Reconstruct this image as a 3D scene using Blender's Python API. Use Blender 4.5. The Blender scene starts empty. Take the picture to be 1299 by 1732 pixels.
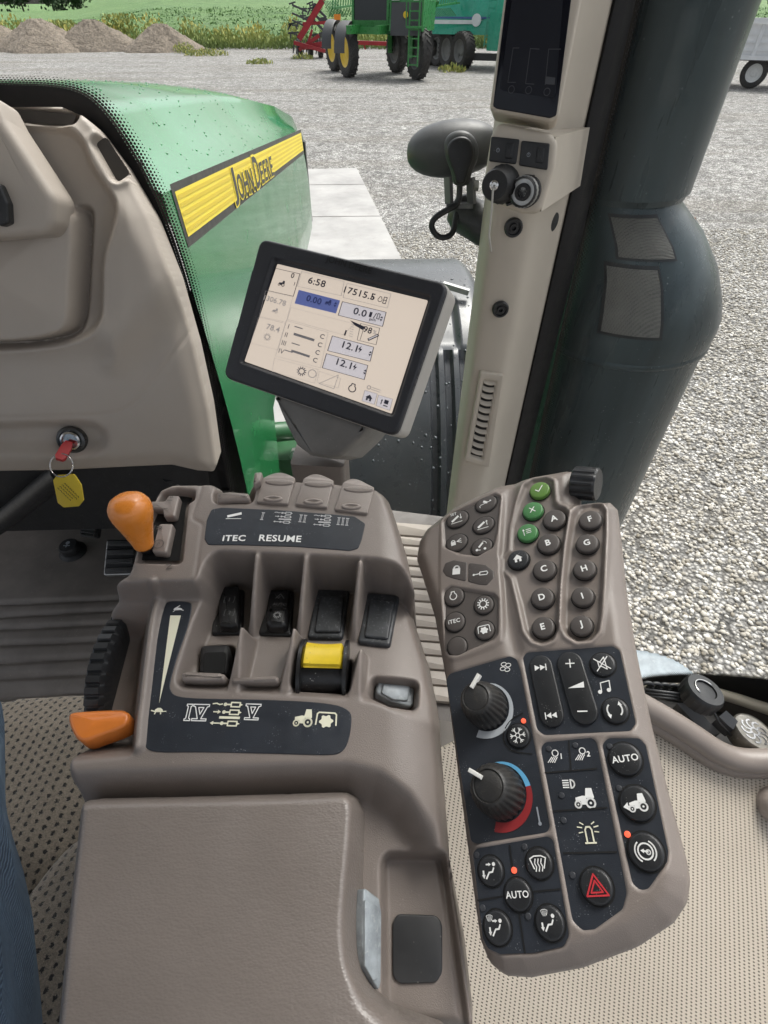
import bpy, bmesh, math, random
import numpy as np
from mathutils import Vector, Matrix
from math import sin, cos, tan, pi, radians, atan2, sqrt, hypot
random.seed(7); rng = np.random.default_rng(7)
scene = bpy.context.scene
C = scene.collection
# ------------------------------------------------------------------ camera
W, H, F = 1299.0, 1732.0, 866.0
PITCH, YAW = radians(44.7), radians(1.9)
CAM = Vector((0, 0, 2.6))
FWD = Vector((sin(YAW)*cos(PITCH), cos(YAW)*cos(PITCH), -sin(PITCH)))
RGT = Vector((cos(YAW), -sin(YAW), 0))
UPV = RGT.cross(FWD)
cd = bpy.data.cameras.new('camera'); cam = bpy.data.objects.new('camera', cd); C.objects.link(cam)
cd.sensor_fit = 'VERTICAL'; cd.angle = radians(90); cd.clip_start = 0.01; cd.clip_end = 3000
cam.matrix_world = Matrix(((RGT.x, UPV.x, -FWD.x, CAM.x), (RGT.y, UPV.y, -FWD.y, CAM.y), (RGT.z, UPV.z, -FWD.z, CAM.z), (0, 0, 0, 1)))
scene.camera = cam
# ------------------------------------------------------------------ overcast daylight
SUN_EL, SUN_AZ = radians(58), radians(35)      # azimuth measured from +Y (forward) towards +X
world = bpy.data.worlds.new('World'); scene.world = world; world.use_nodes = True
wn = world.node_tree; wn.nodes.clear()
sky = wn.nodes.new('ShaderNodeTexSky'); sky.sky_type = 'NISHITA'; sky.sun_disc = False
sky.sun_elevation = SUN_EL; sky.sun_rotation = SUN_AZ; sky.air_density = 1.0; sky.dust_density = 6.0; sky.ozone_density = 1.0
hs = wn.nodes.new('ShaderNodeHueSaturation'); hs.inputs['Saturation'].default_value = 0.3
bg = wn.nodes.new('ShaderNodeBackground'); bg.inputs['Strength'].default_value = 0.12
wo = wn.nodes.new('ShaderNodeOutputWorld')
wn.links.new(sky.outputs[0], hs.inputs['Color']); wn.links.new(hs.outputs[0], bg.inputs[0]); wn.links.new(bg.outputs[0], wo.inputs[0])
sl = bpy.data.lights.new('sun', 'SUN'); sl.energy = 1.2; sl.angle = radians(25); sl.color = (1, 0.96, 0.9)
so = bpy.data.objects.new('sun', sl); C.objects.link(so); so.location = (0, 0, 30)
sd = Vector((sin(SUN_AZ)*cos(SUN_EL), cos(SUN_AZ)*cos(SUN_EL), sin(SUN_EL)))
so.rotation_euler = (-sd).to_track_quat('-Z', 'Y').to_euler()
scene.view_settings.view_transform = 'Standard'; scene.view_settings.look = 'None'
scene.view_settings.gamma = 1.0; scene.view_settings.exposure = 1.1
scene.render.engine = 'CYCLES'
scene.cycles.max_bounces = 8; scene.cycles.transparent_max_bounces = 24

# ------------------------------------------------------------------ projection helpers
def ray(x, y): return RGT*(x-649.5) + UPV*(866.0-y) + FWD*F
def ground(x, y, z=0.0):
    r = ray(x, y); return CAM + r*((z-CAM.z)/r.z)
def aty(x, y, d):                     # where the pixel's ray meets the upright plane y = d
    r = ray(x, y); return CAM + r*(d/r.y)
def atx(x, y, d):
    r = ray(x, y); return CAM + r*(d/r.x)
def atd(x, y, d):                     # at optical depth d
    return CAM + ray(x, y)*(d/F)

class Plane:
    """A real flat frame in the cab: origin o, axes u (right), v (away/up), n (out of the surface)."""
    def __init__(s, o, n, u=(1, 0, 0)):
        s.o = Vector(o); s.n = Vector(n).normalized(); u = Vector(u)
        s.u = (u - s.n*u.dot(s.n)).normalized(); s.v = s.n.cross(s.u)
    def px(s, x, y, h=0.0):
        r = ray(x, y); t = (s.o + s.n*h - CAM).dot(s.n)/r.dot(s.n)
        p = CAM + r*t - s.o; return (p.dot(s.u), p.dot(s.v))
    def poly(s, pts, h=0.0):
        return [s.px(p[0], p[1], p[2] if len(p) > 2 else h) for p in pts]
    def pt(s, u, v, h=0.0): return s.o + s.u*u + s.v*v + s.n*h
    def at(s, x, y, h=0.0): u, v = s.px(x, y, h); return s.pt(u, v, h)
    def loc(s, p):
        d = Vector(p)-s.o; return d.dot(s.u), d.dot(s.v), d.dot(s.n)
    def off(s, h): return Plane(s.o+s.n*h, s.n, s.u)

# ------------------------------------------------------------------ objects
def tag(o, label=None, cat=None, group=None, kind=None):
    if label: o['label'] = label
    if cat: o['category'] = cat
    if group: o['group'] = group
    if kind: o['kind'] = kind
    return o
def thing(name, loc, label, cat, group=None):
    o = bpy.data.objects.new(name, None); C.objects.link(o); o.location = loc; o.empty_display_size = 0.02
    return tag(o, label, cat, group)
def wloc(o):
    l = Vector(o.location)
    while o.parent: o = o.parent; l += Vector(o.location)
    return l
def mkobj(name, verts, faces, mat, parent=None, smooth=40, uv=None):
    """one mesh object from world-space vertices, its origin moved to its middle"""
    v = np.asarray([tuple(p) for p in verts] if not isinstance(verts, np.ndarray) else verts, dtype=np.float64)
    c = (v.min(0)+v.max(0))/2
    me = bpy.data.meshes.new(name); me.from_pydata((v-c).tolist(), [], faces if isinstance(faces, list) else faces.tolist())
    if uv is not None:
        ul = me.uv_layers.new(name='UVMap'); li = np.empty(len(me.loops), dtype=np.int32); me.loops.foreach_get('vertex_index', li)
        ul.data.foreach_set('uv', np.asarray(uv, dtype=np.float32)[li].ravel())
    if smooth:
        me.polygons.foreach_set('use_smooth', [True]*len(me.polygons))
        if smooth < 180: me.set_sharp_from_angle(angle=radians(smooth))
    if mat is not None: me.materials.append(mat)
    me.update()
    o = bpy.data.objects.new(name, me); C.objects.link(o)
    if parent is not None: o.parent = parent; o.location = Vector(c) - wloc(parent)
    else: o.location = Vector(c)
    return o
class MB:
    """collects shapes (world space) and links them as ONE mesh"""
    def __init__(s): s.v = []; s.f = []
    def add(s, v, f):
        n = len(s.v); s.v += [tuple(p) for p in v]; s.f += [[i+n for i in q] for q in f]; return s
    def build(s, name, mat, parent=None, smooth=40): return mkobj(name, s.v, s.f, mat, parent, smooth)
    def box(s, c, d, M=None):
        x, y, z = d[0]/2, d[1]/2, d[2]/2; c = Vector(c)
        v = [Vector((a*x, b*y, e*z)) for e in (-1, 1) for a, b in ((-1, -1), (1, -1), (1, 1), (-1, 1))]
        if M: v = [M @ p for p in v]
        return s.add([p+c for p in v], [[3, 2, 1, 0], [4, 5, 6, 7], [0, 1, 5, 4], [1, 2, 6, 5], [2, 3, 7, 6], [3, 0, 4, 7]])
    def bar(s, a, b, w, t=None, up=(0, 0, 1)):
        a, b = Vector(a), Vector(b); d = (b-a); L = d.length; d.normalize(); t = t or w
        x = d.cross(Vector(up)); x = x.normalized() if x.length > 1e-4 else Vector((1, 0, 0)); z = x.cross(d)
        M = Matrix((x, d, z)).transposed()
        return s.box((a+b)/2, (w, L, t), M)
    def tube(s, pts, r, n=10, caps=True):
        pts = [Vector(p) for p in pts]; rs = r if isinstance(r, (list, tuple)) else [r]*len(pts)
        rings = []; up = None
        for i, p in enumerate(pts):
            d = (pts[min(i+1, len(pts)-1)] - pts[max(i-1, 0)]).normalized()
            if up is None: up = Vector((0, 0, 1)) if abs(d.z) < .9 else Vector((1, 0, 0))
            x = d.cross(up).normalized(); up = x.cross(d)
            rings.append([p + (x*cos(2*pi*k/n) + up*sin(2*pi*k/n))*rs[i] for k in range(n)])
        v = [q for r_ in rings for q in r_]; f = []
        for i in range(len(rings)-1):
            for k in range(n): f.append([i*n+k, i*n+(k+1) % n, (i+1)*n+(k+1) % n, (i+1)*n+k])
        if caps: f.append(list(range(n))[::-1]); f.append([(len(rings)-1)*n+k for k in range(n)])
        return s.add(v, f)
    def lathe(s, o, axis, prof, n=32, x=None, ang=2*pi, fn=None):
        """prof: [(radius, along-axis)]; fn(k, i, r) may modulate the radius"""
        o = Vector(o); a = Vector(axis).normalized()
        x = Vector(x) if x is not None else (Vector((1, 0, 0)) if abs(a.x) < .9 else Vector((0, 1, 0)))
        x = (x - a*x.dot(a)).normalized(); y = a.cross(x); full = ang > 6.28
        m = n if full else n+1
        v = []; f = []
        for i, (r, h) in enumerate(prof):
            for k in range(m):
                t = ang*k/n; rr = fn(k, i, r) if fn else r
                v.append(o + a*h + (x*cos(t)+y*sin(t))*rr)
        for i in range(len(prof)-1):
            for k in range(n):
                k2 = (k+1) % m; f.append([i*m+k, i*m+k2, (i+1)*m+k2, (i+1)*m+k])
        if full:
            if prof[0][0] > 1e-6: f.append([k for k in range(m)][::-1])
            if prof[-1][0] > 1e-6: f.append([(len(prof)-1)*m+k for k in range(m)])
        return s.add(v, f)
    def sweep(s, poly, a, b):
        """closed 3-D polygon swept by vector from a to b (prism)"""
        n = len(poly); a = Vector(a); b = Vector(b)
        return s.add([Vector(p)+a for p in poly]+[Vector(p)+b for p in poly],
                     [list(range(n))[::-1], list(range(n, 2*n))]+[[k, (k+1) % n, n+(k+1) % n, n+k] for k in range(n)])

# ------------------------------------------------------------------ 2-D polygon tools
def area2(p): return sum(p[i][0]*p[(i+1) % len(p)][1]-p[(i+1) % len(p)][0]*p[i][1] for i in range(len(p)))/2
def ccw(p): return list(p) if area2(p) > 0 else list(p)[::-1]
def rounded(p, r, n=5):
    """fillet the corners of a polygon; r may be one radius or one per corner"""
    out = []; m = len(p); rs = r if isinstance(r, (list, tuple)) else [r]*m
    for i in range(m):
        a = np.array(p[i-1]); b = np.array(p[i]); c = np.array(p[(i+1) % m]); rr = rs[i]
        la = np.linalg.norm(a-b); lc = np.linalg.norm(c-b)
        if rr <= 0 or la < 1e-9 or lc < 1e-9: out.append(tuple(b)); continue
        d1 = (a-b)/la; d2 = (c-b)/lc
        co = float(np.clip(d1@d2, -1, 1)); half = math.acos(co)/2
        t = min(rr/max(tan(half), 1e-3), la*.48, lc*.48)
        q0 = b+d1*t; q1 = b+d2*t
        for k in range(n+1):
            s = k/n; out.append(tuple((1-s)**2*q0+2*s*(1-s)*b+s*s*q1))
    return out
def chaikin(p, it=2, closed=True):
    for _ in range(it):
        q = []; m = len(p)
        for i in range(m if closed else m-1):
            a = np.array(p[i]); b = np.array(p[(i+1) % m]); q += [tuple(.75*a+.25*b), tuple(.25*a+.75*b)]
        if not closed: q = [tuple(p[0])]+q+[tuple(p[-1])]
        p = q
    return p
def sdf(poly, U, V):
    """signed distance, positive inside"""
    P = np.asarray(poly, float); Q = np.roll(P, -1, 0)
    d = np.full(U.shape, 1e18); ins = np.zeros(U.shape, bool)
    for (ax, ay), (bx, by) in zip(P, Q):
        ex, ey = bx-ax, by-ay; L = ex*ex+ey*ey
        if L < 1e-16: continue
        wx, wy = U-ax, V-ay; t = np.clip((wx*ex+wy*ey)/L, 0, 1)
        d = np.minimum(d, (wx-t*ex)**2+(wy-t*ey)**2)
        if ay != by:
            c = (ay > V) != (by > V); xs = ex*(V-ay)/(by-ay)+ax; ins ^= c & (U < xs)
    return np.where(ins, 1, -1)*np.sqrt(d)
def seg(a, b, U, V):
    """distance to a segment and the parameter along it"""
    ex, ey = b[0]-a[0], b[1]-a[1]; L = ex*ex+ey*ey
    t = np.clip(((U-a[0])*ex+(V-a[1])*ey)/L, 0, 1)
    return np.hypot(U-a[0]-t*ex, V-a[1]-t*ey), t
def pathd(pts, U, V):
    d = np.full(U.shape, 1e9); tt = np.zeros(U.shape); n = len(pts)-1
    for i in range(n):
        di, t = seg(pts[i], pts[i+1], U, V); m = di < d; d = np.where(m, di, d); tt = np.where(m, (i+t)/n, tt)
    return d, tt
def sst(x): x = np.clip(x, 0, 1); return x*x*(3-2*x)
def into(h, s, target, w):            # blend to a level inside a shape, over edge width w
    return h + (target-h)*sst(.5+s/w)
def relief(name, pl, outline, fn, step, mat, parent=None, edge=0.003, skirt=0.02, flare=0.0, smooth=60, blur=0):
    """A moulded surface: a fine grid in plane pl, cut to outline, raised by fn(U,V), with a rounded rim and side walls."""
    P = np.asarray(ccw(outline)); lo = P.min(0)-step*1.5; hi = P.max(0)+step*1.5
    nu = int((hi[0]-lo[0])/step)+2; nv = int((hi[1]-lo[1])/step)+2
    U, V = np.meshgrid(lo[0]+np.arange(nu)*step, lo[1]+np.arange(nv)*step)
    S = sdf(P, U, V)
    gv, gu = np.gradient(S, step); gl = np.maximum(np.hypot(gu, gv), .3)
    snap = (np.abs(S) < step*.75)
    U = np.where(snap, U-S*gu/gl**2, U); V = np.where(snap, V-S*gv/gl**2, V)
    S2 = np.where(snap, 0, S)
    Hh = fn(U, V)
    for _ in range(blur):
        Q = np.pad(Hh, 1, mode='edge'); Hh = (Q[:-2, 1:-1]+2*Q[1:-1, 1:-1]+Q[2:, 1:-1])/4; Q = np.pad(Hh, 1, mode='edge'); Hh = (Q[1:-1, :-2]+2*Q[1:-1, 1:-1]+Q[1:-1, 2:])/4
    if edge > 0:
        d = np.clip(S2, 0, edge); Hh = Hh - (edge-np.sqrt(np.maximum(edge**2-(edge-d)**2, 0)))
    keep = S2 > -1e-9
    idx = -np.ones(U.shape, int)
    a, b, c, d_ = keep[:-1, :-1], keep[:-1, 1:], keep[1:, 1:], keep[1:, :-1]
    I = np.arange(U.size).reshape(U.shape)
    cnt = a.astype(int)+b+c+d_
    full = cnt == 4
    q = np.stack([I[:-1, :-1][full], I[:-1, 1:][full], I[1:, 1:][full], I[1:, :-1][full]], 1)
    tri = []
    for miss, ks in ((a, (1, 2, 3)), (b, (0, 2, 3)), (c, (0, 1, 3)), (d_, (0, 1, 2))):
        m = (cnt == 3) & ~miss; L = [I[:-1, :-1][m], I[:-1, 1:][m], I[1:, 1:][m], I[1:, :-1][m]]
        tri.append(np.stack([L[k] for k in ks], 1))
    tri = np.concatenate(tri)
    used = np.unique(np.concatenate([q.ravel(), tri.ravel()])); mp = -np.ones(U.size, int); mp[used] = np.arange(len(used))
    u, v, h = U.ravel()[used], V.ravel()[used], Hh.ravel()[used]
    q = mp[q]; tri = mp[tri]
    faces = q.tolist()+tri.tolist()
    # outer wall
    e = np.concatenate([np.stack([q[:, i], q[:, (i+1) % 4]], 1) for i in range(4)]+[np.stack([tri[:, i], tri[:, (i+1) % 3]], 1) for i in range(3)])
    key = {}
    for x, y in e.tolist():
        if (y, x) in key: del key[(y, x)]
        else: key[(x, y)] = 1
    bidx = sorted({i for k in key for i in k}); base = len(u)
    if skirt > 0:
        su = np.array([u[i] for i in bidx]); sv = np.array([v[i] for i in bidx]); hb = np.array([h[i] for i in bidx])
        if flare:
            eps = 1e-4; g1 = (sdf(P, su+eps, sv)-sdf(P, su-eps, sv))/(2*eps); g2 = (sdf(P, su, sv+eps)-sdf(P, su, sv-eps))/(2*eps)
            su = su-g1*flare; sv = sv-g2*flare
        u = np.concatenate([u, su]); v = np.concatenate([v, sv]); h = np.concatenate([h, np.minimum(hb-.001, -skirt)])
        low = {i: base+k for k, i in enumerate(bidx)}
        faces += [[y, x, low[x], low[y]] for x, y in key]
    o, uu, vv, nn = (np.array(t) for t in (pl.o, pl.u, pl.v, pl.n))
    verts = o+np.outer(u, uu)+np.outer(v, vv)+np.outer(h, nn)
    return mkobj(name, verts, faces, mat, parent, smooth, uv=np.stack([u, v], 1))
def slab_geo(pl, poly, h0, h1, bev=0.0, nb=3, dome=0.0, hf=None):
    """a plate with rounded top rim on plane pl; hf(u,v) adds a base height"""
    p = np.asarray(ccw(poly)); n = len(p)
    t = np.roll(p, -1, 0)-np.roll(p, 1, 0); t /= np.maximum(np.linalg.norm(t, axis=1), 1e-9)[:, None]; nrm = np.stack([-t[:, 1], t[:, 0]], 1)
    rings = [(p, h0)]
    if bev > 0:
        for k in range(nb+1):
            a = pi/2*k/nb; rings.append((p+nrm*bev*(1-cos(a)), h1-bev+bev*sin(a)))
    else: rings.append((p, h1))
    c = p.mean(0)
    if dome:
        last = rings[-1][0]
        for s in (.7, .35): rings.append((c+(last-c)*s, h1+dome*(1-s*s)))
    v = []; f = []
    for q, h in rings:
        for x, y in q: v.append(pl.pt(x, y, h+(hf(x, y) if hf else 0)))
    for i in range(len(rings)-1):
        for k in range(n): f.append([i*n+k, i*n+(k+1) % n, (i+1)*n+(k+1) % n, (i+1)*n+k])
    m = (len(rings)-1)*n
    if dome:
        v.append(pl.pt(c[0], c[1], h1+dome+(hf(*c) if hf else 0))); f += [[m+k, m+(k+1) % n, len(v)-1] for k in range(n)]
    else: f.append([m+k for k in range(n)])
    return v, f
def slab(name, pl, poly, h0, h1, mat, parent=None, bev=0.0, nb=3, dome=0.0, smooth=40):
    v, f = slab_geo(pl, poly, h0, h1, bev, nb, dome); return mkobj(name, v, f, mat, parent, smooth)
def circle(c, r, n=28, ry=None, rot=0): return [(c[0]+cos(t)*r*cos(rot)-sin(t)*(ry or r)*sin(rot), c[1]+cos(t)*r*sin(rot)+sin(t)*(ry or r)*cos(rot)) for t in [2*pi*k/n for k in range(n)]]
def rect(c, w, h, rot=0): return [(c[0]+x*cos(rot)-y*sin(rot), c[1]+x*sin(rot)+y*cos(rot)) for x, y in ((-w/2, -h/2), (w/2, -h/2), (w/2, h/2), (-w/2, h/2))]

# ------------------------------------------------------------------ flat print: strokes, shapes and lettering
_tc = {}
def text_geo(s, bold=0.0):
    k = (s, bold)
    if k not in _tc:
        cu = bpy.data.curves.new('t', 'FONT'); cu.body = s; cu.size = 1; cu.align_x = 'CENTER'; cu.align_y = 'CENTER'; cu.offset = bold; cu.space_character = 1+4.5*max(0, bold-.004); cu.resolution_u = 3
        o = bpy.data.objects.new('t', cu); C.objects.link(o)
        dg = bpy.context.evaluated_depsgraph_get(); me = bpy.data.meshes.new_from_object(o.evaluated_get(dg))
        v = [(p.co.x, p.co.y) for p in me.vertices]; f = [list(p.vertices) for p in me.polygons]
        a = np.array(v); c = (a.min(0)+a.max(0))/2; v = [(x-c[0], y-c[1]) for x, y in v]
        bpy.data.objects.remove(o); bpy.data.curves.remove(cu); bpy.data.meshes.remove(me); _tc[k] = (v, f)
    return _tc[k]
class Ink:
    def __init__(s): s.v = []; s.f = []
    def _add(s, v, f): n = len(s.v); s.v += v; s.f += [[i+n for i in q] for q in f]; return s
    def poly(s, p): return s._add([tuple(q) for q in ccw(p)], [list(range(len(p)))])
    def line(s, pts, w=.12, closed=False):
        m = len(pts)
        for i in range(m if closed else m-1):
            a = np.array(pts[i], float); b = np.array(pts[(i+1) % m], float); d = b-a; L = np.linalg.norm(d)
            if L < 1e-9: continue
            d /= L; n = np.array([-d[1], d[0]])*w/2; e = d*w*.3
            s._add([tuple(a-n-e), tuple(b-n+e), tuple(b+n+e), tuple(a+n-e)], [[0, 1, 2, 3]])
        return s
    def arc(s, c, r, a0, a1, w=.12, n=16): return s.line([(c[0]+r*cos(radians(a0+(a1-a0)*k/n)), c[1]+r*sin(radians(a0+(a1-a0)*k/n))) for k in range(n+1)], w)
    def disc(s, c, r, n=16): return s.poly(circle(c, r, n))
    def ring(s, c, r, w=.12): return s.arc(c, r, 0, 360, w, 20)
    def text(s, t, c=(0, 0), size=1.0, bold=.01, sx=1.0, rot=0):
        v, f = text_geo(t, bold); cr, sr = cos(rot), sin(rot)
        return s._add([(c[0]+(x*sx*cr-y*sr)*size, c[1]+(x*sx*sr+y*cr)*size) for x, y in v], f)
    def arrow(s, a, b, w=.12, hd=.3):
        a = np.array(a, float); b = np.array(b, float); d = (b-a)/np.linalg.norm(b-a); n = np.array([-d[1], d[0]])
        s.line([a, b-d*hd*.8], w); return s.poly([tuple(b), tuple(b-d*hd+n*hd*.6), tuple(b-d*hd-n*hd*.6)])
    def put(s, other, c=(0, 0), sc=1.0, rot=0):
        cr, sr = cos(rot), sin(rot); return s._add([(c[0]+(x*cr-y*sr)*sc, c[1]+(x*sr+y*cr)*sc) for x, y in other.v], other.f)
    def build(s, name, pl, c, sc, mat, parent, h=0.0, rot=0, sy=1.0):
        cr, sr = cos(rot), sin(rot)
        v = [pl.pt(c[0]+(x*cr-y*sy*sr)*sc, c[1]+(x*sr+y*sy*cr)*sc, h) for x, y in s.v]
        return mkobj(name, v, s.f, mat, parent, 0)
    def warp(s, name, fn, mat, parent):       # fn maps (x,y) to a world point
        return mkobj(name, [fn(x, y) for x, y in s.v], s.f, mat, parent, 0)
# ------------------------------------------------------------------ materials
def nodes(name):
    m = bpy.data.materials.new(name); m.use_nodes = True; nt = m.node_tree
    return m, nt, nt.nodes['Principled BSDF']
def N(nt, t, **kw):
    n = nt.nodes.new(t)
    for k, v in kw.items():
        if k.startswith('i_'): n.inputs[int(k[2:]) if k[2:].isdigit() else k[2:].replace('_', ' ')].default_value = v
        else: setattr(n, k, v)
    return n
def L(nt, a, b): nt.links.new(a, b)
def mathn(nt, op, a, b=None, c=None):
    n = nt.nodes.new('ShaderNodeMath'); n.operation = op
    for i, x in enumerate((a, b, c)):
        if x is None: continue
        if isinstance(x, (int, float)): n.inputs[i].default_value = x
        else: nt.links.new(x, n.inputs[i])
    return n.outputs[0]
def ramp(nt, fac, stops):
    r = nt.nodes.new('ShaderNodeValToRGB'); e = r.color_ramp.elements
    while len(e) < len(stops): e.new(0.5)
    for el, (p, c) in zip(e, stops): el.position = p; el.color = (c, c, c, 1) if isinstance(c, (int, float)) else (*c, 1)
    nt.links.new(fac, r.inputs[0]); return r.outputs[0]
def mixc(nt, fac, a, b, mode='MIX'):
    n = nt.nodes.new('ShaderNodeMix'); n.data_type = 'RGBA'; n.blend_type = mode
    for i, x in ((0, fac), (6, a), (7, b)):
        if isinstance(x, (int, float)): n.inputs[i].default_value = x
        elif isinstance(x, tuple): n.inputs[i].default_value = (*x, 1)
        else: nt.links.new(x, n.inputs[i])
    return n.outputs[2]
def coords(nt, scale=(1, 1, 1)):
    g = nt.nodes.new('ShaderNodeNewGeometry'); mp = nt.nodes.new('ShaderNodeMapping'); mp.inputs['Scale'].default_value = scale
    nt.links.new(g.outputs['Position'], mp.inputs[0]); return mp.outputs[0]
def noise(nt, vec, scale, detail=3, rough=.5):
    n = nt.nodes.new('ShaderNodeTexNoise'); n.inputs['Scale'].default_value = scale; n.inputs['Detail'].default_value = detail; n.inputs['Roughness'].default_value = rough
    if vec is not None: nt.links.new(vec, n.inputs['Vector'])
    return n.outputs[0]
def bump(nt, b, height, strength, dist, prev=None):
    n = nt.nodes.new('ShaderNodeBump'); n.inputs['Strength'].default_value = strength; n.inputs['Distance'].default_value = dist
    nt.links.new(height, n.inputs['Height'])
    if prev is not None: nt.links.new(prev, n.inputs['Normal'])
    nt.links.new(n.outputs[0], b.inputs['Normal']); return n.outputs[0]
MT = {}
def mat(name, col, rough=.5, metal=0.0, var=.12, vs=30, grain=0.0, gs=900, specks=0.0, spcol=(.5, .48, .44), spscale=500, spec=.5, coat=0.0, scuff=0.0, stretch=(1, 1, 1), edge_pale=0.0):
    if name in MT: return MT[name]
    m, nt, b = nodes(name); vec = coords(nt, stretch)
    c1 = tuple(max(0, x*(1-var)) for x in col); c2 = tuple(min(1, x*(1+var)) for x in col)
    nz = noise(nt, vec, vs, 5, .6); c = ramp(nt, nz, [(.3, c1), (.7, c2)])
    if scuff:
        z = noise(nt, coords(nt, (1, 1, 1)), vs*3.3, 8, .75); k = ramp(nt, z, [(.55, 0.0), (.75, scuff)]); c = mixc(nt, k, c, spcol)
    if specks:
        vo = N(nt, 'ShaderNodeTexVoronoi', feature='F1'); vo.inputs['Scale'].default_value = spscale; L(nt, coords(nt), vo.inputs['Vector'])
        d = ramp(nt, vo.outputs['Distance'], [(.12, 1.0), (.22, 0.0)])
        z = noise(nt, coords(nt), spscale*.13, 4, .6); k = ramp(nt, z, [(.56, 0.0), (.64, specks)])
        c = mixc(nt, mathn(nt, 'MULTIPLY', d, k), c, spcol)
    if edge_pale:
        gm = nt.nodes.new('ShaderNodeNewGeometry'); k = ramp(nt, gm.outputs['Pointiness'], [(.515, 0.0), (.57, 1.0)]); k = mathn(nt, 'MULTIPLY', k, ramp(nt, noise(nt, coords(nt), 90, 5, .7), [(.3, .25*edge_pale), (.7, edge_pale)])); c = mixc(nt, k, c, tuple(min(1, x*2.1+.02) for x in col))  # paler tone on convex edges, broken up by noise
    L(nt, c, b.inputs['Base Color'])
    rz = ramp(nt, noise(nt, vec, vs*2.7, 4, .6), [(.3, max(.02, rough-.07)), (.7, min(1, rough+.07))]); L(nt, rz, b.inputs['Roughness'])
    b.inputs['Metallic'].default_value = metal; b.inputs['Specular IOR Level'].default_value = spec; b.inputs['Coat Weight'].default_value = coat; b.inputs['Coat Roughness'].default_value = .06
    if grain: bump(nt, b, noise(nt, coords(nt), gs, 2, .6), grain, .0006)
    MT[name] = m; return m
def flat(name, col, rough=.5, emit=0.0):
    if name in MT: return MT[name]
    m, nt, b = nodes(name); b.inputs['Base Color'].default_value = (*col, 1); b.inputs['Roughness'].default_value = rough
    if emit: b.inputs['Emission Color'].default_value = (*col, 1); b.inputs['Emission Strength'].default_value = emit
    MT[name] = m; return m
def glassmat(name, tint=(.96, .98, .97), refl=.45):
    """thin pane: lets light straight through, mirrors a little at grazing angles"""
    m, nt, b = nodes(name); nt.nodes.remove(b); out = [n for n in nt.nodes if n.type == 'OUTPUT_MATERIAL'][0]
    t = N(nt, 'ShaderNodeBsdfTransparent'); t.inputs[0].default_value = (*tint, 1); g = N(nt, 'ShaderNodeBsdfGlossy'); g.inputs['Roughness'].default_value = 0.0
    fr = N(nt, 'ShaderNodeFresnel'); fr.inputs[0].default_value = 1.45
    mx = N(nt, 'ShaderNodeMixShader'); L(nt, mathn(nt, 'MULTIPLY', fr.outputs[0], refl), mx.inputs[0]); L(nt, t.outputs[0], mx.inputs[1]); L(nt, g.outputs[0], mx.inputs[2]); L(nt, mx.outputs[0], out.inputs[0])
    MT[name] = m; return m
TAUPE = mat('taupe_plastic', (.205, .174, .155), .36, var=.08, vs=14, edge_pale=.7, grain=.35, gs=1500, specks=.5, spcol=(.34, .31, .28), spscale=420)
TAUPE_D = mat('dark_taupe_plastic', (.088, .075, .068), .45, var=.08, vs=20, grain=.3, gs=1500, specks=.6, spcol=(.3, .27, .24), spscale=420)
TAUPE_P = mat('armrest_skin', (.185, .157, .139), .36, var=.10, vs=11, spec=.8, edge_pale=.5)
DASH = mat('dash_plastic', (.43, .38, .332), .5, var=.04, vs=8, grain=.3, gs=1300)
BEIGE = mat('beige_trim', (.52, .465, .39), .5, var=.04, vs=7, grain=.25, gs=1200)
BLACK = mat('black_plastic', (.016, .017, .019), .4, var=.25, vs=40, grain=.25, gs=1500, specks=.9, spcol=(.26, .25, .24), spscale=800)
BLACKG = mat('black_rubber', (.014, .014, .015), .55, var=.3, vs=60, grain=.3, gs=1200, specks=.6, spcol=(.16, .15, .14), spscale=500)
PANEL = mat('slate_panel_film', (.022, .026, .034), .38, var=.2, vs=40, grain=.2, gs=1800, specks=1.0, spcol=(.28, .29, .3), spscale=900)
WHITE = flat('white_print', (.78, .78, .76), .5)
CREAM = flat('cream_print', (.74, .72, .56), .5)
GREYI = flat('grey_print', (.26, .28, .31), .5)
REDI = flat('red_print', (.5, .03, .04), .5)
LED = flat('red_led', (.9, .12, .06), .4, emit=.35)
ORANGE = mat('orange_knob', (.72, .235, .03), .3, var=.08, vs=40, coat=.3)
YELLOW = mat('yellow_plastic', (.72, .52, .03), .35, var=.12, vs=60, specks=.6, spcol=(.2, .16, .05), spscale=420)
GREENP = mat('tractor_green_paint', (.012, .195, .056), .22, var=.05, vs=3, coat=.5, specks=.5, spcol=(.2, .42, .25), spscale=160)
DECALY = mat('decal_yellow', (.86, .70, .07), .5, var=.03, vs=4)
DECALY2 = mat('decal_yellow_line', (.70, .53, .045), .5, var=.03, vs=4)
DECALK = mat('decal_dark', (.05, .05, .045), .5, var=.1, vs=20)
STEEL = mat('dull_steel', (.42, .42, .41), .35, metal=.9, var=.1, vs=90)
CHROME = mat('bright_steel', (.62, .61, .6), .2, metal=1.0, var=.05, vs=90)
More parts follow.
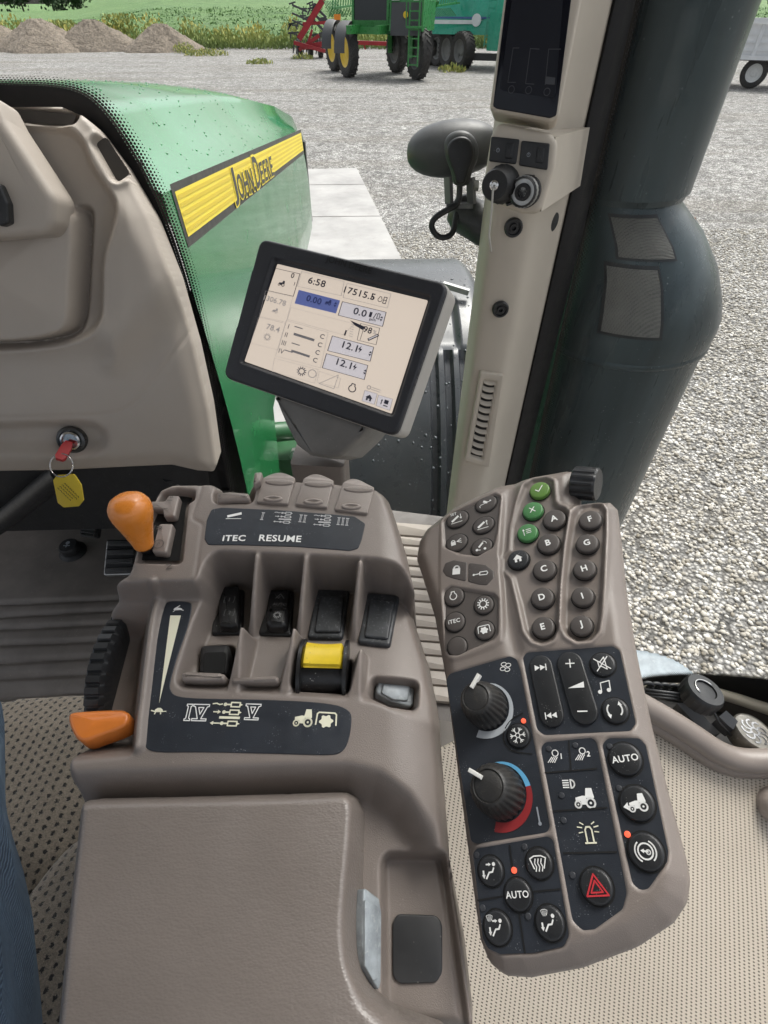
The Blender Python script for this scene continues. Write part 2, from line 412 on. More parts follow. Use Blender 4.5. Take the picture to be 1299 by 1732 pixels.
# ================================================================== THE YARD OUTSIDE
def gravel_material():
    m, nt, b = nodes('gravel'); vec = coords(nt)
    vo = N(nt, 'ShaderNodeTexVoronoi', feature='F1'); vo.inputs['Scale'].default_value = 34; vo.inputs['Randomness'].default_value = 1; L(nt, vec, vo.inputs['Vector'])
    v2 = N(nt, 'ShaderNodeTexVoronoi', feature='F1'); v2.inputs['Scale'].default_value = 9; L(nt, vec, v2.inputs['Vector'])
    v3 = N(nt, 'ShaderNodeTexVoronoi', feature='F1'); v3.inputs['Scale'].default_value = 3.2; L(nt, vec, v3.inputs['Vector'])
    S = []
    for v_ in (vo, v2, v3): s_ = N(nt, 'ShaderNodeSeparateColor'); L(nt, v_.outputs['Color'], s_.inputs[0]); S.append(s_)
    base = ramp(nt, S[0].outputs[0], [(0, (.27, .258, .24)), (.45, (.53, .515, .49)), (1, (.80, .79, .765))])
    c = mixc(nt, 1.0, base, ramp(nt, S[1].outputs[1], [(0, .62), (.5, 1.0), (1, 1.25)]), 'MULTIPLY')
    c = mixc(nt, 1.0, c, ramp(nt, S[2].outputs[1], [(0, .80), (.5, 1.0), (1, 1.14)]), 'MULTIPLY')
    tr = noise(nt, coords(nt, (.10, .55, .3)), 1.0, 8, .7); c = mixc(nt, ramp(nt, tr, [(.48, 0.0), (.66, .6)]), c, (.30, .265, .21))
    z = noise(nt, vec, 5.5, 7, .75); c = mixc(nt, ramp(nt, z, [(.36, .6), (.52, 0.0)]), c, (.16, .15, .135))
    z2 = noise(nt, coords(nt, (.35, 1.1, 1)), 1.4, 8, .8); c = mixc(nt, ramp(nt, z2, [(.36, .55), (.48, 0.0)]), c, (.20, .19, .17))
    gap = ramp(nt, vo.outputs['Distance'], [(.25, 1.0), (.62, .35)]); c = mixc(nt, 1.0, c, gap, 'MULTIPLY')
    L(nt, c, b.inputs['Base Color']); b.inputs['Roughness'].default_value = .85
    h = mathn(nt, 'SUBTRACT', 1.0, vo.outputs['Distance']); h = mathn(nt, 'ADD', h, mathn(nt, 'MULTIPLY', S[0].outputs[1], .5)); h = mathn(nt, 'ADD', h, mathn(nt, 'MULTIPLY', S[1].outputs[0], .8))
    bump(nt, b, h, 1.0, .03); return m
GRAVEL = gravel_material()
STONE = None
def stone_material():
    m, nt, b = nodes('gravel_stone'); at = N(nt, 'ShaderNodeAttribute', attribute_name='tone', attribute_type='GEOMETRY')
    c = ramp(nt, at.outputs['Fac'], [(0, (.17, .155, .13)), (.35, (.36, .34, .30)), (.75, (.52, .50, .46)), (1, (.74, .73, .70))])
    c = mixc(nt, ramp(nt, noise(nt, coords(nt), 130, 4), [(.4, 0.0), (.7, .5)]), c, (.36, .31, .23)); L(nt, c, b.inputs['Base Color']); b.inputs['Roughness'].default_value = .8
    return m
o = mkobj('ground', [(-900, -60, 0), (900, -60, 0), (900, 1500, 0), (-900, 1500, 0)], [[0, 1, 2, 3]], GRAVEL, None, 0); tag(o, 'pale crushed gravel yard', None, None, 'structure')

def stones():
    t = (1+5**.5)/2
    iv = np.array([(-1, t, 0), (1, t, 0), (-1, -t, 0), (1, -t, 0), (0, -1, t), (0, 1, t), (0, -1, -t), (0, 1, -t), (t, 0, -1), (t, 0, 1), (-t, 0, -1), (-t, 0, 1)])/hypot(1, t)
    jf = np.array([(0, 11, 5), (0, 5, 1), (0, 1, 7), (0, 7, 10), (0, 10, 11), (1, 5, 9), (5, 11, 4), (11, 10, 2), (10, 7, 6), (7, 1, 8), (3, 9, 4), (3, 4, 2), (3, 2, 6), (3, 6, 8), (3, 8, 9), (4, 9, 5), (2, 4, 11), (6, 2, 10), (8, 6, 7), (9, 8, 1)])
    n = 62000
    k = rng.random(n); x = 0.3+6.7*k**1.0; y = -0.5+9.5*rng.random(n)**1.15
    # left-hand gap between bonnet and fender too
    s = 0.0085+0.012*rng.random(n)**1.6
    sc = np.stack([s*(.8+.6*rng.random(n)), s*(.7+.5*rng.random(n)), s*(.45+.35*rng.random(n))], 1)
    a = rng.random(n)*2*pi; ca, sa = np.cos(a), np.sin(a)
    b_ = (rng.random(n)-.5)*.9; cb, sb = np.cos(b_), np.sin(b_)
    P = iv[None]*sc[:, None, :]*(1+.28*(rng.random((n, 12, 1))-.5))
    X = P[..., 0]*ca[:, None]-P[..., 1]*sa[:, None]; Y = P[..., 0]*sa[:, None]+P[..., 1]*ca[:, None]; Z = P[..., 2]
    X, Z = X*cb[:, None]-Z*sb[:, None], X*sb[:, None]+Z*cb[:, None]
    V = np.stack([X+x[:, None], Y+y[:, None], Z+(s*.25)[:, None]], 2).reshape(-1, 3)
    Fc = (jf[None]+12*np.arange(n)[:, None, None]).reshape(-1, 3)
    me = bpy.data.meshes.new('gravel_stones'); me.vertices.add(len(V)); me.vertices.foreach_set('co', V.astype(np.float32).ravel())
    me.loops.add(Fc.size); me.loops.foreach_set('vertex_index', Fc.astype(np.int32).ravel())
    me.polygons.add(len(Fc)); me.polygons.foreach_set('loop_start', np.arange(0, Fc.size, 3, dtype=np.int32)); me.polygons.foreach_set('loop_total', np.full(len(Fc), 3, dtype=np.int32))
    at = me.attributes.new('tone', 'FLOAT', 'POINT'); at.data.foreach_set('value', np.repeat(rng.random(n), 12).astype(np.float32))
    me.update(calc_edges=True); me.materials.append(stone_material())
    ob = bpy.data.objects.new('gravel_stones', me); C.objects.link(ob)
    tag(ob, 'loose crushed stones strewn over the gravel yard', 'gravel', None, 'stuff')
stones()

# concrete apron beside the bonnet
CONC = mat('pale_concrete', (.31, .302, .292), .6, var=.2, vs=1.6, scuff=.6, spcol=(.24, .22, .20), specks=.9, spscale=14)
mb = MB(); e = [(-7.5, 12.9), (-.16, 13.5), (.45, 8.2), (.95, 3.9), (1.0, 2.4), (-7.5, 2.4)]
mb.sweep([(x, y, 0) for x, y in e][::-1], (0, 0, .004), (0, 0, .03)); o = mb.build('concrete_apron', CONC, None, 0); apr = o; tag(o, kind='structure')

for y_ in (5.0, 7.4, 9.8, 12.0):
    mb = MB(); mb.add([(-7.4, y_, .034), (.9-.09*(y_-4), y_, .034), (.9-.09*(y_-4), y_+.02, .034), (-7.4, y_+.02, .034)], [[0, 1, 2, 3]]); mb.build('joint', mat('joint_dark', (.14, .13, .12), .8), apr, 0)
# ---- crop field rising behind the yard
def field_h(x, y):
    s = np.clip((x/np.maximum(y, 60)+.42)/.17, 0, 1); s = s*s*(3-2*s); t = np.maximum(y-60, 0)
    return t*(.004+.026*s)
fm, nt, b = nodes('soybean_field'); vec = coords(nt)
c = ramp(nt, noise(nt, coords(nt, (.35, .9, 1)), .9, 8, .7), [(.3, (.055, .125, .034)), (.55, (.11, .22, .06)), (.75, (.18, .31, .10))])
c = mixc(nt, ramp(nt, noise(nt, coords(nt, (.02, .05, 1)), 1, 4), [(.45, 0.0), (.7, .45)]), c, (.15, .24, .075)); L(nt, c, b.inputs['Base Color']); b.inputs['Roughness'].default_value = .8
bump(nt, b, noise(nt, vec, 2.2, 8, .75), 1.0, .5)
xs = np.linspace(-420, 420, 120); ys = np.concatenate([np.linspace(60.5, 120, 60), np.linspace(123, 900, 90)])
X, Y = np.meshgrid(xs, ys); Z = field_h(X, Y)+.35+.10*np.sin(X*1.7+Y*.9)+.12*rng.standard_normal(X.shape)*(Y < 200); Z[0] = -.05
V = np.stack([X, Y, Z], 2).reshape(-1, 3); nx = len(xs)
Fq = [[j*nx+i, j*nx+i+1, (j+1)*nx+i+1, (j+1)*nx+i] for j in range(len(ys)-1) for i in range(nx-1)]
o = mkobj('crop_field', V, Fq, fm, None, 60); tag(o, kind='structure')

# ---- blades / leaves as loose geometry
def tint_mat(name, stops, rough=.75, trans=.25):
    m, nt, b = nodes(name); at = N(nt, 'ShaderNodeAttribute', attribute_name='tone', attribute_type='GEOMETRY')
    c = ramp(nt, at.outputs['Fac'], stops); L(nt, c, b.inputs['Base Color']); b.inputs['Roughness'].default_value = rough
    MT[name] = m; return m
def leaves(name, P, size, tone, mt, parent=None, up=.0, long=1.8):
    """many small quads: P (n,3) centres, size (n,), tone (n,)"""
    n = len(P); a = rng.standard_normal((n, 3)); a[:, 2] += up*3; a /= np.linalg.norm(a, axis=1)[:, None]
    b_ = np.cross(a, rng.standard_normal((n, 3))); b_ /= np.linalg.norm(b_, axis=1)[:, None]
    s = size[:, None]; V = np.stack([P-a*s*long-b_*s*.1, P+b_*s*.8, P+a*s*long, P-b_*s*.8], 1).reshape(-1, 3)
    me = bpy.data.meshes.new(name); me.vertices.add(len(V)); me.vertices.foreach_set('co', V.astype(np.float32).ravel()-0)
    me.loops.add(4*n); me.loops.foreach_set('vertex_index', np.arange(4*n, dtype=np.int32)); me.polygons.add(n)
    me.polygons.foreach_set('loop_start', np.arange(0, 4*n, 4, dtype=np.int32)); me.polygons.foreach_set('loop_total', np.full(n, 4, dtype=np.int32))
    at = me.attributes.new('tone', 'FLOAT', 'POINT'); at.data.foreach_set('value', np.repeat(np.clip(tone, 0, 1), 4).astype(np.float32))
    me.update(calc_edges=True); me.materials.append(mt); ob = bpy.data.objects.new(name, me); C.objects.link(ob)
    if parent: ob.parent = parent; ob.matrix_parent_inverse = Matrix.Translation(-wloc(parent))
    return ob
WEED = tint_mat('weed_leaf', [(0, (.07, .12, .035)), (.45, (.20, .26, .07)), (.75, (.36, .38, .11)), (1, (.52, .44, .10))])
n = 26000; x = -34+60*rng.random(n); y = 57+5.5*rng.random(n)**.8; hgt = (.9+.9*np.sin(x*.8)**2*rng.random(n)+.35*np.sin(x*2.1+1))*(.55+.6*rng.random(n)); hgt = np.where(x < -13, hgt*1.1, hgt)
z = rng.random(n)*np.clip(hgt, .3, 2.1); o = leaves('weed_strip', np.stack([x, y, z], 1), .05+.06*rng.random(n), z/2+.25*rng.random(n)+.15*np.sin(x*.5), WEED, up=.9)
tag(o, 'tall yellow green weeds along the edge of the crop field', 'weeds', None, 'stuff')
n = 26000; x = -120+230*rng.random(n); y = 63+60*rng.random(n)**1.5; y = np.round(y/.76)*.76+.12*rng.standard_normal(n); zz = field_h(x, y)+.38+.22*rng.random(n)
SOY = tint_mat('soy_leaf', [(0, (.05, .12, .03)), (.5, (.09, .19, .05)), (1, (.16, .28, .08))]); o = leaves('crop_leaves', np.stack([x, y, zz], 1), .05+.07*rng.random(n), rng.random(n), SOY)
tag(o, 'low green crop foliage covering the field', 'crop', None, 'stuff')
# tufts of weed on the gravel
def tuft(x, y, r, h, n, label):
    th = rng.random(n)*2*pi; rr = r*rng.random(n)**.6; z = rng.random(n)*h*(1-.5*rr/r)
    o = leaves('weed_tuft', np.stack([x+rr*np.cos(th), y+rr*.6*np.sin(th), z], 1), .03+.03*rng.random(n), .35+.6*rng.random(n), WEED, up=.8); return tag(o, label, 'weed', None, 'stuff')
for (px, py, r, h, n_, lab) in ((350, 94, 1.6, .45, 500, 'yellowish weed tuft at the foot of the right gravel pile'), (440, 108, .9, .3, 260, 'sparse weed tuft on the gravel away from the piles'), (312, 90, .8, .8, 300, 'green weed clump on the skirt of the right gravel pile'), (512, 100, .8, .35, 200, 'small weed tuft under the red tillage frame'), (764, 122, .8, .4, 260, 'yellow weed tuft beside the tyres of the teal seed cart')):
    g = ground(px, py); tuft(g.x, g.y, r, h, n_, lab)

# ---- gravel piles
PILE = mat('pile_aggregate', (.30, .252, .20), .9, var=.35, vs=5.5, grain=0, scuff=.5, spcol=(.16, .14, .11))
bump(PILE.node_tree, PILE.node_tree.nodes['Principled BSDF'], noise(PILE.node_tree, coords(PILE.node_tree), 9, 7, .75), 1.0, .25)
def pile(px, py, rad, hgt, seed, label, flat_=.0):
    g = ground(px, py); r = np.random.default_rng(seed); m = 64; k = 26; v = []; f = []; ph = r.random(6)*6
    for i in range(k+1):
        s = i/k
        for j in range(m):
            t = 2*pi*j/m; w = 1+.10*sin(2*t+ph[0])+.06*sin(3*t+ph[1])+.04*sin(7*t+ph[2])
            R = rad*s*w; z = hgt*(1-s)**(.92) if s > .1 else hgt*(.905-.9*s*s)
            z += (.035*sin(9*t+ph[3]+s*7)+.05*r.standard_normal())*(s < .97)*min(1, s*4)
            v.append((g.x+R*cos(t), g.y+rad*.55+R*sin(t)*.8, max(z, 0) if i < k else -.05))
    for i in range(k):
        for j in range(m): f.append([i*m+j, (i+1)*m+j, (i+1)*m+(j+1) % m, i*m+(j+1) % m])
    o = mkobj('gravel_pile', v, f, PILE, None, 80); return tag(o, label, 'gravel pile', 'gravel piles at the field edge')
pile(55, 89, 4.3, 2.05, 1, 'broad tan gravel pile left of the narrower ones, weeds on its right shoulder')
pile(150, 88, 3.6, 2.0, 2, 'tan gravel pile between the broad pile and the separate grey pile')
pile(268, 89, 3.0, 1.75, 3, 'separate greyish gravel pile nearest to the red tillage frame')
pile(-28, 87, 3.6, 2.0, 4, 'gravel pile on the far side of the broad pile, mostly cut off')
for (px, py, n_, h, lab) in ((85, 62, 500, .8, 'green weeds growing on the shoulder of the broad gravel pile'), (190, 74, 500, 1.2, 'yellow flowering weeds between the two rear gravel piles')):
    g = ground(px, 86); th = rng.random(n_)*6.28; rr = 1.5*rng.random(n_)**.6
    o = leaves('weed_clump', np.stack([g.x+rr*np.cos(th), g.y+3.4+rr*.5*np.sin(th), .9+h*rng.random(n_)], 1), .05+.05*rng.random(n_), .3+.6*rng.random(n_), WEED, up=.7); tag(o, lab, 'weeds', None, 'stuff')

# ---- far trees
TREE = tint_mat('tree_leaf', [(0, (.018, .04, .014)), (.5, (.04, .085, .026)), (1, (.10, .16, .05))]); BARK = mat('bark', (.10, .08, .06), .9)
def tree(x, y, h, r, label, n=1500):
    z0 = float(field_h(np.array(x), np.array(y))) if y > 60 else 0
    t = thing('field_tree', (x, y, z0), label, 'tree', 'trees beyond the crop field')
    mb = MB(); mb.tube([(x, y, z0-.3), (x+.1, y, z0+h*.3), (x, y, z0+h*.7)], [.35, .25, .1], 8)
    for k in range(4): a = k*1.6; mb.tube([(x, y, z0+h*(.3+.08*k)), (x+cos(a)*r*.6, y+sin(a)*r*.6, z0+h*(.55+.06*k))], [.12, .04], 6)
    mb.build('trunk', BARK, t)
    cl = rng.standard_normal((26, 3))*np.array([r*.45, r*.4, h*.20])+np.array([x, y, z0+h*.58]); P = cl[rng.integers(0, 26, n)]+rng.standard_normal((n, 3))*r*.2
    P[:, 2] = np.maximum(P[:, 2], z0+.3); tone = (P[:, 2]-z0)/h*.6+.4*rng.random(n)-.1; leaves('crown', P, .28+.25*rng.random(n), tone, TREE, t, long=1.2)
for i, (x, y, h, r, lab) in enumerate(((-150, 250, 11, 6, 'dark tree at the end of the wooded edge, half cut off'), (-138, 252, 9, 6, 'rounded dark tree in the wooded edge'), (-127, 250, 10, 6, 'bushy dark tree in the wooded edge beside a lower one'), (-116, 251, 8, 5.5, 'low tree in the wooded edge'), (-106, 252, 8, 5, 'tree beside the last small one of the wooded edge'), (-97, 252, 6.5, 4.5, 'small tree closing the wooded edge towards the open field'), (34, 52, 9, 4.2, 'pale green tree rising behind the white trailer'), (41, 53, 9, 4.5, 'leafy tree behind the white trailer, further from the stack'))): tree(x, y, h, r, lab)

# ---- tyre helper: real lugs
TYRE = mat('tyre_rubber', (.028, .027, .026), .8, var=.2, vs=6, scuff=.35, spcol=(.14, .125, .11)); RIMY = mat('rim_yellow', (.70, .47, .02), .4, var=.05); RIMW = mat('rim_pale', (.6, .6, .58), .4); RIMD = mat('rim_dark', (.10, .10, .10), .5)
def wheel(c, R, w, axis, parent, rim, lugs=22):
    a = Vector(axis).normalized(); c = Vector(c); mb = MB()
    pr = [(R*.58, -w*.42), (R*.72, -w*.5), (R*.9, -w*.5), (R*.965, -w*.42), (R*.975, 0), (R*.965, w*.42), (R*.9, w*.5), (R*.72, w*.5), (R*.58, w*.42), (R*.58, -w*.42)]
    v0 = len(mb.v); mb.lathe(c, a, pr, 36); mb.f = [q for q in mb.f if len(q) == 4]
    x = Vector((0, 0, 1)) if abs(a.z) < .9 else Vector((1, 0, 0)); x = (x-a*x.dot(a)).normalized(); y = a.cross(x)
    for k in range(lugs):
        for s in (-1, 1):
            t = 2*pi*(k+.5*(s > 0))/lugs; d0 = x*cos(t)+y*sin(t); t2 = t+.20; d1 = x*cos(t2)+y*sin(t2)
            mb.bar(c+d0*R*.975+a*s*w*.02, c+d1*R*.955+a*s*w*.5, .055*R/.95, .06*R/.95, up=d0)
    ty = mb.build('tyre', TYRE, parent, 30)
    mb = MB(); mb.lathe(c, a, [(0.001, -w*.18), (R*.2, -w*.2), (R*.28, -w*.12), (R*.5, -w*.22), (R*.56, -w*.40), (R*.6, -w*.44), (R*.6, w*.44), (R*.56, w*.40), (R*.5, w*.22), (R*.28, w*.12), (R*.2, w*.2), (.001, w*.18)], 30)
    mb.build('rim', rim, parent, 30)
# ---- self-propelled sprayer
SGREEN = mat('machine_green', (.035, .20, .05), .3, var=.12, vs=2); GLASSD = mat('dark_cab_glass', (.012, .015, .018), .08, var=.1); GREYD = mat('machine_grey', (.055, .057, .06), .5); TEAL = mat('teal_paint', (.012, .27, .17), .3, var=.1, vs=1.5, coat=.3)
MWHITE = mat('machine_white', (.72, .73, .74), .4, var=.08, vs=2); MRED = mat('implement_red', (.33, .018, .025), .4, var=.2, vs=3); AMBER = flat('amber_lens', (.8, .25, .02), .3)
def sprayer():
    t = thing('crop_sprayer', (1.0, 34.8, 0), 'green high-clearance sprayer with yellow wheel rims and a ladder', 'sprayer')
    ax = Vector((.935, -.354, 0)); fw_ = Vector((.354, .935, 0))          # along the axle; away from us
    P = lambda a, b_, z: Vector((1.05, 35.1, 0))+ax*a+fw_*b_+Vector((0, 0, z))
    M = Matrix((ax, fw_, Vector((0, 0, 1)))).transposed()
    near = [(-1.72, -.05-.45), (1.75, -.95)]; wl = [(-.66, 34.0), (-1.44, 37.6), (2.72, 32.75), (1.9, 36.5)]
    for i_, (x, y) in enumerate(wl): wheel((x, y, .97), .98, .44, (.92, .38, 0), t, RIMY if i_ < 2 else RIMD)
    for (x, y) in wl:     # leg over each wheel with strut
        mb = MB(); p = Vector((x, y, 0)); s = 1 if x > 1 else -1
        mb.box(p-ax*s*.36+Vector((0, 0, 1.35)), (.22, .3, 1.1), M); mb.bar(p-ax*s*.36+Vector((0, 0, 1.85)), p-ax*s*1.3+Vector((0, 0, 1.75)), .24, .26)
        mb.build('axle_leg', SGREEN, t)
    mb = MB(); mb.box(P(-.55, 0, 1.8), (.22, 6.2, .3), M); mb.box(P(.85, 0, 1.8), (.22, 6.2, .3), M); mb.box(P(.15, -1.9, 1.75), (1.6, .25, .25), M); mb.box(P(.15, 2.3, 1.75), (1.6, .25, .25), M); mb.build('frame', SGREEN, t)
    for (x, y) in wl[:2]:
        mb = MB(); mb.lathe((x, y, .97), ax, [(1.10, -.27), (1.12, -.2), (1.12, .2), (1.10, .27)], 20, x=(-fw_.x, -fw_.y, .0), ang=-2.5); mb.build('fender', GREYD, t)
    # bonnet with dark grille, lamps
    mb = MB(); pr = [P(s+1.0, b_, z) for s, b_, z in ((.15, -2.3, 1.75), (1.75, -2.3, 1.75), (1.75, -2.15, 3.0), (1.55, -2.0, 3.25), (.35, -2.0, 3.25), (.15, -2.15, 3.0))]
    mb.sweep(pr, (0, 0, 0), fw_*2.1); mb.build('bonnet', SGREEN, t, 20)
    mb = MB(); pr = [P(s+1.0, b_, z) for s, b_, z in ((.22, -2.33, 1.6), (1.68, -2.33, 1.6), (1.66, -2.2, 2.7), (.24, -2.2, 2.7))]; mb.sweep(pr, (0, 0, 0), fw_*.1); mb.build('grille', GREYD, t, 20)
    for s in (1.42, 2.45): mb = MB(); mb.box(P(s, -2.2, 2.83), (.34, .1, .14), M); mb.build('headlight', MWHITE, t)
    mb = MB(); mb.lathe(P(1.95, -2.31, 2.3), -fw_, [(.12, 0), (.12, .03), (.001, .04)], 12); mb.build('badge', RIMY, t)
    # cab
    mb = MB(); pr = [P(-.9, -1.5, 2.0), P(.8, -1.5, 2.0), P(.85, -1.4, 3.4), P(-.95, -1.4, 3.4)]; mb.sweep(pr, (0, 0, 0), fw_*1.6); mb.build('cab', GLASSD, t, 20)
    mb = MB(); 
    for s in (-.92, .82): mb.bar(P(s, -1.52, 1.9), P(s, -1.42, 3.4), .1, .1)
    mb.box(P(-.05, -1.5, 1.95), (1.7, .2, .3), M); mb.build('cab_frame', SGREEN, t)
    mb = MB(); mb.box(P(-.2, .9, 2.75), (2.0, 2.2, 1.5), M); mb.build('tank', MWHITE, t)
    # ladder by the near right wheel
    mb = MB(); 
    for s in (2.25, 2.70): mb.bar(P(s, -2.75, .55), P(s, -2.65, 2.9), .06, .05)
    for k in range(8): mb.bar(P(2.25, -2.74+.012*k, .62+.3*k), P(2.70, -2.74+.012*k, .62+.3*k), .05, .05)
    mb.build('ladder', SGREEN, t)
    mb = MB(); mb.bar(P(2.15, -2.7, 1.9), P(2.95, -2.7, 1.9), .3, .08); mb.bar(P(2.85, -2.7, 1.9), P(2.85, -2.7, 3.1), .05); mb.bar(P(2.1, -2.7, 1.9), P(2.1, -2.7, 3.1), .05); mb.build('platform', SGREEN, t)
    # folded booms either side: lattice
    for s, x0 in ((-1, -2.1), (1, 2.3)):
        mb = MB(); 
        for z in (2.5, 2.95): 
            for d in (0, .3): mb.bar(P(x0, -1.2+d, z), P(x0+s*.35, 5+d, z+.2), .07)
        for k in range(16): mb.bar(P(x0+s*.02*k, -1.2+.39*k, 2.5+.012*k), P(x0+s*.02*(k+1), -1.2+.39*(k+.6), 2.95+.012*k), .045); mb.bar(P(x0, -1.2+.39*k, 2.5), P(x0+s*.3, -1.0+.39*k, 2.2), .03)
        for k in range(9): mb.bar(P(x0+s*.1, -1.1+.2*k, 2.2), P(x0+s*.45, -1.15+.2*k, 2.75), .035)
        mb.build('boom', SGREEN, t)
    mb = MB(); mb.box(P(-1.7, -1.6, 2.2), (.3, .12, .2), M); mb.build('marker_lamp', AMBER, t); mb = MB(); mb.box(P(1.3, -.4, 2.35), (.9, .9, .6), M); mb.build('hose_box', GREYD, t)
sprayer()
def seed_cart():
    t = thing('seed_cart', (6.5, 40.5, 0), 'teal green seed cart with a row of wide dark tyres', 'farm cart')
    ax = Vector((.93, -.36, 0)); fw_ = Vector((.36, .93, 0)); M = Matrix((ax, fw_, Vector((0, 0, 1)))).transposed(); O = Vector((5.6, 39.0, 0)); P = lambda a, b_, z: O+ax*a+fw_*b_+Vector((0, 0, z))
    for px, py in ((776, 117), (755, 114), (739, 111), (724, 109)):
        g = ground(px, py); wheel((g.x+.1, g.y-.3, .80), .82, .62, (.90, .43, 0), t, mat('hub_grey', (.16, .16, .16), .6), 26)
    mb = MB(); pr = [P(-1.6, -.2, 1.45), P(3.2, -.9, 1.45), P(3.2, -.9, 2.05), P(2.6, -.4, 2.9), P(2.0, .4, 3.6), P(-1.9, .9, 3.6), P(-1.9, .2, 2.3)]
    mb.add(pr+[p+fw_*4 for p in pr], [[0, 1, 2, 3, 4, 5, 6][::-1], list(range(7, 14))]+[[k, (k+1) % 7, 7+(k+1) % 7, 7+k] for k in range(7)]); mb.build('hopper', TEAL, t, 20)
    mb = MB(); mb.box(P(2.6, -1.1, 1.6), (1.6, .6, 1.5), M); mb.box(P(3.0, -1.2, .95), (1.1, .5, .6), M); mb.bar(P(1.9, -1.1, 1.2), P(3.6, -1.2, .7), .25); mb.build('end_frame', TEAL, t)
    mb = MB(); mb.box(P(.3, -.30, 1.95), (4.2, .06, .16), M); mb.build('white_stripe', MWHITE, t); mb = MB(); mb.box(P(.3, -.31, 2.12), (4.2, .06, .08), M); mb.build('blue_stripe', mat('stripe_blue', (.06, .12, .3), .4), t)
    mb = MB(); mb.lathe(P(.9, -.42, 2.03), -fw_, [(.26, 0), (.26, .03), (.001, .031)], 18); mb.build('emblem', MWHITE, t)
    mb = MB()
    for s in (1.55, 1.95): mb.bar(P(s, -.95, 1.0), P(s, -.55, 3.1), .06)
    for k in range(7): mb.bar(P(1.55, -.93+.05*k, 1.1+.28*k), P(1.95, -.93+.05*k, 1.1+.28*k), .05)
    mb.build('ladder', TEAL, t)
    mb = MB()
    for k in range(5): mb.bar(P(-1.5+k*.9, .4, 3.5), P(-1.5+k*.9, .4, 4.2), .05)
    mb.bar(P(-1.5, .4, 4.1), P(2.1, .4, 4.1), .05); mb.build('rail', TEAL, t)
    mb = MB(); mb.box(P(3.0, -1.45, 1.75), (.2, .05, .28), M); mb.build('notice', RIMY, t); mb = MB(); mb.lathe(P(2.75, -.75, 2.75), -fw_, [(.14, 0), (.14, .05), (.001, .06)], 14); mb.build('lamp', MWHITE, t)
    mb = MB(); mb.box(P(1.9, -.4, .55), (3.6, .5, .3), M); mb.build('axle_beam', GREYD, t)
seed_cart()
def tillage():
    t = thing('tillage_implement', (-4, 48, 0), 'folded red tillage implement with black shanks and small wheels', 'farm implement')
    Q = lambda px, row, d=47.5: aty(px, row, d)
    mb = MB(); mb.bar(Q(512, 80), Q(562, 72), .28); mb.bar(Q(506, 66), Q(546, 0), .35); mb.bar(Q(546, 0), Q(556, -40), .3); mb.bar(Q(506, 84), Q(540, 60), .2); mb.bar(Q(497, 72, 47), Q(555, 88, 47), .2); mb.bar(Q(512, 40), Q(556, 38), .16); mb.bar(Q(520, 78), Q(528, 50), .15); mb.build('frame', MRED, t); mb = MB(); mb.bar(Q(600, 72, 49), Q(660, 74, 49), .22); mb.bar(Q(615, 72, 49), Q(618, 84, 49), .1); mb.build('rear_beam', MRED, t)
    mb = MB(); r = random.Random(3)
    for k in range(26):
        x = 490+r.random()*58; y = 4+r.random()*58; mb.bar(Q(x, y), Q(x+r.uniform(-6, 6), y+r.uniform(5, 13)), .09); mb.bar(Q(x-5, y+2), Q(x+6, y+r.uniform(-3, 3)), .08)
    for k in range(10): x = 498+k*5.5; mb.bar(Q(x, 68), Q(x-2, 92+r.uniform(-4, 3)), .08)
    for a in (30, 44, 56): mb.bar(Q(494, a-22), Q(520, a-10), .1); mb.bar(Q(528, a-24), Q(552, a), .14)
    mb.build('shank', GREYD, t)
    for px in (526, 543, 508): g = ground(px, 97); wheel((g.x, g.y-.2, .5), .5, .3, (1, .2, 0), t, RIMD, 16)
tillage()
def trailer():
    t = thing('grain_trailer', (19, 29, 0), 'white ribbed grain trailer with dual wheels parked across the yard', 'trailer')
    a = ground(1265, 150); d = Vector((.86, -.51, 0)); n_ = Vector((.51, .86, 0)); P = lambda s, b_, z: Vector((a.x, a.y, 0))+d*s+n_*b_+Vector((0, 0, z))
    mb = MB(); mb.sweep([P(-4, -.1, 1.0), P(6, -.1, 1.0), P(6, -.1, 2.12), P(-4, -.1, 2.12)], (0, 0, 0), n_*2.5); mb.build('box', MWHITE, t, 20)
    for k in range(11): mb = MB(); mb.bar(P(-3.9+k*.9, -.15, 1.0), P(-3.9+k*.9, -.15, 2.05), .12, .1); mb.build('rib', MWHITE, t)
    mb = MB(); mb.bar(P(-4.1, -.2, 2.16), P(6, -.2, 2.16), .14, .16); mb.bar(P(-4.1, -.18, 1.02), P(6, -.18, 1.02), .1, .14); mb.build('rail', MWHITE, t)
    mb = MB(); mb.bar(P(.66, -.22, 1.0), P(.66, -.22, 2.05), .10); mb.build('marker_strip', GREYD, t)
    mb = MB(); mb.box(P(1.4, .3, .85), (1.0, .5, .5), Matrix((d, n_, Vector((0, 0, 1)))).transposed()); mb.bar(P(-3, .4, 1.1), P(5, .4, 1.1), .25); mb.build('chassis', GREYD, t)
    for z_ in (1.25, 1.5, 1.75): mb = MB(); mb.bar(P(-4, -.13, z_), P(6, -.13, z_), .05, .04); mb.build('side_rail', MWHITE, t)
    mb = MB(); mb.box(P(-.62, .0, .95), (2.2, .4, .06), Matrix((d, n_, Vector((0, 0, 1)))).transposed()); mb.build('mudguard', GREYD, t)
    for s in (-1.25, .0): wheel(P(s, .1, .52), .52, .3, n_, t, RIMW, 20)
    wheel(P(2.5, .1, .52), .52, .3, n_, t, RIMW, 20)
trailer()
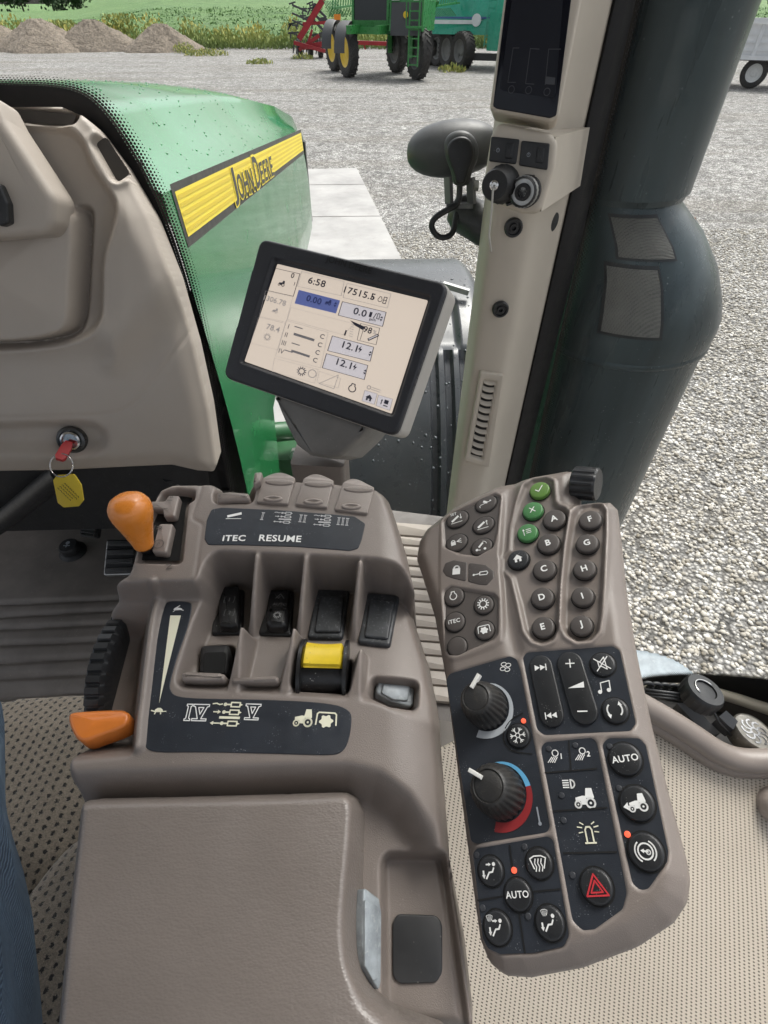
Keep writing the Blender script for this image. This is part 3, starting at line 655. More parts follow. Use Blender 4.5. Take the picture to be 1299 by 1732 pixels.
# ================================================================== THE TRACTOR OUTSIDE THE GLASS
def lerp_tab(tab, y):
    xs = [t[0] for t in tab]; return [float(np.interp(y, xs, [t[k] for t in tab])) for k in range(1, len(tab[0]))]
HX = -.28; CX = -.65
def hood():
    t = thing('tractor_bonnet', (CX, 1.9, 1.3), 'glossy green tractor bonnet with a yellow side stripe, raindrops on top', 'bonnet')
    ztab = [(.72, 2.51), (.95, 2.493), (1.2, 2.472), (1.5, 2.448), (1.8, 2.42), (2.1, 2.385), (2.4, 2.336), (2.7, 2.268), (2.9, 2.20), (3.05, 2.12)]
    xtab = [(.72, -.34), (.95, -.366), (1.2, -.39), (1.8, -.388), (2.1, -.36), (2.4, -.325), (2.7, -.295), (2.9, -.30), (3.05, -.33)]
    ys = np.concatenate([np.linspace(.822, 2.6, 44), np.linspace(2.64, 3.05, 18)]); secs = []
    for y in ys:
        zc = lerp_tab(ztab, y)[0]; xc = lerp_tab(xtab, y)[0]; zs = 2.411-.1075*(y-.856); zb = 2.34-.110*(y-.85)
        zs = min(zs, zc-.02); zb = min(zb, zs-.03); nose = max(0, (y-2.85)/.2); nx = nose**2*.05
        zl = 1.80 if y > 1.24 else 1.80
        pr = [(CX, zc+.035)]
        for k in range(1, 9): s = k/8; pr.append((CX+(xc-CX)*s, zc+.035*(1-s**2.2)))
        for k in range(1, 15):          # concave shoulder from the crease to the stripe
            s = k/14; bx = xc+(HX-xc)*s; bz = zc+(zs-zc)*s; sag = .012*sin(pi*s); pr.append((bx-sag*.7, bz-sag*.7))
        for k in range(1, 5): s = k/4; pr.append((HX+.004*s-nx, zs+(zb-zs)*s))
        for k in range(1, 13): s = k/12; pr.append((HX+.004+.012*sin(pi*s*.8)-nx, zb+(zl-zb)*s))
        secs.append([(x, y, z) for x, z in pr])
    n = len(secs[0]); v = [p for s in secs for p in s]; f = []
    for i in range(len(secs)-1):
        for k in range(n-1): f.append([i*n+k, i*n+k+1, (i+1)*n+k+1, (i+1)*n+k])
    m = len(v); v += [(2*CX-x, y, z) for x, y, z in v]; f += [[a+m for a in q][::-1] for q in f]
    last = [(len(secs)-1)*n+k for k in range(n)]; f += [[last[k], last[k+1], last[k+1]+m, last[k]+m] for k in range(n-1)]
    mkobj('bonnet_shell', v, [q[::-1] for q in f], GREENP, t, 50)
    mb = MB(); mb.box((CX, .83, 2.1), (.70, .01, .7)); mb.build('rear_seal_wall', BLACK, t)
    # lower side panel behind the stripe
    mb = MB(); pr = [(HX-.01, .822, 1.25), (HX-.01, 1.13, 1.25), (HX-.005, 1.21, 1.5), (HX+.006, 1.26, 1.795), (HX+.006, .822, 1.795)]; mb.sweep(pr, (-.03, 0, 0), (0, 0, 0)); mb.build('side_panel', GREENP, t, 30)
    fn = lambda y, s, o=.006: Vector((HX+.004*min(1, max(0, s))+o, y, (2.411-.1075*(y-.856))*(1-s)+(2.34-.110*(y-.85))*s))
    def band(name, y0, y1, s0, s1, o, m, cut=0.0, nn=24):
        v = []; f = []
        for i in range(nn+1):
            y = y0+(y1-y0)*i/nn
            for k in range(3): s = s0+(s1-s0)*k/2; v.append(fn(y+cut*(s if i == 0 else 0), s, o))
        for i in range(nn):
            for k in range(2): f.append([i*3+k, i*3+k+1, (i+1)*3+k+1, (i+1)*3+k])
        return mkobj(name, v, [q[::-1] for q in f], m, t, 0)
    band('stripe_border', .862, 2.86, -.10, 1.08, .0010, DECALK); band('yellow_stripe', .875, 2.84, .05, .90, .0016, DECALY)
    for k in range(5): band('stripe_line', .88, 2.82, (.12+.155*k), (.20+.155*k), .0022, DECALY2)
    # lettering
    def put(ch, y0, y1, s0, s1):
        for nm, bold, o, mt in (('letter_outline', .07, .0028, DECALY), ('letter', .022, .0034, DECALK)):
            v, f = text_geo(ch, bold); a = np.array(text_geo(ch, .012)[0]); lo, hi = a.min(0), a.max(0)
            mkobj(nm, [fn(y0+(y1-y0)*(x-lo[0])/(hi[0]-lo[0]), s0+(s1-s0)*(hi[1]-y)/(hi[1]-lo[1]), o) for x, y in v], [list(q) for q in f], mt, t, 0)
    L0 = 1.245; w = .052
    ts = [('J', .00, .045, .12, 1.18), ('O', .056, .118, .36, 1.10), ('H', .132, .188, .38, 1.12), ('N', .204, .262, .40, 1.14), ('D', .300, .375, .10, 1.14), ('E', .392, .438, .38, 1.12), ('E', .456, .502, .38, 1.12), ('R', .520, .575, .38, 1.12), ('E', .592, .640, .38, 1.12)]
    for ch, a, b_, s0, s1 in ts: put(ch, L0+a*.92, L0+b_*.92, s0*.86, s1*.86)
    # raindrops on the bonnet, as tiny beads
    mb = MB(); r = random.Random(5)
    for k in range(300):
        y = .95+1.5*r.random(); s = r.random(); zc = lerp_tab(ztab, y)[0]; xc = lerp_tab(xtab, y)[0]; zs = 2.411-.1075*(y-.856)
        if r.random() < .6: u = r.random()*.95+.02; p = Vector((CX+(xc-CX)*u, y, zc+.035*(1-u**2.2)))
        else: sag = .012*sin(pi*s); p = Vector((xc+(HX-xc)*s-sag*.7, y, zc+(zs-zc)*s-sag*.7))
        rr = .0010+.0018*r.random(); mb.lathe(p, (.4, 0, .9), [(rr, 0), (rr*.75, rr*.45), (0.0002, rr*.62)], 6)
    o = mb.build('raindrop', mat('water_bead', (.10, .26, .14), .08, var=.1), t, 180); o['kind'] = 'stuff'
    # grille end and headlamp wedge at the nose
    mb = MB(); mb.box((HX+.002, 2.93, 1.98), (.012, .05, .34)); mb.build('nose_trim', BLACK, t)
hood()
# engine-bay pieces below the bonnet edge
t = thing('engine_frame', (-.2, 1.5, 1.0), 'dark green hydraulic lines and frame castings below the bonnet edge', 'engine frame')
EG = mat('casting_green', (.02, .10, .035), .4, var=.2, vs=12)
mb = MB(); mb.tube([(-.40, 1.30, 1.66), (-.2, 1.38, 1.62), (-.17, 1.44, 1.58), (-.17, 1.50, 1.3)], .032, 10); mb.tube([(-.40, 1.3, 1.5), (-.22, 1.36, 1.48), (-.17, 1.42, 1.40)], .03, 10); mb.build('hydraulic_pipe', EG, t)
mb = MB(); mb.box((-.30, 1.42, 1.3), (.28, .3, .28)); mb.box((-.26, 1.36, 1.50), (.12, .1, .1)); mb.build('casting', EG, t)
for p in ((-.16, 1.29, 1.5), (-.24, 1.3, 1.58), (-.1, 1.35, 1.62)): mb = MB(); mb.lathe(p, (0, -1, .4), [(.02, -.02), (.02, .012), (.012, .014), (.012, .022), (.001, .023)], 6); mb.build('bolt', STEEL, t, 20)

# front wheel fender: moulded arch with ribs
FEND = mat('weathered_black_fender', (.048, .052, .058), .30, var=.15, vs=6, grain=.1, gs=400, specks=.7, spcol=(.3, .32, .35), spscale=90)
def fender():
    t = thing('front_fender', (.2, 2.3, 1.0), 'wet grey-black moulded front wheel fender with raised ribs', 'fender')
    wc = Vector((.2, 2.25, .87)); R = .93; x0, x1 = -.24, .47
    ny, na = 150, 90; v = []; f = []
    for i in range(na+1):
        a = radians(60+145*i/na); s = i/na          # from front of the crown back towards the cab
        for k in range(ny+1):
            u = k/ny; x = x0+(x1-x0)*u; e = min(u, 1-u)*(x1-x0); r = R-.05*max(0, 1-e/.07)**2.2
            if s > .42:
                for c_ in (.68, .76, .84): r += -.026*min(1, (1-abs(u-c_)/.026)*2.2) if abs(u-c_) < .026 else 0
            if .30 < s < .41 and .58 < u < .84: r -= .022*min(1, min(s-.30, .41-s)/.012, min(u-.58, .84-u)/.03)
            wob = .035*max(0, s-.55)
            v.append((x, wc.y+r*cos(a)*(1.0)-wob, wc.z+r*sin(a) if a < pi else wc.z-(a-pi)*R))
    m = ny+1
    for i in range(na):
        for k in range(ny): f.append([i*m+k, i*m+k+1, (i+1)*m+k+1, (i+1)*m+k])
    # rolled edges
    b0 = len(v)
    for k, sgn in ((0, 1), (ny, -1)):
        base = len(v)
        for i in range(na+1): p = Vector(v[i*m+k]); d = (Vector((0, wc.y, wc.z))-Vector((0, p.y, p.z))).normalized(); v.append(p+d*.06)
        for i in range(na): q = [i*m+k, (i+1)*m+k, base+i+1, base+i]; f.append(q if sgn > 0 else q[::-1])
    mkobj('fender_shell', v, f, FEND, t, 60)
    mb = MB(); mb.bar((.30, 2.05, 1.82), (.40, 2.02, 1.80), .02); mb.build('badge_edge', STEEL, t)
    mb = MB(); mb.tube([(.40, 1.52, 1.55), (.43, 1.47, 1.50), (.43, 1.46, 1.40), (.40, 1.46, 1.34)], .012, 8); mb.build('hose', BLACK, t)
    mb = MB(); r = random.Random(8)
    for k in range(260):
        a = radians(95+90*r.random()); x = x0+.05+(x1-x0-.1)*r.random(); d = Vector((0, cos(a), sin(a))); rr = .003+.004*r.random()
        mb.lathe(wc*1+Vector((x-wc.x, 0, 0))+d*(R-.001), d, [(rr, 0), (rr*.7, rr*.5), (.0003, rr*.65)], 6)
    o = mb.build('raindrop', mat('bead_dark', (.09, .10, .11), .1), t, 180); o['kind'] = 'stuff'
    wheel((.2, 2.25, .87), .84, .42, (1, 0, 0), t, RIMY, 20)
fender()

# exhaust stack with heat shields
EXH = mat('satin_blackened_steel', (.040, .055, .060), .30, metal=.35, var=.35, vs=14, stretch=(1, 1, .12), grain=.12, gs=700, specks=.6, spcol=(.25, .28, .28), spscale=150)
EXG = mat('perforated_guard', (.14, .14, .13), .7, var=.35, vs=120)
def exhaust():
    t = thing('exhaust_stack', (.515, .95, 1.0), 'tall blackened exhaust stack with wide muffler and mesh windows', 'exhaust stack')
    up, low = Vector((.41, .95, 0)), Vector((.485, .95, 0)); ru, rl = .105, .165
    mb = MB(); mb.lathe(up, (0, 0, 1), [(ru-.006, 2.392), (ru, 2.385), (ru+.002, 2.397), (ru+.004, 3.6)], 48, fn=lambda k, i, r: r); mb.build('upper_shield', EXH, t, 50)
    mb = MB(); mb.lathe(up+Vector((-.01, -.03, 0)), (0, 0, 1), [(ru-.001, 2.40), (ru-.001, 3.6)], 40); mb.build('shield_overlap', EXH, t, 50)
    # shoulder: from the pipe out to the muffler
    prof = [(0, .094, 2.42), (0, .096, 2.385), (.15, .104, 2.368), (.45, .122, 2.335), (.75, .143, 2.285), (.93, .159, 2.235), (1, .166, 2.205), (1, .1675, 2.18), (1, .165, 2.150)]
    v = []; f = []; n = 64
    for s, r, z in prof:
        c = up.lerp(low, s)
        for k in range(n): a = 2*pi*k/n; v.append((c.x+r*cos(a), c.y+r*sin(a), z))
    for i in range(len(prof)-1):
        for k in range(n): f.append([i*n+k, (i+1)*n+k, (i+1)*n+(k+1) % n, i*n+(k+1) % n])
    mkobj('shoulder_shield', v, [q[::-1] for q in f], EXH, t, 60)
    mb = MB(); mb.lathe(low, (0, 0, 1), [(.160, .45), (.161, 2.1), (.161, 2.17)], 64); mb.build('muffler_shield', EXH, t, 60)
    mb = MB(); mb.lathe(low, (0, 0, 1), [(.163, 2.148), (.1675, 2.151), (.1675, 2.157), (.165, 2.162)], 64); mb.build('seam_band', EXH, t, 60)
    # mesh windows, as curved patches just proud of the shield, with a raised rim
    def patch(name, c, fr, a0, a1, z0, z1, mt, o):
        v = []; f = []; na, nz = 14, 10
        for i in range(na+1):
            for j in range(nz+1):
                a = radians(a0+(a1-a0)*i/na); z = z0+(z1-z0)*j/nz; cc, r = fr(z); v.append((cc.x+(r+o)*cos(a), cc.y+(r+o)*sin(a), z))
        for i in range(na):
            for j in range(nz): f.append([i*(nz+1)+j, (i+1)*(nz+1)+j, (i+1)*(nz+1)+j+1, i*(nz+1)+j+1])
        return mkobj(name, v, f, mt, t, 60)
    def fr(z):
        zs = [p[2] for p in prof][::-1]; s = float(np.interp(z, zs, [p[0] for p in prof][::-1])); r = float(np.interp(z, zs, [p[1] for p in prof][::-1])); return up.lerp(low, s), r
    pm, nt, b = nodes('guard_mesh'); vec = coords(nt); vo = N(nt, 'ShaderNodeTexVoronoi', feature='F1'); vo.inputs['Scale'].default_value = 520; vo.inputs['Randomness'].default_value = .15; L(nt, vec, vo.inputs['Vector'])
    c = ramp(nt, vo.outputs['Distance'], [(.28, (.05, .05, .047)), (.42, (.15, .15, .14))]); c = mixc(nt, ramp(nt, noise(nt, vec, 60, 5), [(.35, 0.0), (.75, .6)]), c, (.17, .17, .155)); L(nt, c, b.inputs['Base Color']); b.inputs['Roughness'].default_value = .75; bump(nt, b, vo.outputs['Distance'], .6, .003)
    patch('mesh_window', None, fr, -116, -78, 2.322, 2.372, pm, .0035); patch('mesh_window', None, fr, -124, -92, 2.212, 2.308, pm, .003)
    patch('window_rim', None, fr, -118, -76, 2.318, 2.376, BLACK, .0016); patch('window_rim', None, fr, -126, -90, 2.207, 2.313, BLACK, .0012)
    mb = MB(); p = Vector((.540, .93, 2.335)); mb.lathe(p, (1, -.2, .5), [(.008, -.02), (.008, .004), (.012, .005), (.012, .013), (.001, .014)], 6); mb.build('bolt', mat('rusty_bolt', (.20, .09, .05), .8, var=.3, vs=90), t, 20)
    mb = MB(); mb.lathe((.645, .93, 2.10), (1, -.2, .1), [(.006, -.01), (.009, .004), (.009, .010), (.001, .011)], 6); mb.build('bolt', MT['rusty_bolt'], t, 20)
exhaust()
# ================================================================== THE CAB SHELL
GL = glassmat('window_glass')
def fritmat():
    m, nt, b = nodes('ceramic_frit'); b.inputs['Base Color'].default_value = (.008, .008, .009, 1); b.inputs['Roughness'].default_value = .25
    uv = N(nt, 'ShaderNodeUVMap'); sp = N(nt, 'ShaderNodeSeparateXYZ'); L(nt, uv.outputs[0], sp.inputs[0])
    row = mathn(nt, 'FLOOR', mathn(nt, 'MULTIPLY', sp.outputs[1], 1.0)); sh = mathn(nt, 'MULTIPLY', mathn(nt, 'MODULO', row, 2.0), .5)
    fx = mathn(nt, 'SUBTRACT', mathn(nt, 'FRACT', mathn(nt, 'ADD', sp.outputs[0], sh)), .5); fy = mathn(nt, 'SUBTRACT', mathn(nt, 'FRACT', sp.outputs[1]), .5)
    d = mathn(nt, 'SQRT', mathn(nt, 'ADD', mathn(nt, 'MULTIPLY', fx, fx), mathn(nt, 'MULTIPLY', fy, fy)))
    r = mathn(nt, 'SUBTRACT', .60, mathn(nt, 'MULTIPLY', row, .105)); a = mathn(nt, 'LESS_THAN', d, r); L(nt, a, b.inputs['Alpha']); MT['frit'] = m; return m
FRIT = fritmat(); SEAL = mat('black_seal', (.008, .008, .009), .5, var=.2, vs=30, spec=.25)
def strip(name, A, B, mt, parent, uvs=None):
    """ribbon between two 3-D polylines; uvs = (pitch, rows)"""
    n = len(A); v = [p for ab in zip(A, B) for p in ab]; f = [[2*i, 2*i+1, 2*i+3, 2*i+2] for i in range(n-1)]; uv = None
    if uvs:
        s = 0; uv = []
        for i in range(n):
            if i: s += (Vector(A[i])-Vector(A[i-1])).length
            uv += [(s/uvs[0], 0), (s/uvs[0], uvs[1])]
    return mkobj(name, v, f, mt, parent, 40, uv)
def curve_px(pts, n=6): return chaikin(pts, 3, closed=False)
# windscreen: an upright pane ahead of the dash, black frit following the dash edge
YW = .812
t = thing('windscreen', (-.6, YW, 1.5), 'clear windscreen with black dotted frit edge ahead of the dash', 'windscreen')
mb = MB(); mb.add([(-1.5, YW, 2.0), (-.34, YW, 2.0), (-.34, YW, 1.74), (.215, YW, 1.74), (.215, YW, 3.4), (-1.5, YW, 3.4)], [[0, 1, 2, 3, 4, 5]]); mb.build('pane', GL, t, 0)
inn = [(-260, 190), (0, 190), (80, 192), (128, 208), (186, 280), (236, 370), (281, 478), (316, 595), (340, 703), (356, 830)]
out = [(-260, 139), (0, 143), (110, 146), (164, 171), (220, 251), (269, 346), (311, 466), (343, 590), (364, 700), (386, 830)]
fr_ = [(-260, 122), (0, 126), (122, 129), (182, 156), (243, 239), (294, 337), (335, 460), (363, 590), (381, 700), (399, 830)]
ci, co, cf = (curve_px(q) for q in (inn, out, fr_))
A = [aty(x, y, YW-.002) for x, y in ci]; B = [aty(x, y, YW-.002) for x, y in co]; D = [aty(x, y, YW-.002) for x, y in cf]
strip('frit_band', A, B, SEAL, t); strip('frit_dots', B, D, FRIT, t, (.0040, 5))
# right side window
GP = Plane((.295, .79, 2.0), (-.83, -.557, 0), (.557, -.83, 0))
t = thing('side_window', (.55, .4, 1.8), 'right side window pane with black frit along its lower edge', 'window')
mb = MB(); mb.add([GP.pt(.0, -.45), GP.pt(1.25, -.45), GP.pt(1.25, 1.3), GP.pt(.0, 1.3)], [[0, 1, 2, 3]]); mb.build('pane', GL, t, 0)
lo = curve_px([(1060, 1172), (1090, 1160), (1160, 1158), (1230, 1170), (1320, 1205), (1440, 1245), (1700, 1258), (2100, 1262)]); hi_ = curve_px([(1060, 1160), (1090, 1146), (1160, 1141), (1230, 1143), (1320, 1152), (1440, 1172), (1700, 1190), (2100, 1200)]); fd = curve_px([(1060, 1150), (1090, 1139), (1160, 1134), (1230, 1135), (1320, 1142), (1440, 1160), (1700, 1178), (2100, 1188)])
tp = lambda q, h=.002: [GP.at(x, y, h) for x, y in q]
strip('frit_band', tp(lo), tp(hi_), SEAL, t); strip('frit_dots', tp(hi_), tp(fd), FRIT, t, (.0048, 5))

sv = [(1084, -20), (1030, 215), (990, 395), (950, 570), (905, 780), (880, 900)]; sw_ = [(x+11, y) for x, y in sv]; strip('frit_dots', tp([(x-4, y) for x, y in sv], .003), tp(sw_, .003), FRIT, t, (.0050, 5))
# A-pillar: upright moulded post
def xat(px, d): return aty(px, 500, d).x
def pillar():
    t = thing('cab_pillar', (.22, .76, 1.5), 'beige cab corner pillar with air vent and two black fasteners', 'pillar')
    sec = [(xat(800, .80), .80), (xat(806, .755), .755), (xat(812, .738), .738), (xat(822, .730), .730), (xat(850, .726), .726), (xat(868, .726), .726), (xat(878, .729), .729), (xat(886, .735), .735), (xat(900, .755), .755), (xat(928, .80), .80), (xat(932, .83), .83)]
    sec = [sec[0]]+chaikin(sec[1:-1], 2, closed=False)+[sec[-1]]
    mb = MB(); mb.sweep([(x, y, 0) for x, y in sec], (0, 0, 1.15), (0, 0, 3.3)); mb.build('pillar_cover', BEIGE, t, 40)
    s2 = [(xat(924, .795), .795), (xat(930, .79), .79), (xat(950, .806), .806), (xat(962, .83), .83), (xat(955, .85), .85), (xat(924, .85), .85)]
    mb = MB(); mb.sweep([(x, y, 0) for x, y in chaikin(s2, 1)], (0, 0, 1.15), (0, 0, 3.3)); mb.build('door_seal', SEAL, t, 50)
    # fasteners
    FP = Plane((.2, .726, 2.2), (-.03, -1, 0))
    for px, py in ((868, 384), (846, 522)):
        c = FP.px(px, py); p = FP.pt(*c)
        mb = MB(); mb.lathe(p, FP.n, [(.0115, -.002), (.0118, .004), (.0105, .006), (.0085, .0058), (.0080, .0035), (.0055, .0035), (.0050, .006), (.0028, .006), (.0024, .002), (.0003, .002)], 24); mb.build('fastener', BLACK, t, 30)
    # vent: frame, flat dark plate painting the inner shade, curved louvres
    fr = [(812, 626), (851, 632), (827, 788), (785, 776)]; inn = [(818, 640), (838, 643), (815, 774), (795, 768)]
    po = rounded(FP.poly(fr), .003); pi_ = rounded(FP.poly(inn), .002)
    def vf(U, V):
        h = np.full(U.shape, .0065); s = sdf(pi_, U, V); h = into(h, s+.003, .0050, .002); return into(h, s, .0006, .0016)
    relief('vent_frame', FP, po, vf, .0012, BEIGE, t, .0012, .002)
    mb = MB(); mb.add([FP.pt(u, v, .0010) for u, v in FP.poly(inn)], [[0, 1, 2, 3]]); mb.build('vent_shade', flat('vent_dark', (.012, .012, .012), .8), t, 0)
    for k in range(11):
        s = (k+.4)/11; a = FP.px(818+(795-818)*s, 640+(768-640)*s); b_ = FP.px(838+(815-838)*s, 643+(774-643)*s); v = []; f = []
        for i in range(9):
            w = i/8; x = a[0]+(b_[0]-a[0])*w; y = a[1]+(b_[1]-a[1])*w-.0022*sin(pi*w)
            v += [FP.pt(x, y, .0062), FP.pt(x, y+.0062, .0014), FP.pt(x, y+.0012, .0064)]
        for i in range(8): f += [[3*i, 3*i+3, 3*i+4, 3*i+1], [3*i+1, 3*i+4, 3*i+5, 3*i+2], [3*i+2, 3*i+5, 3*i+3, 3*i]]
        mkobj('louvre', v, f, BEIGE, t, 50)
    mb = MB(); mb.lathe((xat(905, .762)+.006, .775, aty(905, 377, .77).z), (.7, -.7, 0), [(.012, -.004), (.012, .004), (.001, .005)], 16); mb.build('plug', BLACK, t)
pillar()

# corner-post display and the switch module below it
DPn = Vector((-.27, -.93, .25)); DP = Plane(atd(890, 190, .50), DPn, (1, 0, 0))
def cornerpost():
    t = thing('corner_display', DP.at(900, 100), 'switched-off tall black display in beige housing on the pillar', 'display')
    po = rounded(DP.poly([(866, -120), (1002, -120), (984, 0), (945, 200), (930, 206), (834, 190), (828, 183), (852, 0)]), [0, 0, 0, .012, .004, .004, .012, 0]); v, f = slab_geo(DP, po, -.055, .0, .004); mkobj('housing', v, f, BEIGE, t, 40)
    gp = rounded(DP.poly([(872, -120), (982, -120), (966, 0), (941, 196), (930, 200), (840, 184), (834, 180), (856, 0)]), [0, 0, 0, .003, .003, .003, .003, 0])
    slab('glass', DP, gp, -.001, .0012, mat('display_glass', (.004, .005, .010), .10, var=.05, spec=.25), t, .0005)
    sm = mat('display_area', (.018, .020, .027), .15, var=.05, spec=.25)
    slab('screen', DP, rounded(DP.poly([(880, -120), (970, -120), (952, 0), (940, 160), (935, 166), (850, 154), (846, 148), (866, 0)]), .002), .0012, .0015, sm, t)
    g = GREYD; dim = flat('dim_pixels', (.05, .053, .062), .3)
    ik = Ink(); 
    for a in (([(878, 82), (868, 82), (859, 140), (872, 140)]), ([(912, 84), (897, 83), (889, 142), (903, 143)]), ([(948, 84), (928, 84), (922, 144)])): ik.line([DP.px(*p) for p in a], .0006)
    ik.poly([DP.px(*p) for p in ((924, 130), (939, 132), (938, 144), (922, 143))])
    for c in ((865, 152), (894, 153), (925, 156)): ik.ring(DP.px(*c), .0028, .0006)
    ik.v = [tuple(p) for p in ik.v]; ik.build('bar_graph', DP, (0, 0), 1, dim, t, .0018)
    # lower module
    t = thing('switch_module', DP.at(880, 290), 'beige switch block on the pillar with two black switches and two round sockets', 'switch module')
    P2 = Plane(DP.at(880, 290)-DPn.normalized()*.004, DPn, (1, 0, 0))
    po = rounded(P2.poly([(842, 206), (945, 228), (940, 280), (915, 362), (880, 360), (822, 338), (818, 310), (830, 230)]), [.010, .014, .02, .010, .004, .010, .01, .008]); v, f = slab_geo(P2, po, -.050, .0, .006, 4); mkobj('block', v, f, BEIGE, t, 40)
    # flank sloping back into the pillar
    q = P2.poly([(940, 232), (915, 358)], -.003); r_ = [P2.pt(*q[0], -.003), P2.pt(*q[1], -.003)]; s_ = [aty(1002, 214, .81), aty(985, 312, .81)]
    mb = MB(); mb.add([r_[0], s_[0], s_[1], r_[1], r_[0]+Vector((-.02, .05, 0)), s_[0]+Vector((-.06, .02, 0)), s_[1]+Vector((-.06, .02, 0)), r_[1]+Vector((-.02, .05, 0))], [[3, 2, 1, 0], [0, 1, 5, 4], [7, 6, 2, 3], [4, 5, 6, 7]]); mb.build('flank', BEIGE, t, 20)
    for c in ([(831, 231), (879, 236), (873, 278), (827, 273)], [(882, 238), (930, 243), (926, 288), (878, 280)]):
        sw = slab('rocker_switch', P2, rounded(P2.poly(c), .0018), -.002, .0025, BLACK, t, .001)
        cx = sum(p[0] for p in c)/4; cy = sum(p[1] for p in c)/4
        slab('rocker', P2, rounded(P2.poly([(cx+5, cy-13), (cx+17, cy-12), (cx+14, cy+14), (cx+2, cy+13)], .003), .001), .002, .0042, BLACK, sw, .0008)
        ik = Ink(); ik.ring((0, 0), .7, .25); ik.line([(0, .9), (0, -.2)], .25); ik.build('legend', P2, P2.px(cx-10, cy), .0022, GREYI, sw, .0028)
    # socket with hanging pin, and power socket with knurled ring
    nrm = (P2.n*1+Vector((-.25, -.1, -.05))).normalized()
    p = P2.at(850, 312); mb = MB(); kn = lambda k, i, r: r*(1+.04*(k % 2)) if 1 <= i <= 4 else r
    mb.lathe(p, nrm, [(.0175, -.004), (.0175, .003), (.0160, .006), (.0160, .012), (.0145, .014), (.0140, .030), (.0128, .033), (.0045, .0335)], 40, fn=kn); so_ = mb.build('socket', BLACKG, t, 40)
    mb = MB(); mb.lathe(p+nrm*.033, nrm, [(.0045, -.001), (.0045, .0025), (.0028, .003), (.0028, .0010), (.0002, .0010)], 16); mb.build('pin', CHROME, so_, 40)
    mb = MB(); q0 = p+nrm*.034; mb.tube([q0, q0+nrm*.003+Vector((0, 0, -.004)), q0+Vector((.000, -.002, -.02)), q0+Vector((.001, -.001, -.045)), q0+Vector((.006, 0, -.062))], .0011, 6); mb.build('lanyard', mat('pale_cord', (.5, .48, .44), .7), so_, 180)
    p = P2.at(890, 324); mb = MB(); mb.lathe(p, nrm, [(.0150, -.004), (.0150, .004), (.0135, .005), (.0135, .018), (.0118, .020), (.0118, .015), (.0080, .015), (.0075, .021), (.0045, .021), (.0045, .016), (.0002, .016)], 48, fn=lambda k, i, r: r*(1+.03*(k % 2)) if 2 <= i <= 3 else r); so2 = mb.build('socket', BLACKG, t, 40)
    mb = MB(); mb.lathe(p+nrm*.008, nrm, [(.0139, 0), (.0142, .001), (.0142, .007), (.0139, .008)], 48, fn=lambda k, i, r: r*(1+.025*(k % 2))); mb.build('knurl_ring', STEEL, so2, 40)
    mb = MB(); mb.bar(P2.at(884, 336, .004), P2.at(856, 346, .008), .005, .002); mb.bar(P2.at(898, 306, .006), P2.at(906, 300, .006), .010, .004); mb.build('cap_strap', BLACK, so2)
cornerpost()

# work lamp outside the glass, left of the pillar
def worklamp():
    LMP = mat('lamp_housing', (.045, .047, .048), .45, var=.2, vs=25, grain=.15, gs=700)
    c = atd(765, 252, .72); t = thing('work_lamp', c, 'oval black work lamp on a bracket arm outside the windscreen', 'work lamp')
    Pn = Plane(c, (CAM-c).normalized(), (1, 0, 0)); v = []; f = []; n, m = 28, 14
    a_ = .064; b_ = .034
    for i in range(m+1):
        ph = pi*i/m
        for k in range(n): th = 2*pi*k/n; v.append(Pn.pt(-cos(ph)*a_, sin(ph)**.8*b_*cos(th)-.004*cos(ph), sin(ph)**.8*.04*sin(th)))
    for i in range(m):
        for k in range(n): f.append([i*n+k, i*n+(k+1) % n, (i+1)*n+(k+1) % n, (i+1)*n+k])
    mkobj('lamp_shell', v, f, LMP, t, 180)
    px = lambda x, y, h=0: Pn.at(x, y, h)
    po = chaikin(Pn.poly([(752, 235), (768, 222), (790, 222), (806, 240), (808, 265), (796, 290), (792, 312), (766, 312), (764, 290), (752, 262)]), 2); v, f = slab_geo(Pn, po, .02, .052, .008, 4); mkobj('neck', v, f, LMP, t, 50)
    po = chaikin(Pn.poly([(756, 246), (770, 232), (790, 232), (800, 250), (798, 270), (788, 292), (786, 308), (770, 308), (768, 292), (758, 268)]), 2); v, f = slab_geo(Pn, po, .05, .058, .004, 3); mkobj('neck_cover', v, f, BLACK, t, 50)
    mb = MB()
    for x in (758, 796): mb.bar(px(x, 300, .03), px(x+2, 345, .03), .006, .012)
    mb.bar(px(755, 347, .03), px(800, 347, .03), .012, .006); mb.build('bracket', mat('bracket_grey', (.16, .16, .16), .6), t)
    mb = MB(); mb.lathe(px(802, 314, .03), Pn.u, [(.007, 0), (.007, .006), (.001, .007)], 6); mb.build('bolt', STEEL, t, 20)
    mb = MB(); mb.tube([px(*q) for q in chaikin([(778, 310, .04), (776, 345, .04), (762, 352, .045), (734, 368, .045), (728, 385, .045), (743, 404, .045), (766, 398, .04), (770, 370, .03), (776, 350, .02)], 3, False)], .0042, 8); mb.build('cable', BLACK, t, 180)
    mb = MB(); a = px(768, 352, .0); b2 = px(860, 405, .03); mb.tube([a, a.lerp(b2, .12), a.lerp(b2, .6), b2], [.019, .026, .027, .026], 16); mb.build('arm', LMP, t, 60)
worklamp()

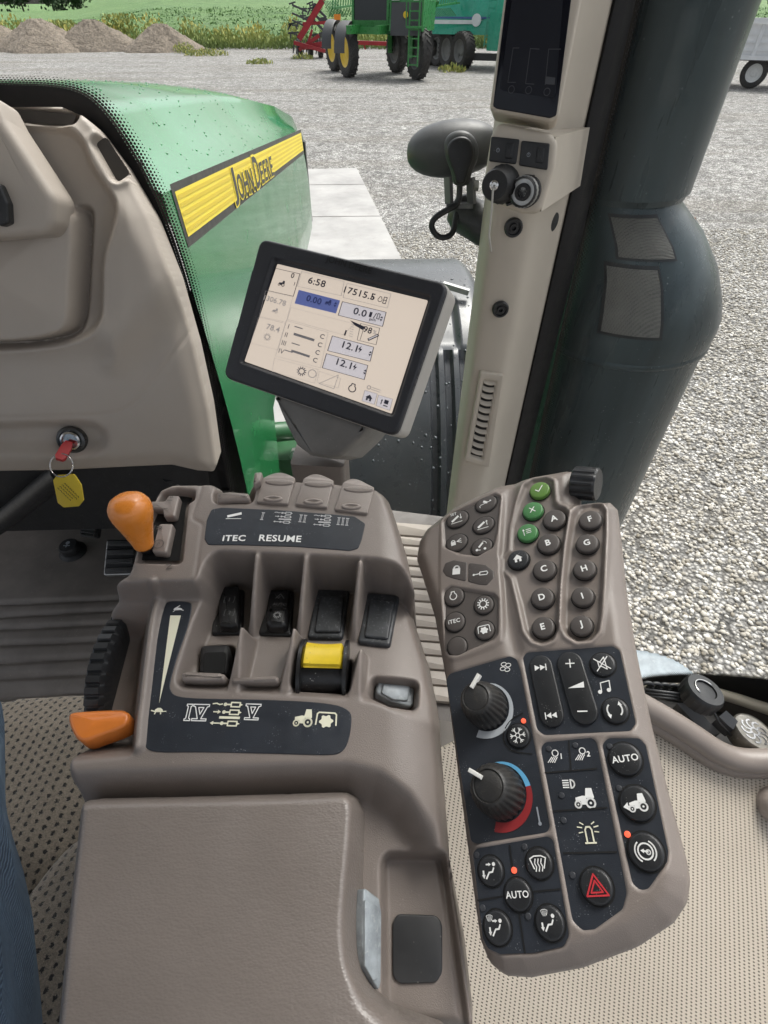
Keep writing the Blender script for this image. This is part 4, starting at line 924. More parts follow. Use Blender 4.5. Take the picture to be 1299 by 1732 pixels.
# ------------------------------------------------------------------ dash tower
def dash():
    PL = Plane((-.376, .655, 2.27), (.15, -.93, .33), (1, 0, 0))
    t = thing('dash_tower', PL.at(150, 800), 'grey-beige moulded dash tower with steering column shroud and ignition', 'dashboard')
    P = lambda pts, h=0: PL.poly(pts, h)
    outl = P([(-330, 178), (0, 172), (95, 174), (140, 192), (195, 268), (247, 362), (290, 470), (325, 590), (350, 700), (364, 795), (358, 808), (330, 806), (285, 796), (200, 800), (90, 806), (-330, 812)])
    outl = rounded(outl, [0, 0, .01, .03, .05, .05, .05, .05, .05, .006, .006, .01, .02, 0, 0, 0])
    pocketL = rounded(P([(-300, 150), (8, 176), (126, 186), (118, 203), (100, 206), (14, 198), (-300, 190)]), .004)
    pocketR = rounded(P([(152, 236), (170, 222), (214, 290), (192, 306)]), .005)
    rimR = rounded(P([(143, 232), (168, 212), (228, 290), (226, 300), (192, 318)]), .006)
    bowl = chaikin(P([(-330, 204), (20, 204), (105, 212), (135, 234), (150, 280), (182, 322), (198, 352), (188, 395), (172, 440), (172, 500), (170, 545), (140, 572), (90, 585), (0, 592), (-330, 600)]), 2)
    shr = chaikin(P([(-330, 345), (100, 345), (132, 356), (134, 400), (130, 470), (127, 540), (118, 562), (70, 575), (0, 580), (-330, 584)]), 2)
    groove = chaikin(P([(-330, 349), (112, 349), (140, 346), (146, 360), (142, 430), (138, 520), (132, 560), (110, 574), (60, 583), (0, 587), (-330, 592)]), 2)
    raised = chaikin(P([(182, 420), (182, 520), (176, 560), (188, 600), (230, 560), (300, 470), (262, 400), (215, 340), (200, 360)]), 2)
    low = chaikin(P([(-330, 590), (60, 590), (150, 575), (185, 600), (190, 622), (230, 585), (320, 480), (300, 420), (420, 500), (420, 900), (-330, 900)]), 1)
    seam = curve_px(P([(-330, 712), (0, 711), (120, 708), (190, 704), (222, 690), (260, 645), (330, 545)]))
    ign = chaikin(P([(-330, 728), (0, 726), (90, 722), (150, 722), (172, 738), (170, 760), (140, 770), (60, 766), (0, 764), (-330, 766)]), 2)
    def fn(U, V):
        h = np.zeros(U.shape)
        h = into(h, sdf(bowl, U, V), -.022, .010)                                   # recessed bowl round the column
        h = into(h, sdf(raised, U, V), .010, .05)
        sl = sdf(low, U, V); h = into(h, sl, -.012, .06)
        band = np.exp(-((sl+.01)/.02)**2)*.004; h = h+band
        h = into(h, sdf(groove, U, V), -.040, .004)
        s = sdf(shr, U, V); h = into(h, s, .016, .005); h = h+np.where(s > 0, .02*sst(s/.1), 0)
        h = into(h, sdf(rimR, U, V), .004, .003); h = into(h, sdf(pocketR, U, V), -.035, .006)
        h = into(h, sdf(pocketL, U, V), -.035, .005)
        bo_ = sdf(bowl, U, V); h = h+.0028*np.exp(-((bo_+.004)/.0022)**2)
        d, _ = pathd(seam, U, V); h = h-.003*np.exp(-(d/.0016)**2)
        h = into(h, sdf(ign, U, V), -.030, .022)
        s = sdf(outl, U, V); h = h-.010*(1-sst(s/.035))**2
        return h
    relief('dash_cover', PL, outl, fn, .0017, DASH, t, .006, .09, blur=3)
    for pp, hh in ((pocketR, -.020), (pocketL, -.018)):
        c_ = np.mean(pp, 0); mb = MB(); q = [tuple(c_+(np.array(p_)-c_)*.97) for p_ in ccw(pp)]; mb.add([PL.pt(x, y, hh) for x, y in q], [list(range(len(q)))]); mb.build('vent_shade', mat('vent_brown', (.06, .052, .045), .7), t, 0)  # dark plates paint the depth shade inside the vent pockets
    # steering column post: slanted box sweeping up out of the shroud
    mb = MB(); po = rounded(PL.poly([(-330, 120), (-10, 160), (14, 205), (100, 335), (98, 380), (85, 398), (0, 405), (-330, 420)], .05), [0, .01, .01, .02, .02, .015, 0, 0]); v, f = slab_geo(PL, po, .0, .062, .010, 4); mkobj('column_shroud', v, f, DASH, t, 40)
    slab('column_lever', PL, rounded(PL.poly([(-40, 300), (4, 312), (18, 345), (20, 378), (6, 384), (-40, 360)], .068), .004), .055, .074, BLACK, t, .003)
    # ignition lock
    c = PL.px(121, 745, -.022); p = PL.pt(*c, -.026); n_ = (PL.n+Vector((0, 0, .1))).normalized()
    mb = MB(); mb.lathe(p, n_, [(.020, -.004), (.0205, .004), (.019, .007), (.0155, .008), (.015, .004), (.0002, .004)], 36); lk = mb.build('ignition_lock', mat('gunmetal', (.10, .10, .10), .3, metal=.8), t, 40)
    mb = MB(); mb.lathe(p, n_, [(.0135, .003), (.0135, .010), (.011, .011), (.0105, .006), (.0002, .006)], 30); mb.build('lock_barrel', CHROME, lk, 40)
    k = thing('ignition_key', p, 'red-headed ignition key with split ring and yellow printed tag', 'key')
    q0 = p+n_*.008; q1 = PL.at(100, 778, .012); d = (q1-q0).normalized(); RED = mat('red_plastic', (.45, .018, .025), .35, var=.1)
    sd_ = d.cross(n_).normalized(); mb = MB()
    pl_ = [(.003, .0045), (.012, .0068), (.030, .0068), (.034, .0045), (.034, -.0045), (.030, -.0068), (.012, -.0068), (.003, -.0045)]; ln = (q1-q0).length; tdir = d.cross(sd_)
    mb.sweep([q0+d*(a*ln/.034)+sd_*b_ for a, b_ in pl_], tdir*-.003, tdir*.003); mb.build('key_head', RED, k, 30)
    rc = PL.at(104, 787, .012); mb = MB(); mb.tube([rc+(RGT*cos(a)+UPV*sin(a))*.0165 for a in [2*pi*i/28 for i in range(29)]], .0011, 6); mb.build('split_ring', CHROME, k, 180)
    TP = Plane(PL.at(115, 828, .010), (.10, -.93, .3), (1, 0, .0)); tg = rounded(TP.poly([(90, 812), (96, 804), (126, 802), (138, 820), (142, 846), (134, 856), (108, 858), (98, 850)]), .003)
    tagp = slab('key_tag', TP, tg, -.0012, .0012, mat('tag_yellow', (.74, .56, .05), .4, var=.06), k, .0006)
    inkm = flat('tag_ink', (.03, .03, .025), .6); ik = Ink(); rr = random.Random(4); pass
    for r_ in range(-1, 3):
        x = -.9
        while x < .8: w = rr.uniform(.10, .3); ik.line([(x, .02-.3*r_), (x+w*.5, .10-.3*r_), (x+w, .0-.3*r_)], .05); x += w+.07
    ik.build('tag_writing', TP, TP.px(117, 831), .0145, inkm, tagp, .0016, rot=-1.05)
dash()
# ------------------------------------------------------------------ cab floor, pedals, column foot
def floorstuff():
    FM = mat('rubber_floor_mat', (.165, .145, .128), .5, var=.22, vs=9, grain=.2, gs=500, specks=.8, spcol=(.26, .24, .21), spscale=130, scuff=.4)
    PL = Plane((-.8, .9, 1.5), (0, 0, 1)); outl = [(-.75, -1.2), (1.02, -1.2), (1.02, -.10), (.50, -.10), (.50, .24), (-.75, .24)]
    lines = []
    for (a, b_) in (((0, 1021), (200, 1012)), ((0, 1042), (196, 1031)), ((0, 1063), (190, 1054)), ((0, 1090), (182, 1082)), ((0, 1120), (172, 1110)), ((0, 1146), (165, 1138)), ((0, 1180), (160, 1168)), ((0, 1215), (150, 1200)), ((0, 1255), (150, 1238))):
        a, b_ = PL.px(*a), PL.px(*b_); d = ((b_[0]-a[0]), (b_[1]-a[1])); lines.append(((a[0]-d[0], a[1]-d[1]), (b_[0]+d[0]*2, b_[1]+d[1]*2)))
    def fn(U, V):
        h = np.zeros(U.shape)
        for a, b_ in lines: d, _ = seg(a, b_, U, V); h -= .007*np.exp(-(d/.006)**2)
        h += .25*np.maximum(V-.26, 0)**1.3*(U < .6)
        return h
    o = relief('cab_floor', PL, outl, fn, .005, FM, None, 0, .08); tag(o, 'dark ribbed rubber mat on the cab floor', None, None, 'structure')
    o = None
    # pale ribbed step plate right of the console: slats
    SP = Plane((.15, .68, 1.77), (0, -.12, .99), (1, 0, 0)); t = thing('step_mat', SP.at(710, 1000), 'pale tan ribbed step mat in the gap beside the console', 'mat')
    SL = mat('tan_rubber_rib', (.36, .315, .275), .5, var=.1, vs=12, grain=.2, gs=600, specks=.6, spcol=(.5, .47, .42), spscale=140)
    rows = [884, 907, 923, 940, 957, 975, 995, 1016, 1038, 1060, 1083, 1106, 1130, 1156, 1184]
    for r0, r1 in zip(rows[:-1], rows[1:]):
        q = SP.poly([(640, r0+2-5), (800, r0+2+7), (800, r1-1+7), (640, r1-1-5)]); slab('rib', SP, rounded(q, .002), -.012, .0, SL, t, .002, 2)
    mb = MB(); q = SP.poly([(640, 860), (800, 880), (820, 1230), (640, 1200)], -.012); mb.add([SP.pt(u, v, -.0125) for u, v in q], [[3, 2, 1, 0]]); mb.build('mat_base', TAUPE_D, t, 0)
    # pedals
    for (nm, pts, z, nr, lab) in (('clutch_pedal', [(136, 883), (172, 881), (168, 911), (134, 908)], 1.66, 5, 'small ribbed black pedal on a bent arm near the dash foot'), ('brake_pedal', [(180, 912), (235, 912), (230, 972), (174, 974)], 1.60, 4, 'larger ribbed pedal with bright rim beside the console')):
        p0 = ground(*pts[0], z); PP = Plane(p0, (0, -.45, .89), (1, 0, 0)); c = PP.at(sum(p[0] for p in pts)/4, sum(p[1] for p in pts)/4)
        t = thing(nm, c, lab, 'pedal'); po = rounded(PP.poly(pts), .008)
        if nm == 'brake_pedal': slab('pedal_rim', PP, po, -.014, .0, STEEL, t, .004)
        pi_ = rounded(PP.poly([(x+(pts[0][0]+pts[2][0]-2*x)*.06, y+(pts[0][1]+pts[2][1]-2*y)*.06) for x, y in pts]), .006); slab('pad', PP, pi_, -.01, .004, BLACKG, t, .002)
        for k in range(nr):
            s = (k+.5)/nr; y0 = pts[0][1]+(pts[3][1]-pts[0][1])*s; x0 = pts[0][0]+(pts[3][0]-pts[0][0])*s; x1 = pts[1][0]+(pts[2][0]-pts[1][0])*s; y1 = pts[1][1]+(pts[2][1]-pts[1][1])*s; w = 3.2 if nr == 5 else 5
            slab('grip_rib', PP, rounded(PP.poly([(x0+5, y0-w), (x1-5, y1-w), (x1-5, y1+w), (x0+5, y0+w)]), .002), .003, .011, mat('worn_rubber', (.05, .05, .05), .45), t, .003)
        mb = MB(); a = PP.at(pts[1][0]-6, pts[1][1]+4, -.012) if nr == 5 else c+Vector((0, .0, -.02)); mb.tube([a, a+Vector((.05, .07, .01)), a+Vector((.10, .16, .08)), a+Vector((.12, .22, .3))], .012, 8); mb.build('pedal_arm', BLACK, t, 60)
    g = ground(124, 934, 1.5); t = thing('floor_button', g, 'round black foot button on the floor mat', 'foot button')
    mb = MB(); mb.lathe(g, (0, -.1, 1), [(.036, -.01), (.036, .004), (.030, .010), (.026, .012), (.026, .030), (.022, .035), (.001, .036)], 30); mb.build('button_body', BLACKG, t, 40)
    ik = Ink(); ik.disc((0, .3), .35); ik.line([(-.5, -.3), (.5, -.3)], .2); ik.line([(0, .1), (0, -.6)], .2); gp = Plane(g+Vector((0, -.003, .0375)), (0, -.1, 1)); ik.build('legend', gp, (0, 0), .016, GREYI, t, 0)
    # column foot under the dash: dark cowling and black lever tube
    t = thing('column_cowling', (-.6, .95, 1.5), 'dark pedal box and steering column foot in shadow under the dash', 'cowling')
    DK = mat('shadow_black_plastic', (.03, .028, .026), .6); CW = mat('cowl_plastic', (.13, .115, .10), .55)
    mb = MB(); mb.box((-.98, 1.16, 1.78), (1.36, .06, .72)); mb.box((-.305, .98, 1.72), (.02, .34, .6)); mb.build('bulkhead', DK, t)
    mb = MB(); q = [aty(148, 800, .86), aty(200, 800, .86), aty(196, 862, .90), aty(146, 858, .90)]; mb.sweep(q, (0, 0, 0), (0, .1, 0)); mb.build('side_box', CW, t, 20)
    mb = MB(); mb.tube([aty(105, 800, .74), aty(60, 836, .76), aty(0, 885, .78), aty(-120, 960, .8)], .021, 12); mb.build('lever_tube', BLACK, t, 60)
    mb = MB(); mb.tube([aty(214, 800, .84), aty(222, 850, .90), aty(250, 900, .95)], .012, 8); mb.tube([aty(250, 800, .84), aty(262, 850, .90), aty(270, 900, .95)], .016, 8); mb.tube([aty(285, 800, .84), aty(300, 850, .90)], .02, 8); mb.build('wiring_hose', BLACK, t, 60)
floorstuff()
# ------------------------------------------------------------------ seat and the driver's leg
def seatmat():
    m, nt, b = nodes('woven_seat_fabric'); uv = N(nt, 'ShaderNodeUVMap'); mp = N(nt, 'ShaderNodeMapping'); mp.inputs['Scale'].default_value = (1/.0088, 1/.0078, 1); mp.inputs['Rotation'].default_value = (0, 0, .10); L(nt, uv.outputs[0], mp.inputs[0])
    wob = N(nt, 'ShaderNodeTexNoise'); wob.inputs['Scale'].default_value = 600; L(nt, uv.outputs[0], wob.inputs['Vector'])
    wv = N(nt, 'ShaderNodeVectorMath', operation='MULTIPLY_ADD'); L(nt, wob.outputs['Color'], wv.inputs[0]); wv.inputs[1].default_value = (.5, .5, 0); L(nt, mp.outputs[0], wv.inputs[2])
    sp = N(nt, 'ShaderNodeSeparateXYZ'); L(nt, wv.outputs[0], sp.inputs[0])
    col = mathn(nt, 'FLOOR', sp.outputs[0]); sh = mathn(nt, 'MULTIPLY', mathn(nt, 'MODULO', mathn(nt, 'ABSOLUTE', col), 2.0), .5)
    fx = mathn(nt, 'ABSOLUTE', mathn(nt, 'SUBTRACT', mathn(nt, 'FRACT', sp.outputs[0]), .5)); fy = mathn(nt, 'ABSOLUTE', mathn(nt, 'SUBTRACT', mathn(nt, 'FRACT', mathn(nt, 'ADD', sp.outputs[1], sh)), .5))
    d = mathn(nt, 'SQRT', mathn(nt, 'ADD', mathn(nt, 'POWER', mathn(nt, 'MULTIPLY', fx, 1.15), 2.0), mathn(nt, 'POWER', mathn(nt, 'MULTIPLY', fy, .8), 2.0)))
    k = ramp(nt, d, [(.17, 1.0), (.25, 0.0)]); vec = coords(nt)
    base = ramp(nt, noise(nt, vec, 500, 4, .7), [(.3, (.095, .080, .064)), (.7, (.205, .175, .14))]); c = mixc(nt, k, base, (.010, .009, .009)); L(nt, c, b.inputs['Base Color']); b.inputs['Roughness'].default_value = .95; b.inputs['Sheen Weight'].default_value = .2
    h = mathn(nt, 'ADD', mathn(nt, 'MULTIPLY', k, -.7), mathn(nt, 'MULTIPLY', noise(nt, vec, 900, 3, .7), .5)); bump(nt, b, h, .8, .0025); return m
SEATM = seatmat()
def seat():
    t = thing('driver_seat', (-.45, .1, 1.6), 'taupe woven seat cushion with dark stitched flecks', 'seat')
    PL = Plane((-.35, .2, 2.02), (0.06, -.02, 1), (1, 0, 0)); P = PL.poly
    fo = chaikin(P([(-330, 1210), (0, 1160), (90, 1152), (175, 1152), (215, 1165), (215, 1240), (140, 1420), (90, 1500), (0, 1560), (-330, 1600)]), 2)
    relief('cushion_front', PL, fo, lambda U, V: -.02*(1-sst(sdf(fo, U, V)/.06)), .006, SEATM, t, .02, .16)
    P3 = Plane(PL.at(60, 1560, .035), (0.28, -.05, 1), (1, 0, 0)); bo = chaikin(P3.poly([(-330, 1620), (0, 1540), (60, 1460), (110, 1405), (190, 1365), (260, 1400), (260, 1800), (100, 1990), (-330, 2000)]), 2)
    relief('side_bolster', P3, bo, lambda U, V: -.03*(1-sst(sdf(bo, U, V)/.06)), .006, SEATM, t, .02, .16)
seat()
def leg():
    DN, nt, b = nodes('denim'); vec = coords(nt); w = N(nt, 'ShaderNodeTexWave', wave_type='BANDS', bands_direction='DIAGONAL'); w.inputs['Scale'].default_value = 330; w.inputs['Distortion'].default_value = 2; L(nt, vec, w.inputs['Vector'])
    c = ramp(nt, noise(nt, coords(nt, (1, .35, 1)), 22, 7, .7), [(.3, (.016, .030, .055)), (.5, (.05, .09, .145)), (.72, (.19, .26, .34))]); c = mixc(nt, .35, c, ramp(nt, w.outputs[0], [(.3, (.02, .04, .08)), (.7, (.16, .23, .32))])); L(nt, c, b.inputs['Base Color']); b.inputs['Roughness'].default_value = .9
    bump(nt, b, mathn(nt, 'ADD', w.outputs[0], mathn(nt, 'MULTIPLY', noise(nt, coords(nt, (1, .3, 1)), 30, 4), 6)), .5, .002)
    t = thing('person', (-.55, .25, 2.1), 'seated driver, only the side of a blue denim trouser leg in view', 'person')
    # thigh from hip to knee, then shin to the floor: one continuous skin
    me = bpy.data.meshes.new('trouser_leg'); pts = [(-.22, -.17, 2.19), (-.298, -.01, 2.185), (-.350, .076, 2.183), (-.412, .172, 2.183), (-.54, .31, 2.18), (-.72, .44, 2.15), (-.88, .48, 2.0), (-.95, .5, 1.78), (-.97, .5, 1.6)]; rad = [.094, .092, .090, .088, .084, .078, .068, .062, .058]
    v = []; f = []; n = 28; up = None; vs = [Vector(p) for p in pts]
    # resample
    sm = chaikin(pts, 3, closed=False); rr = np.interp(np.linspace(0, 1, len(sm)), np.linspace(0, 1, len(rad)), rad); prev = Vector((0, 0, 1)); r_ = random.Random(9)
    for i, p in enumerate(sm):
        p = Vector(p); d = (Vector(sm[min(i+1, len(sm)-1)])-Vector(sm[max(i-1, 0)])).normalized(); x = d.cross(prev).normalized(); prev = x.cross(d)
        for k in range(n):
            a = 2*pi*k/n; w = 1+.025*sin(5*a+i*.35)+.018*sin(9*a-i*.6)+.028*sin(i*.55+2*a)+.012*sin(17*a+i*.9); v.append(p+(x*cos(a)+prev*sin(a))*rr[i]*w)
    for i in range(len(sm)-1):
        for k in range(n): f.append([i*n+k, i*n+(k+1) % n, (i+1)*n+(k+1) % n, (i+1)*n+k])
    f.append(list(range(n))[::-1]); f.append([(len(sm)-1)*n+k for k in range(n)])
    mkobj('trouser_leg', v, f, DN, t, 180)
    mb = MB(); sd_ = [Vector(p)+Vector((rr[i]*1.0+.0005, 0, 0.004)) for i, p in enumerate(sm[:40])]; mb.tube(sd_, .0022, 6); mb.build('side_seam', DN, t, 180)
leg()
# ------------------------------------------------------------------ right wall below the window
def perfmat():
    m, nt, b = nodes('perforated_vinyl'); uv = N(nt, 'ShaderNodeUVMap'); mp = N(nt, 'ShaderNodeMapping'); mp.inputs['Scale'].default_value = (1/.0062, 1/.0031, 1); mp.inputs['Rotation'].default_value = (0, 0, -.35); L(nt, uv.outputs[0], mp.inputs[0])
    sp = N(nt, 'ShaderNodeSeparateXYZ'); L(nt, mp.outputs[0], sp.inputs[0]); row = mathn(nt, 'FLOOR', sp.outputs[1]); sh = mathn(nt, 'MULTIPLY', mathn(nt, 'MODULO', mathn(nt, 'ABSOLUTE', row), 2.0), .5)
    fx = mathn(nt, 'MULTIPLY', mathn(nt, 'SUBTRACT', mathn(nt, 'FRACT', mathn(nt, 'ADD', sp.outputs[0], sh)), .5), .0062); fy = mathn(nt, 'MULTIPLY', mathn(nt, 'SUBTRACT', mathn(nt, 'FRACT', sp.outputs[1]), .5), .0031)
    d = mathn(nt, 'SQRT', mathn(nt, 'ADD', mathn(nt, 'MULTIPLY', fx, fx), mathn(nt, 'MULTIPLY', fy, fy))); k = ramp(nt, mathn(nt, 'MULTIPLY', d, 100.0), [(.070, 1.0), (.115, 0.0)]); vec = coords(nt)
    base = ramp(nt, noise(nt, vec, 6, 4), [(.3, (.44, .385, .315)), (.7, (.50, .44, .365))]); c = mixc(nt, k, base, (.045, .038, .032)); L(nt, c, b.inputs['Base Color']); b.inputs['Roughness'].default_value = .6
    bump(nt, b, mathn(nt, 'ADD', mathn(nt, 'MULTIPLY', k, -1.0), mathn(nt, 'MULTIPLY', noise(nt, vec, 700, 3), .25)), .6, .002); return m
def rightwall():
    A, B, Cc = atd(850, 1650, .62), atd(1250, 1300, .68), atd(1250, 1700, .60); n_ = (B-A).cross(Cc-A).normalized(); n_ = n_ if n_.dot(CAM-A) > 0 else -n_
    WP = Plane(A, n_, (1, 0, 0)); t = thing('side_wall_trim', A, 'tan perforated vinyl wall panel below the side window', 'wall panel')
    po = WP.poly([(720, 1280), (1040, 1120), (1090, 1180), (1130, 1215), (1210, 1275), (1300, 1300), (1620, 1300), (2300, 1290), (2300, 2000), (640, 2000)]); v = [WP.pt(*p) for p in po]
    def fn(U, V): return .012*np.sin(U*7+1)*np.sin(V*5)
    relief('vinyl_panel', WP, po, fn, .01, perfmat(), t, 0, .02)
    cap = WP.at(1322, 1366, .012); mb = MB(); mb.lathe(cap, WP.n, [(.022, -.04), (.022, .0), (.018, .006), (.001, .007)], 24); mb.build('trim_cap', TAUPE, t, 40)
    # sill tray with rolled brown lip
    t = thing('sill_tray', atd(1200, 1230, .72), 'taupe moulded sill tray with a rolled lip under the window', 'tray')
    lip = curve_px([(1040, 1165), (1085, 1192), (1130, 1217), (1175, 1246), (1212, 1272), (1250, 1287), (1299, 1288), (1420, 1284), (1700, 1280), (2100, 1275)]); R = .0155
    pl = [atd(x, y, .69-.00008*(min(x, 1420)-1040)) for x, y in lip]; mb = MB(); mb.tube(pl, R, 16); mb.build('tray_lip', TAUPE, t, 180)
    wall = [p+Vector((.010, .004, -.022)) for p in pl]; mb = MB(); mb.tube([p+Vector((-.002, 0, -.014)) for p in pl], .0165, 16); mb.build('lip_underside', TAUPE, t, 180)
    fl = curve_px([(1040, 1150), (1090, 1160), (1170, 1168), (1250, 1188), (1330, 1215), (1430, 1240), (1700, 1255), (2100, 1260)]); pf = [GP.at(x, y, .012)+Vector((-.005, 0, -.035)) for x, y in fl]
    m = min(len(pl), len(pf)); pl2 = [pl[int(i*(len(pl)-1)/(m-1))] for i in range(m)]; pf2 = [pf[int(i*(len(pf)-1)/(m-1))] for i in range(m)]
    strip('tray_floor', [p+Vector((.01, 0, -.03)) for p in pl2], pf2, mat('tray_black', (.022, .021, .021), .5, var=.2), t)
    bk = curve_px([(1040, 1160), (1090, 1163), (1170, 1164), (1230, 1176), (1299, 1200), (1430, 1238), (1700, 1250), (2100, 1255)]); pb = [GP.at(x, y, .014) for x, y in bk]; mb = MB(); mb.tube(pb, .009, 12); mb.build('tray_back_rail', BEIGE, t, 180)
    strip('tray_back_wall', pb, [p+Vector((-.01, 0, -.055)) for p in pb], TAUPE_D, t)
    # knurled lock knob, its strap, and the tin beside it
    k = atd(1192, 1168, .70); t = thing('lock_knob', k, 'black knurled round knob with a ring top lying in the sill tray', 'knob')
    ax_ = Vector((.22, .12, .95)); kn = lambda q, i, r: r*(1+.035*(1 if q % 3 == 0 else 0)) if i in (1, 2, 3) else r
    mb = MB(); mb.lathe(k, ax_, [(.022, -.022), (.0255, -.020), (.0260, -.004), (.0255, .0), (.0240, .003), (.0150, .003), (.0146, -.002), (.0140, .001), (.0003, .002)], 60, fn=kn); mb.build('knob_body', BLACK, t, 40)
    mb = MB(); a = Vector(ax_).normalized(); x = Vector((1, 0, 0)); x = (x-a*x.dot(a)).normalized(); y = a.cross(x)
    mb.tube([k+a*.0035+(x*cos(s)+y*sin(s))*.0148 for s in [pi*.15+pi*1.0*i/12 for i in range(13)]], .0012, 6); mb.build('bright_arc', CHROME, t, 180)
    t2 = thing('strap_chain', atd(1140, 1165, .72), 'black plastic chain strap running behind the knob in the tray', 'strap')
    for i in range(6):
        x0 = 1092+i*14; mb = MB(); c = atd(x0, 1163+i*1.2, .725); mb.tube([c+Vector((.009*cos(s), .004*sin(s), .007*sin(s+.4))) for s in [2*pi*j/14 for j in range(15)]], .0028, 6); mb.build('chain_link', BLACK, t2, 180)
    for j in range(3):
        mb = MB(); mb.tube([atd(1088, 1166+j*5, .715), atd(1130, 1171+j*5, .713), atd(1168, 1176+j*4, .71)], .0022, 6); mb.build('strap_cord', BLACK, t2, 180)
    t3 = thing('latch_arm', atd(1200, 1215, .71), 'dark grey angled latch arm lying under the knob', 'latch')
    q = [atd(x, y, .712) for x, y in ((1143, 1192), (1168, 1190), (1196, 1222), (1216, 1242), (1198, 1246), (1176, 1228), (1158, 1208))]; mb = MB(); mb.sweep(q, (0, 0, -.012), (0, 0, .004)); mb.build('arm_plate', mat('arm_grey', (.06, .063, .067), .4), t3, 30)
    q = [atd(x, y, .70) for x, y in ((1214, 1214), (1226, 1204), (1246, 1222), (1238, 1236), (1228, 1228))]; mb = MB(); mb.sweep(q, (0, 0, -.02), (0, 0, .004)); mb.build('arm_block', MT['arm_grey'], t3, 30)
    mb = MB(); mb.tube([atd(1206, 1186, .69), atd(1208, 1205, .69), atd(1216, 1222, .69), atd(1236, 1244, .70)], .0018, 6); mb.build('wire', BLACK, t3, 180)
    c = atd(1276, 1238, .70); t4 = thing('round_tin', c, 'small worn round metal tin with embossed lid in the tray', 'tin'); ax2 = Vector((.22, .12, .95))
    TIN = mat('worn_tin', (.20, .19, .17), .4, metal=.6, var=.4, vs=70, scuff=.6, spcol=(.55, .53, .5)); mb = MB(); mb.lathe(c, ax2, [(.026, -.022), (.0275, -.020), (.0275, .0), (.0265, .002), (.0255, .0005), (.0003, .0005)], 40); mb.build('tin_body', TIN, t4, 40)
    ik = Ink(); tp_ = Plane(c, ax2, (1, 0, 0))
    for i in range(9): a = i*.7; ik.arc((.5*cos(a), .5*sin(a)), .28, a*57, a*57+200, .10, 8)
    ik.build('embossing', tp_, (0, 0), .023, CHROME, t4, .0012)
rightwall()
# outer step fender seen just beyond the side window's lower edge
RF = Plane((.75, .6, 1.45), (.05, -.05, 1), (1, 0, 0)); t = thing('rear_fender', RF.at(1130, 1140), 'pale grey outer fender edge just below the side window', 'fender')
po = chaikin(RF.poly([(1020, 1075), (1085, 1092), (1120, 1100), (1152, 1114), (1178, 1132), (1200, 1165), (1230, 1300), (1020, 1300)]), 2)
relief('fender_shell', RF, po, lambda U, V: .02*np.sin(U*9)*np.sin(V*7), .008, mat('grey_fender', (.22, .26, .29), .5, var=.25, vs=40, scuff=.5, spcol=(.40, .44, .47)), t, .02, .10)
# ------------------------------------------------------------------ unseen cab roof, added to shade the cabin so light enters by the windows
t = thing('unseen_cab_roof', (-.6, -.1, 3.2), 'unseen cab roof added to shade the cabin', 'cab roof')
mb = MB(); mb.box((-.65, -.15, 3.34), (2.0, 2.1, .16)); mb.build('roof_shell', mat('roof_lining', (.30, .28, .25), .8), t)
# ================================================================== ICONS
def ic(*ops):
    k = Ink()
    for o in ops: getattr(k, o[0])(*o[1:])
    return k
def ipx(ik, name, pl, cx, cy, half, rot, mt, parent, h=.0004, sy=1.0, ph=None):
    """print an icon on plane pl: half-width in photo pixels sets its true size on the surface"""
    ph = h if ph is None else ph
    c = pl.px(cx, cy, ph); e = pl.px(cx+half*cos(rot), cy-half*sin(rot), ph); d = (e[0]-c[0], e[1]-c[1])
    return ik.build(name, pl, c, hypot(*d), mt, parent, h, atan2(d[1], d[0]), sy)
def i_tractor(arrow=False):
    k = Ink(); k.ring((.52, -.38), .36, .16); k.disc((.52, -.38), .10); k.ring((-.55, -.48), .25, .13); k.disc((-.55, -.48), .07)
    k.poly([(.12, .0), (.86, .0), (.86, .12), (.76, .78), (.26, .78), (.14, .2)]); k.poly([(-.72, -.20), (.2, -.25), (.2, .18), (-.1, .2), (-.72, .05)]); k.poly([(-.3, -.5), (.15, -.5), (.15, -.2), (-.3, -.2)])
    if arrow: k.poly([(-1.35, -.25), (-.85, .12), (-.85, -.62)]); k.line([(-.9, -.25), (-.6, -.25)], .14)
    return k
def i_pto():
    k = Ink(); pts = []
    for j in range(24): a = 2*pi*j/24; r = .52*(1+.22*(1 if (j//2) % 2 == 0 else -.25)); pts.append((r*cos(a), r*sin(a)*.9-.15))
    k.poly(pts); k.line([(-.9, -.45), (-.85, .45), (-.7, .58), (.7, .58), (.85, .45), (.9, -.45)], .13); return k
def i_gear():
    k = Ink(); k.ring((0, 0), .52, .14)
    for j in range(12): a = j*pi/6; k.line([(.62*cos(a), .62*sin(a)), (.86*cos(a), .86*sin(a))], .16)
    return k
def i_engine():
    k = Ink(); k.arc((0, -.12), .5, 125, 415, .14, 20); k.line([(-.28, .28), (-.22, .62), (.22, .62), (.28, .28)], .14); return k
def i_lock():
    k = Ink(); k.poly([(-.5, -.7), (.5, -.7), (.5, .15), (-.5, .15)]); k.arc((0, .15), .33, 0, 180, .2, 12); k.line([(-.33, .1), (-.33, .2)], .2); k.line([(.33, .1), (.33, .2)], .2); return k
def i_arm(arr='up'):
    k = Ink(); k.line([(-.7, -.35), (.2, .25)], .34); k.line([(-.9, -.72), (.7, -.72)], .1); k.arrow((.6, -.3), (.6, .55), .1, .3) if arr == 'up' else k.arrow((.6, .55), (.6, -.3), .1, .3); return k
def i_home():
    return ic(('poly', [(-.9, -.02), (0, .85), (.9, -.02)]), ('poly', [(-.62, -.75), (-.2, -.75), (-.2, .1), (-.62, .1)]), ('poly', [(.2, -.75), (.62, -.75), (.62, .1), (.2, .1)]), ('poly', [(-.3, -.2), (.3, -.2), (.3, .2), (-.3, .2)]))
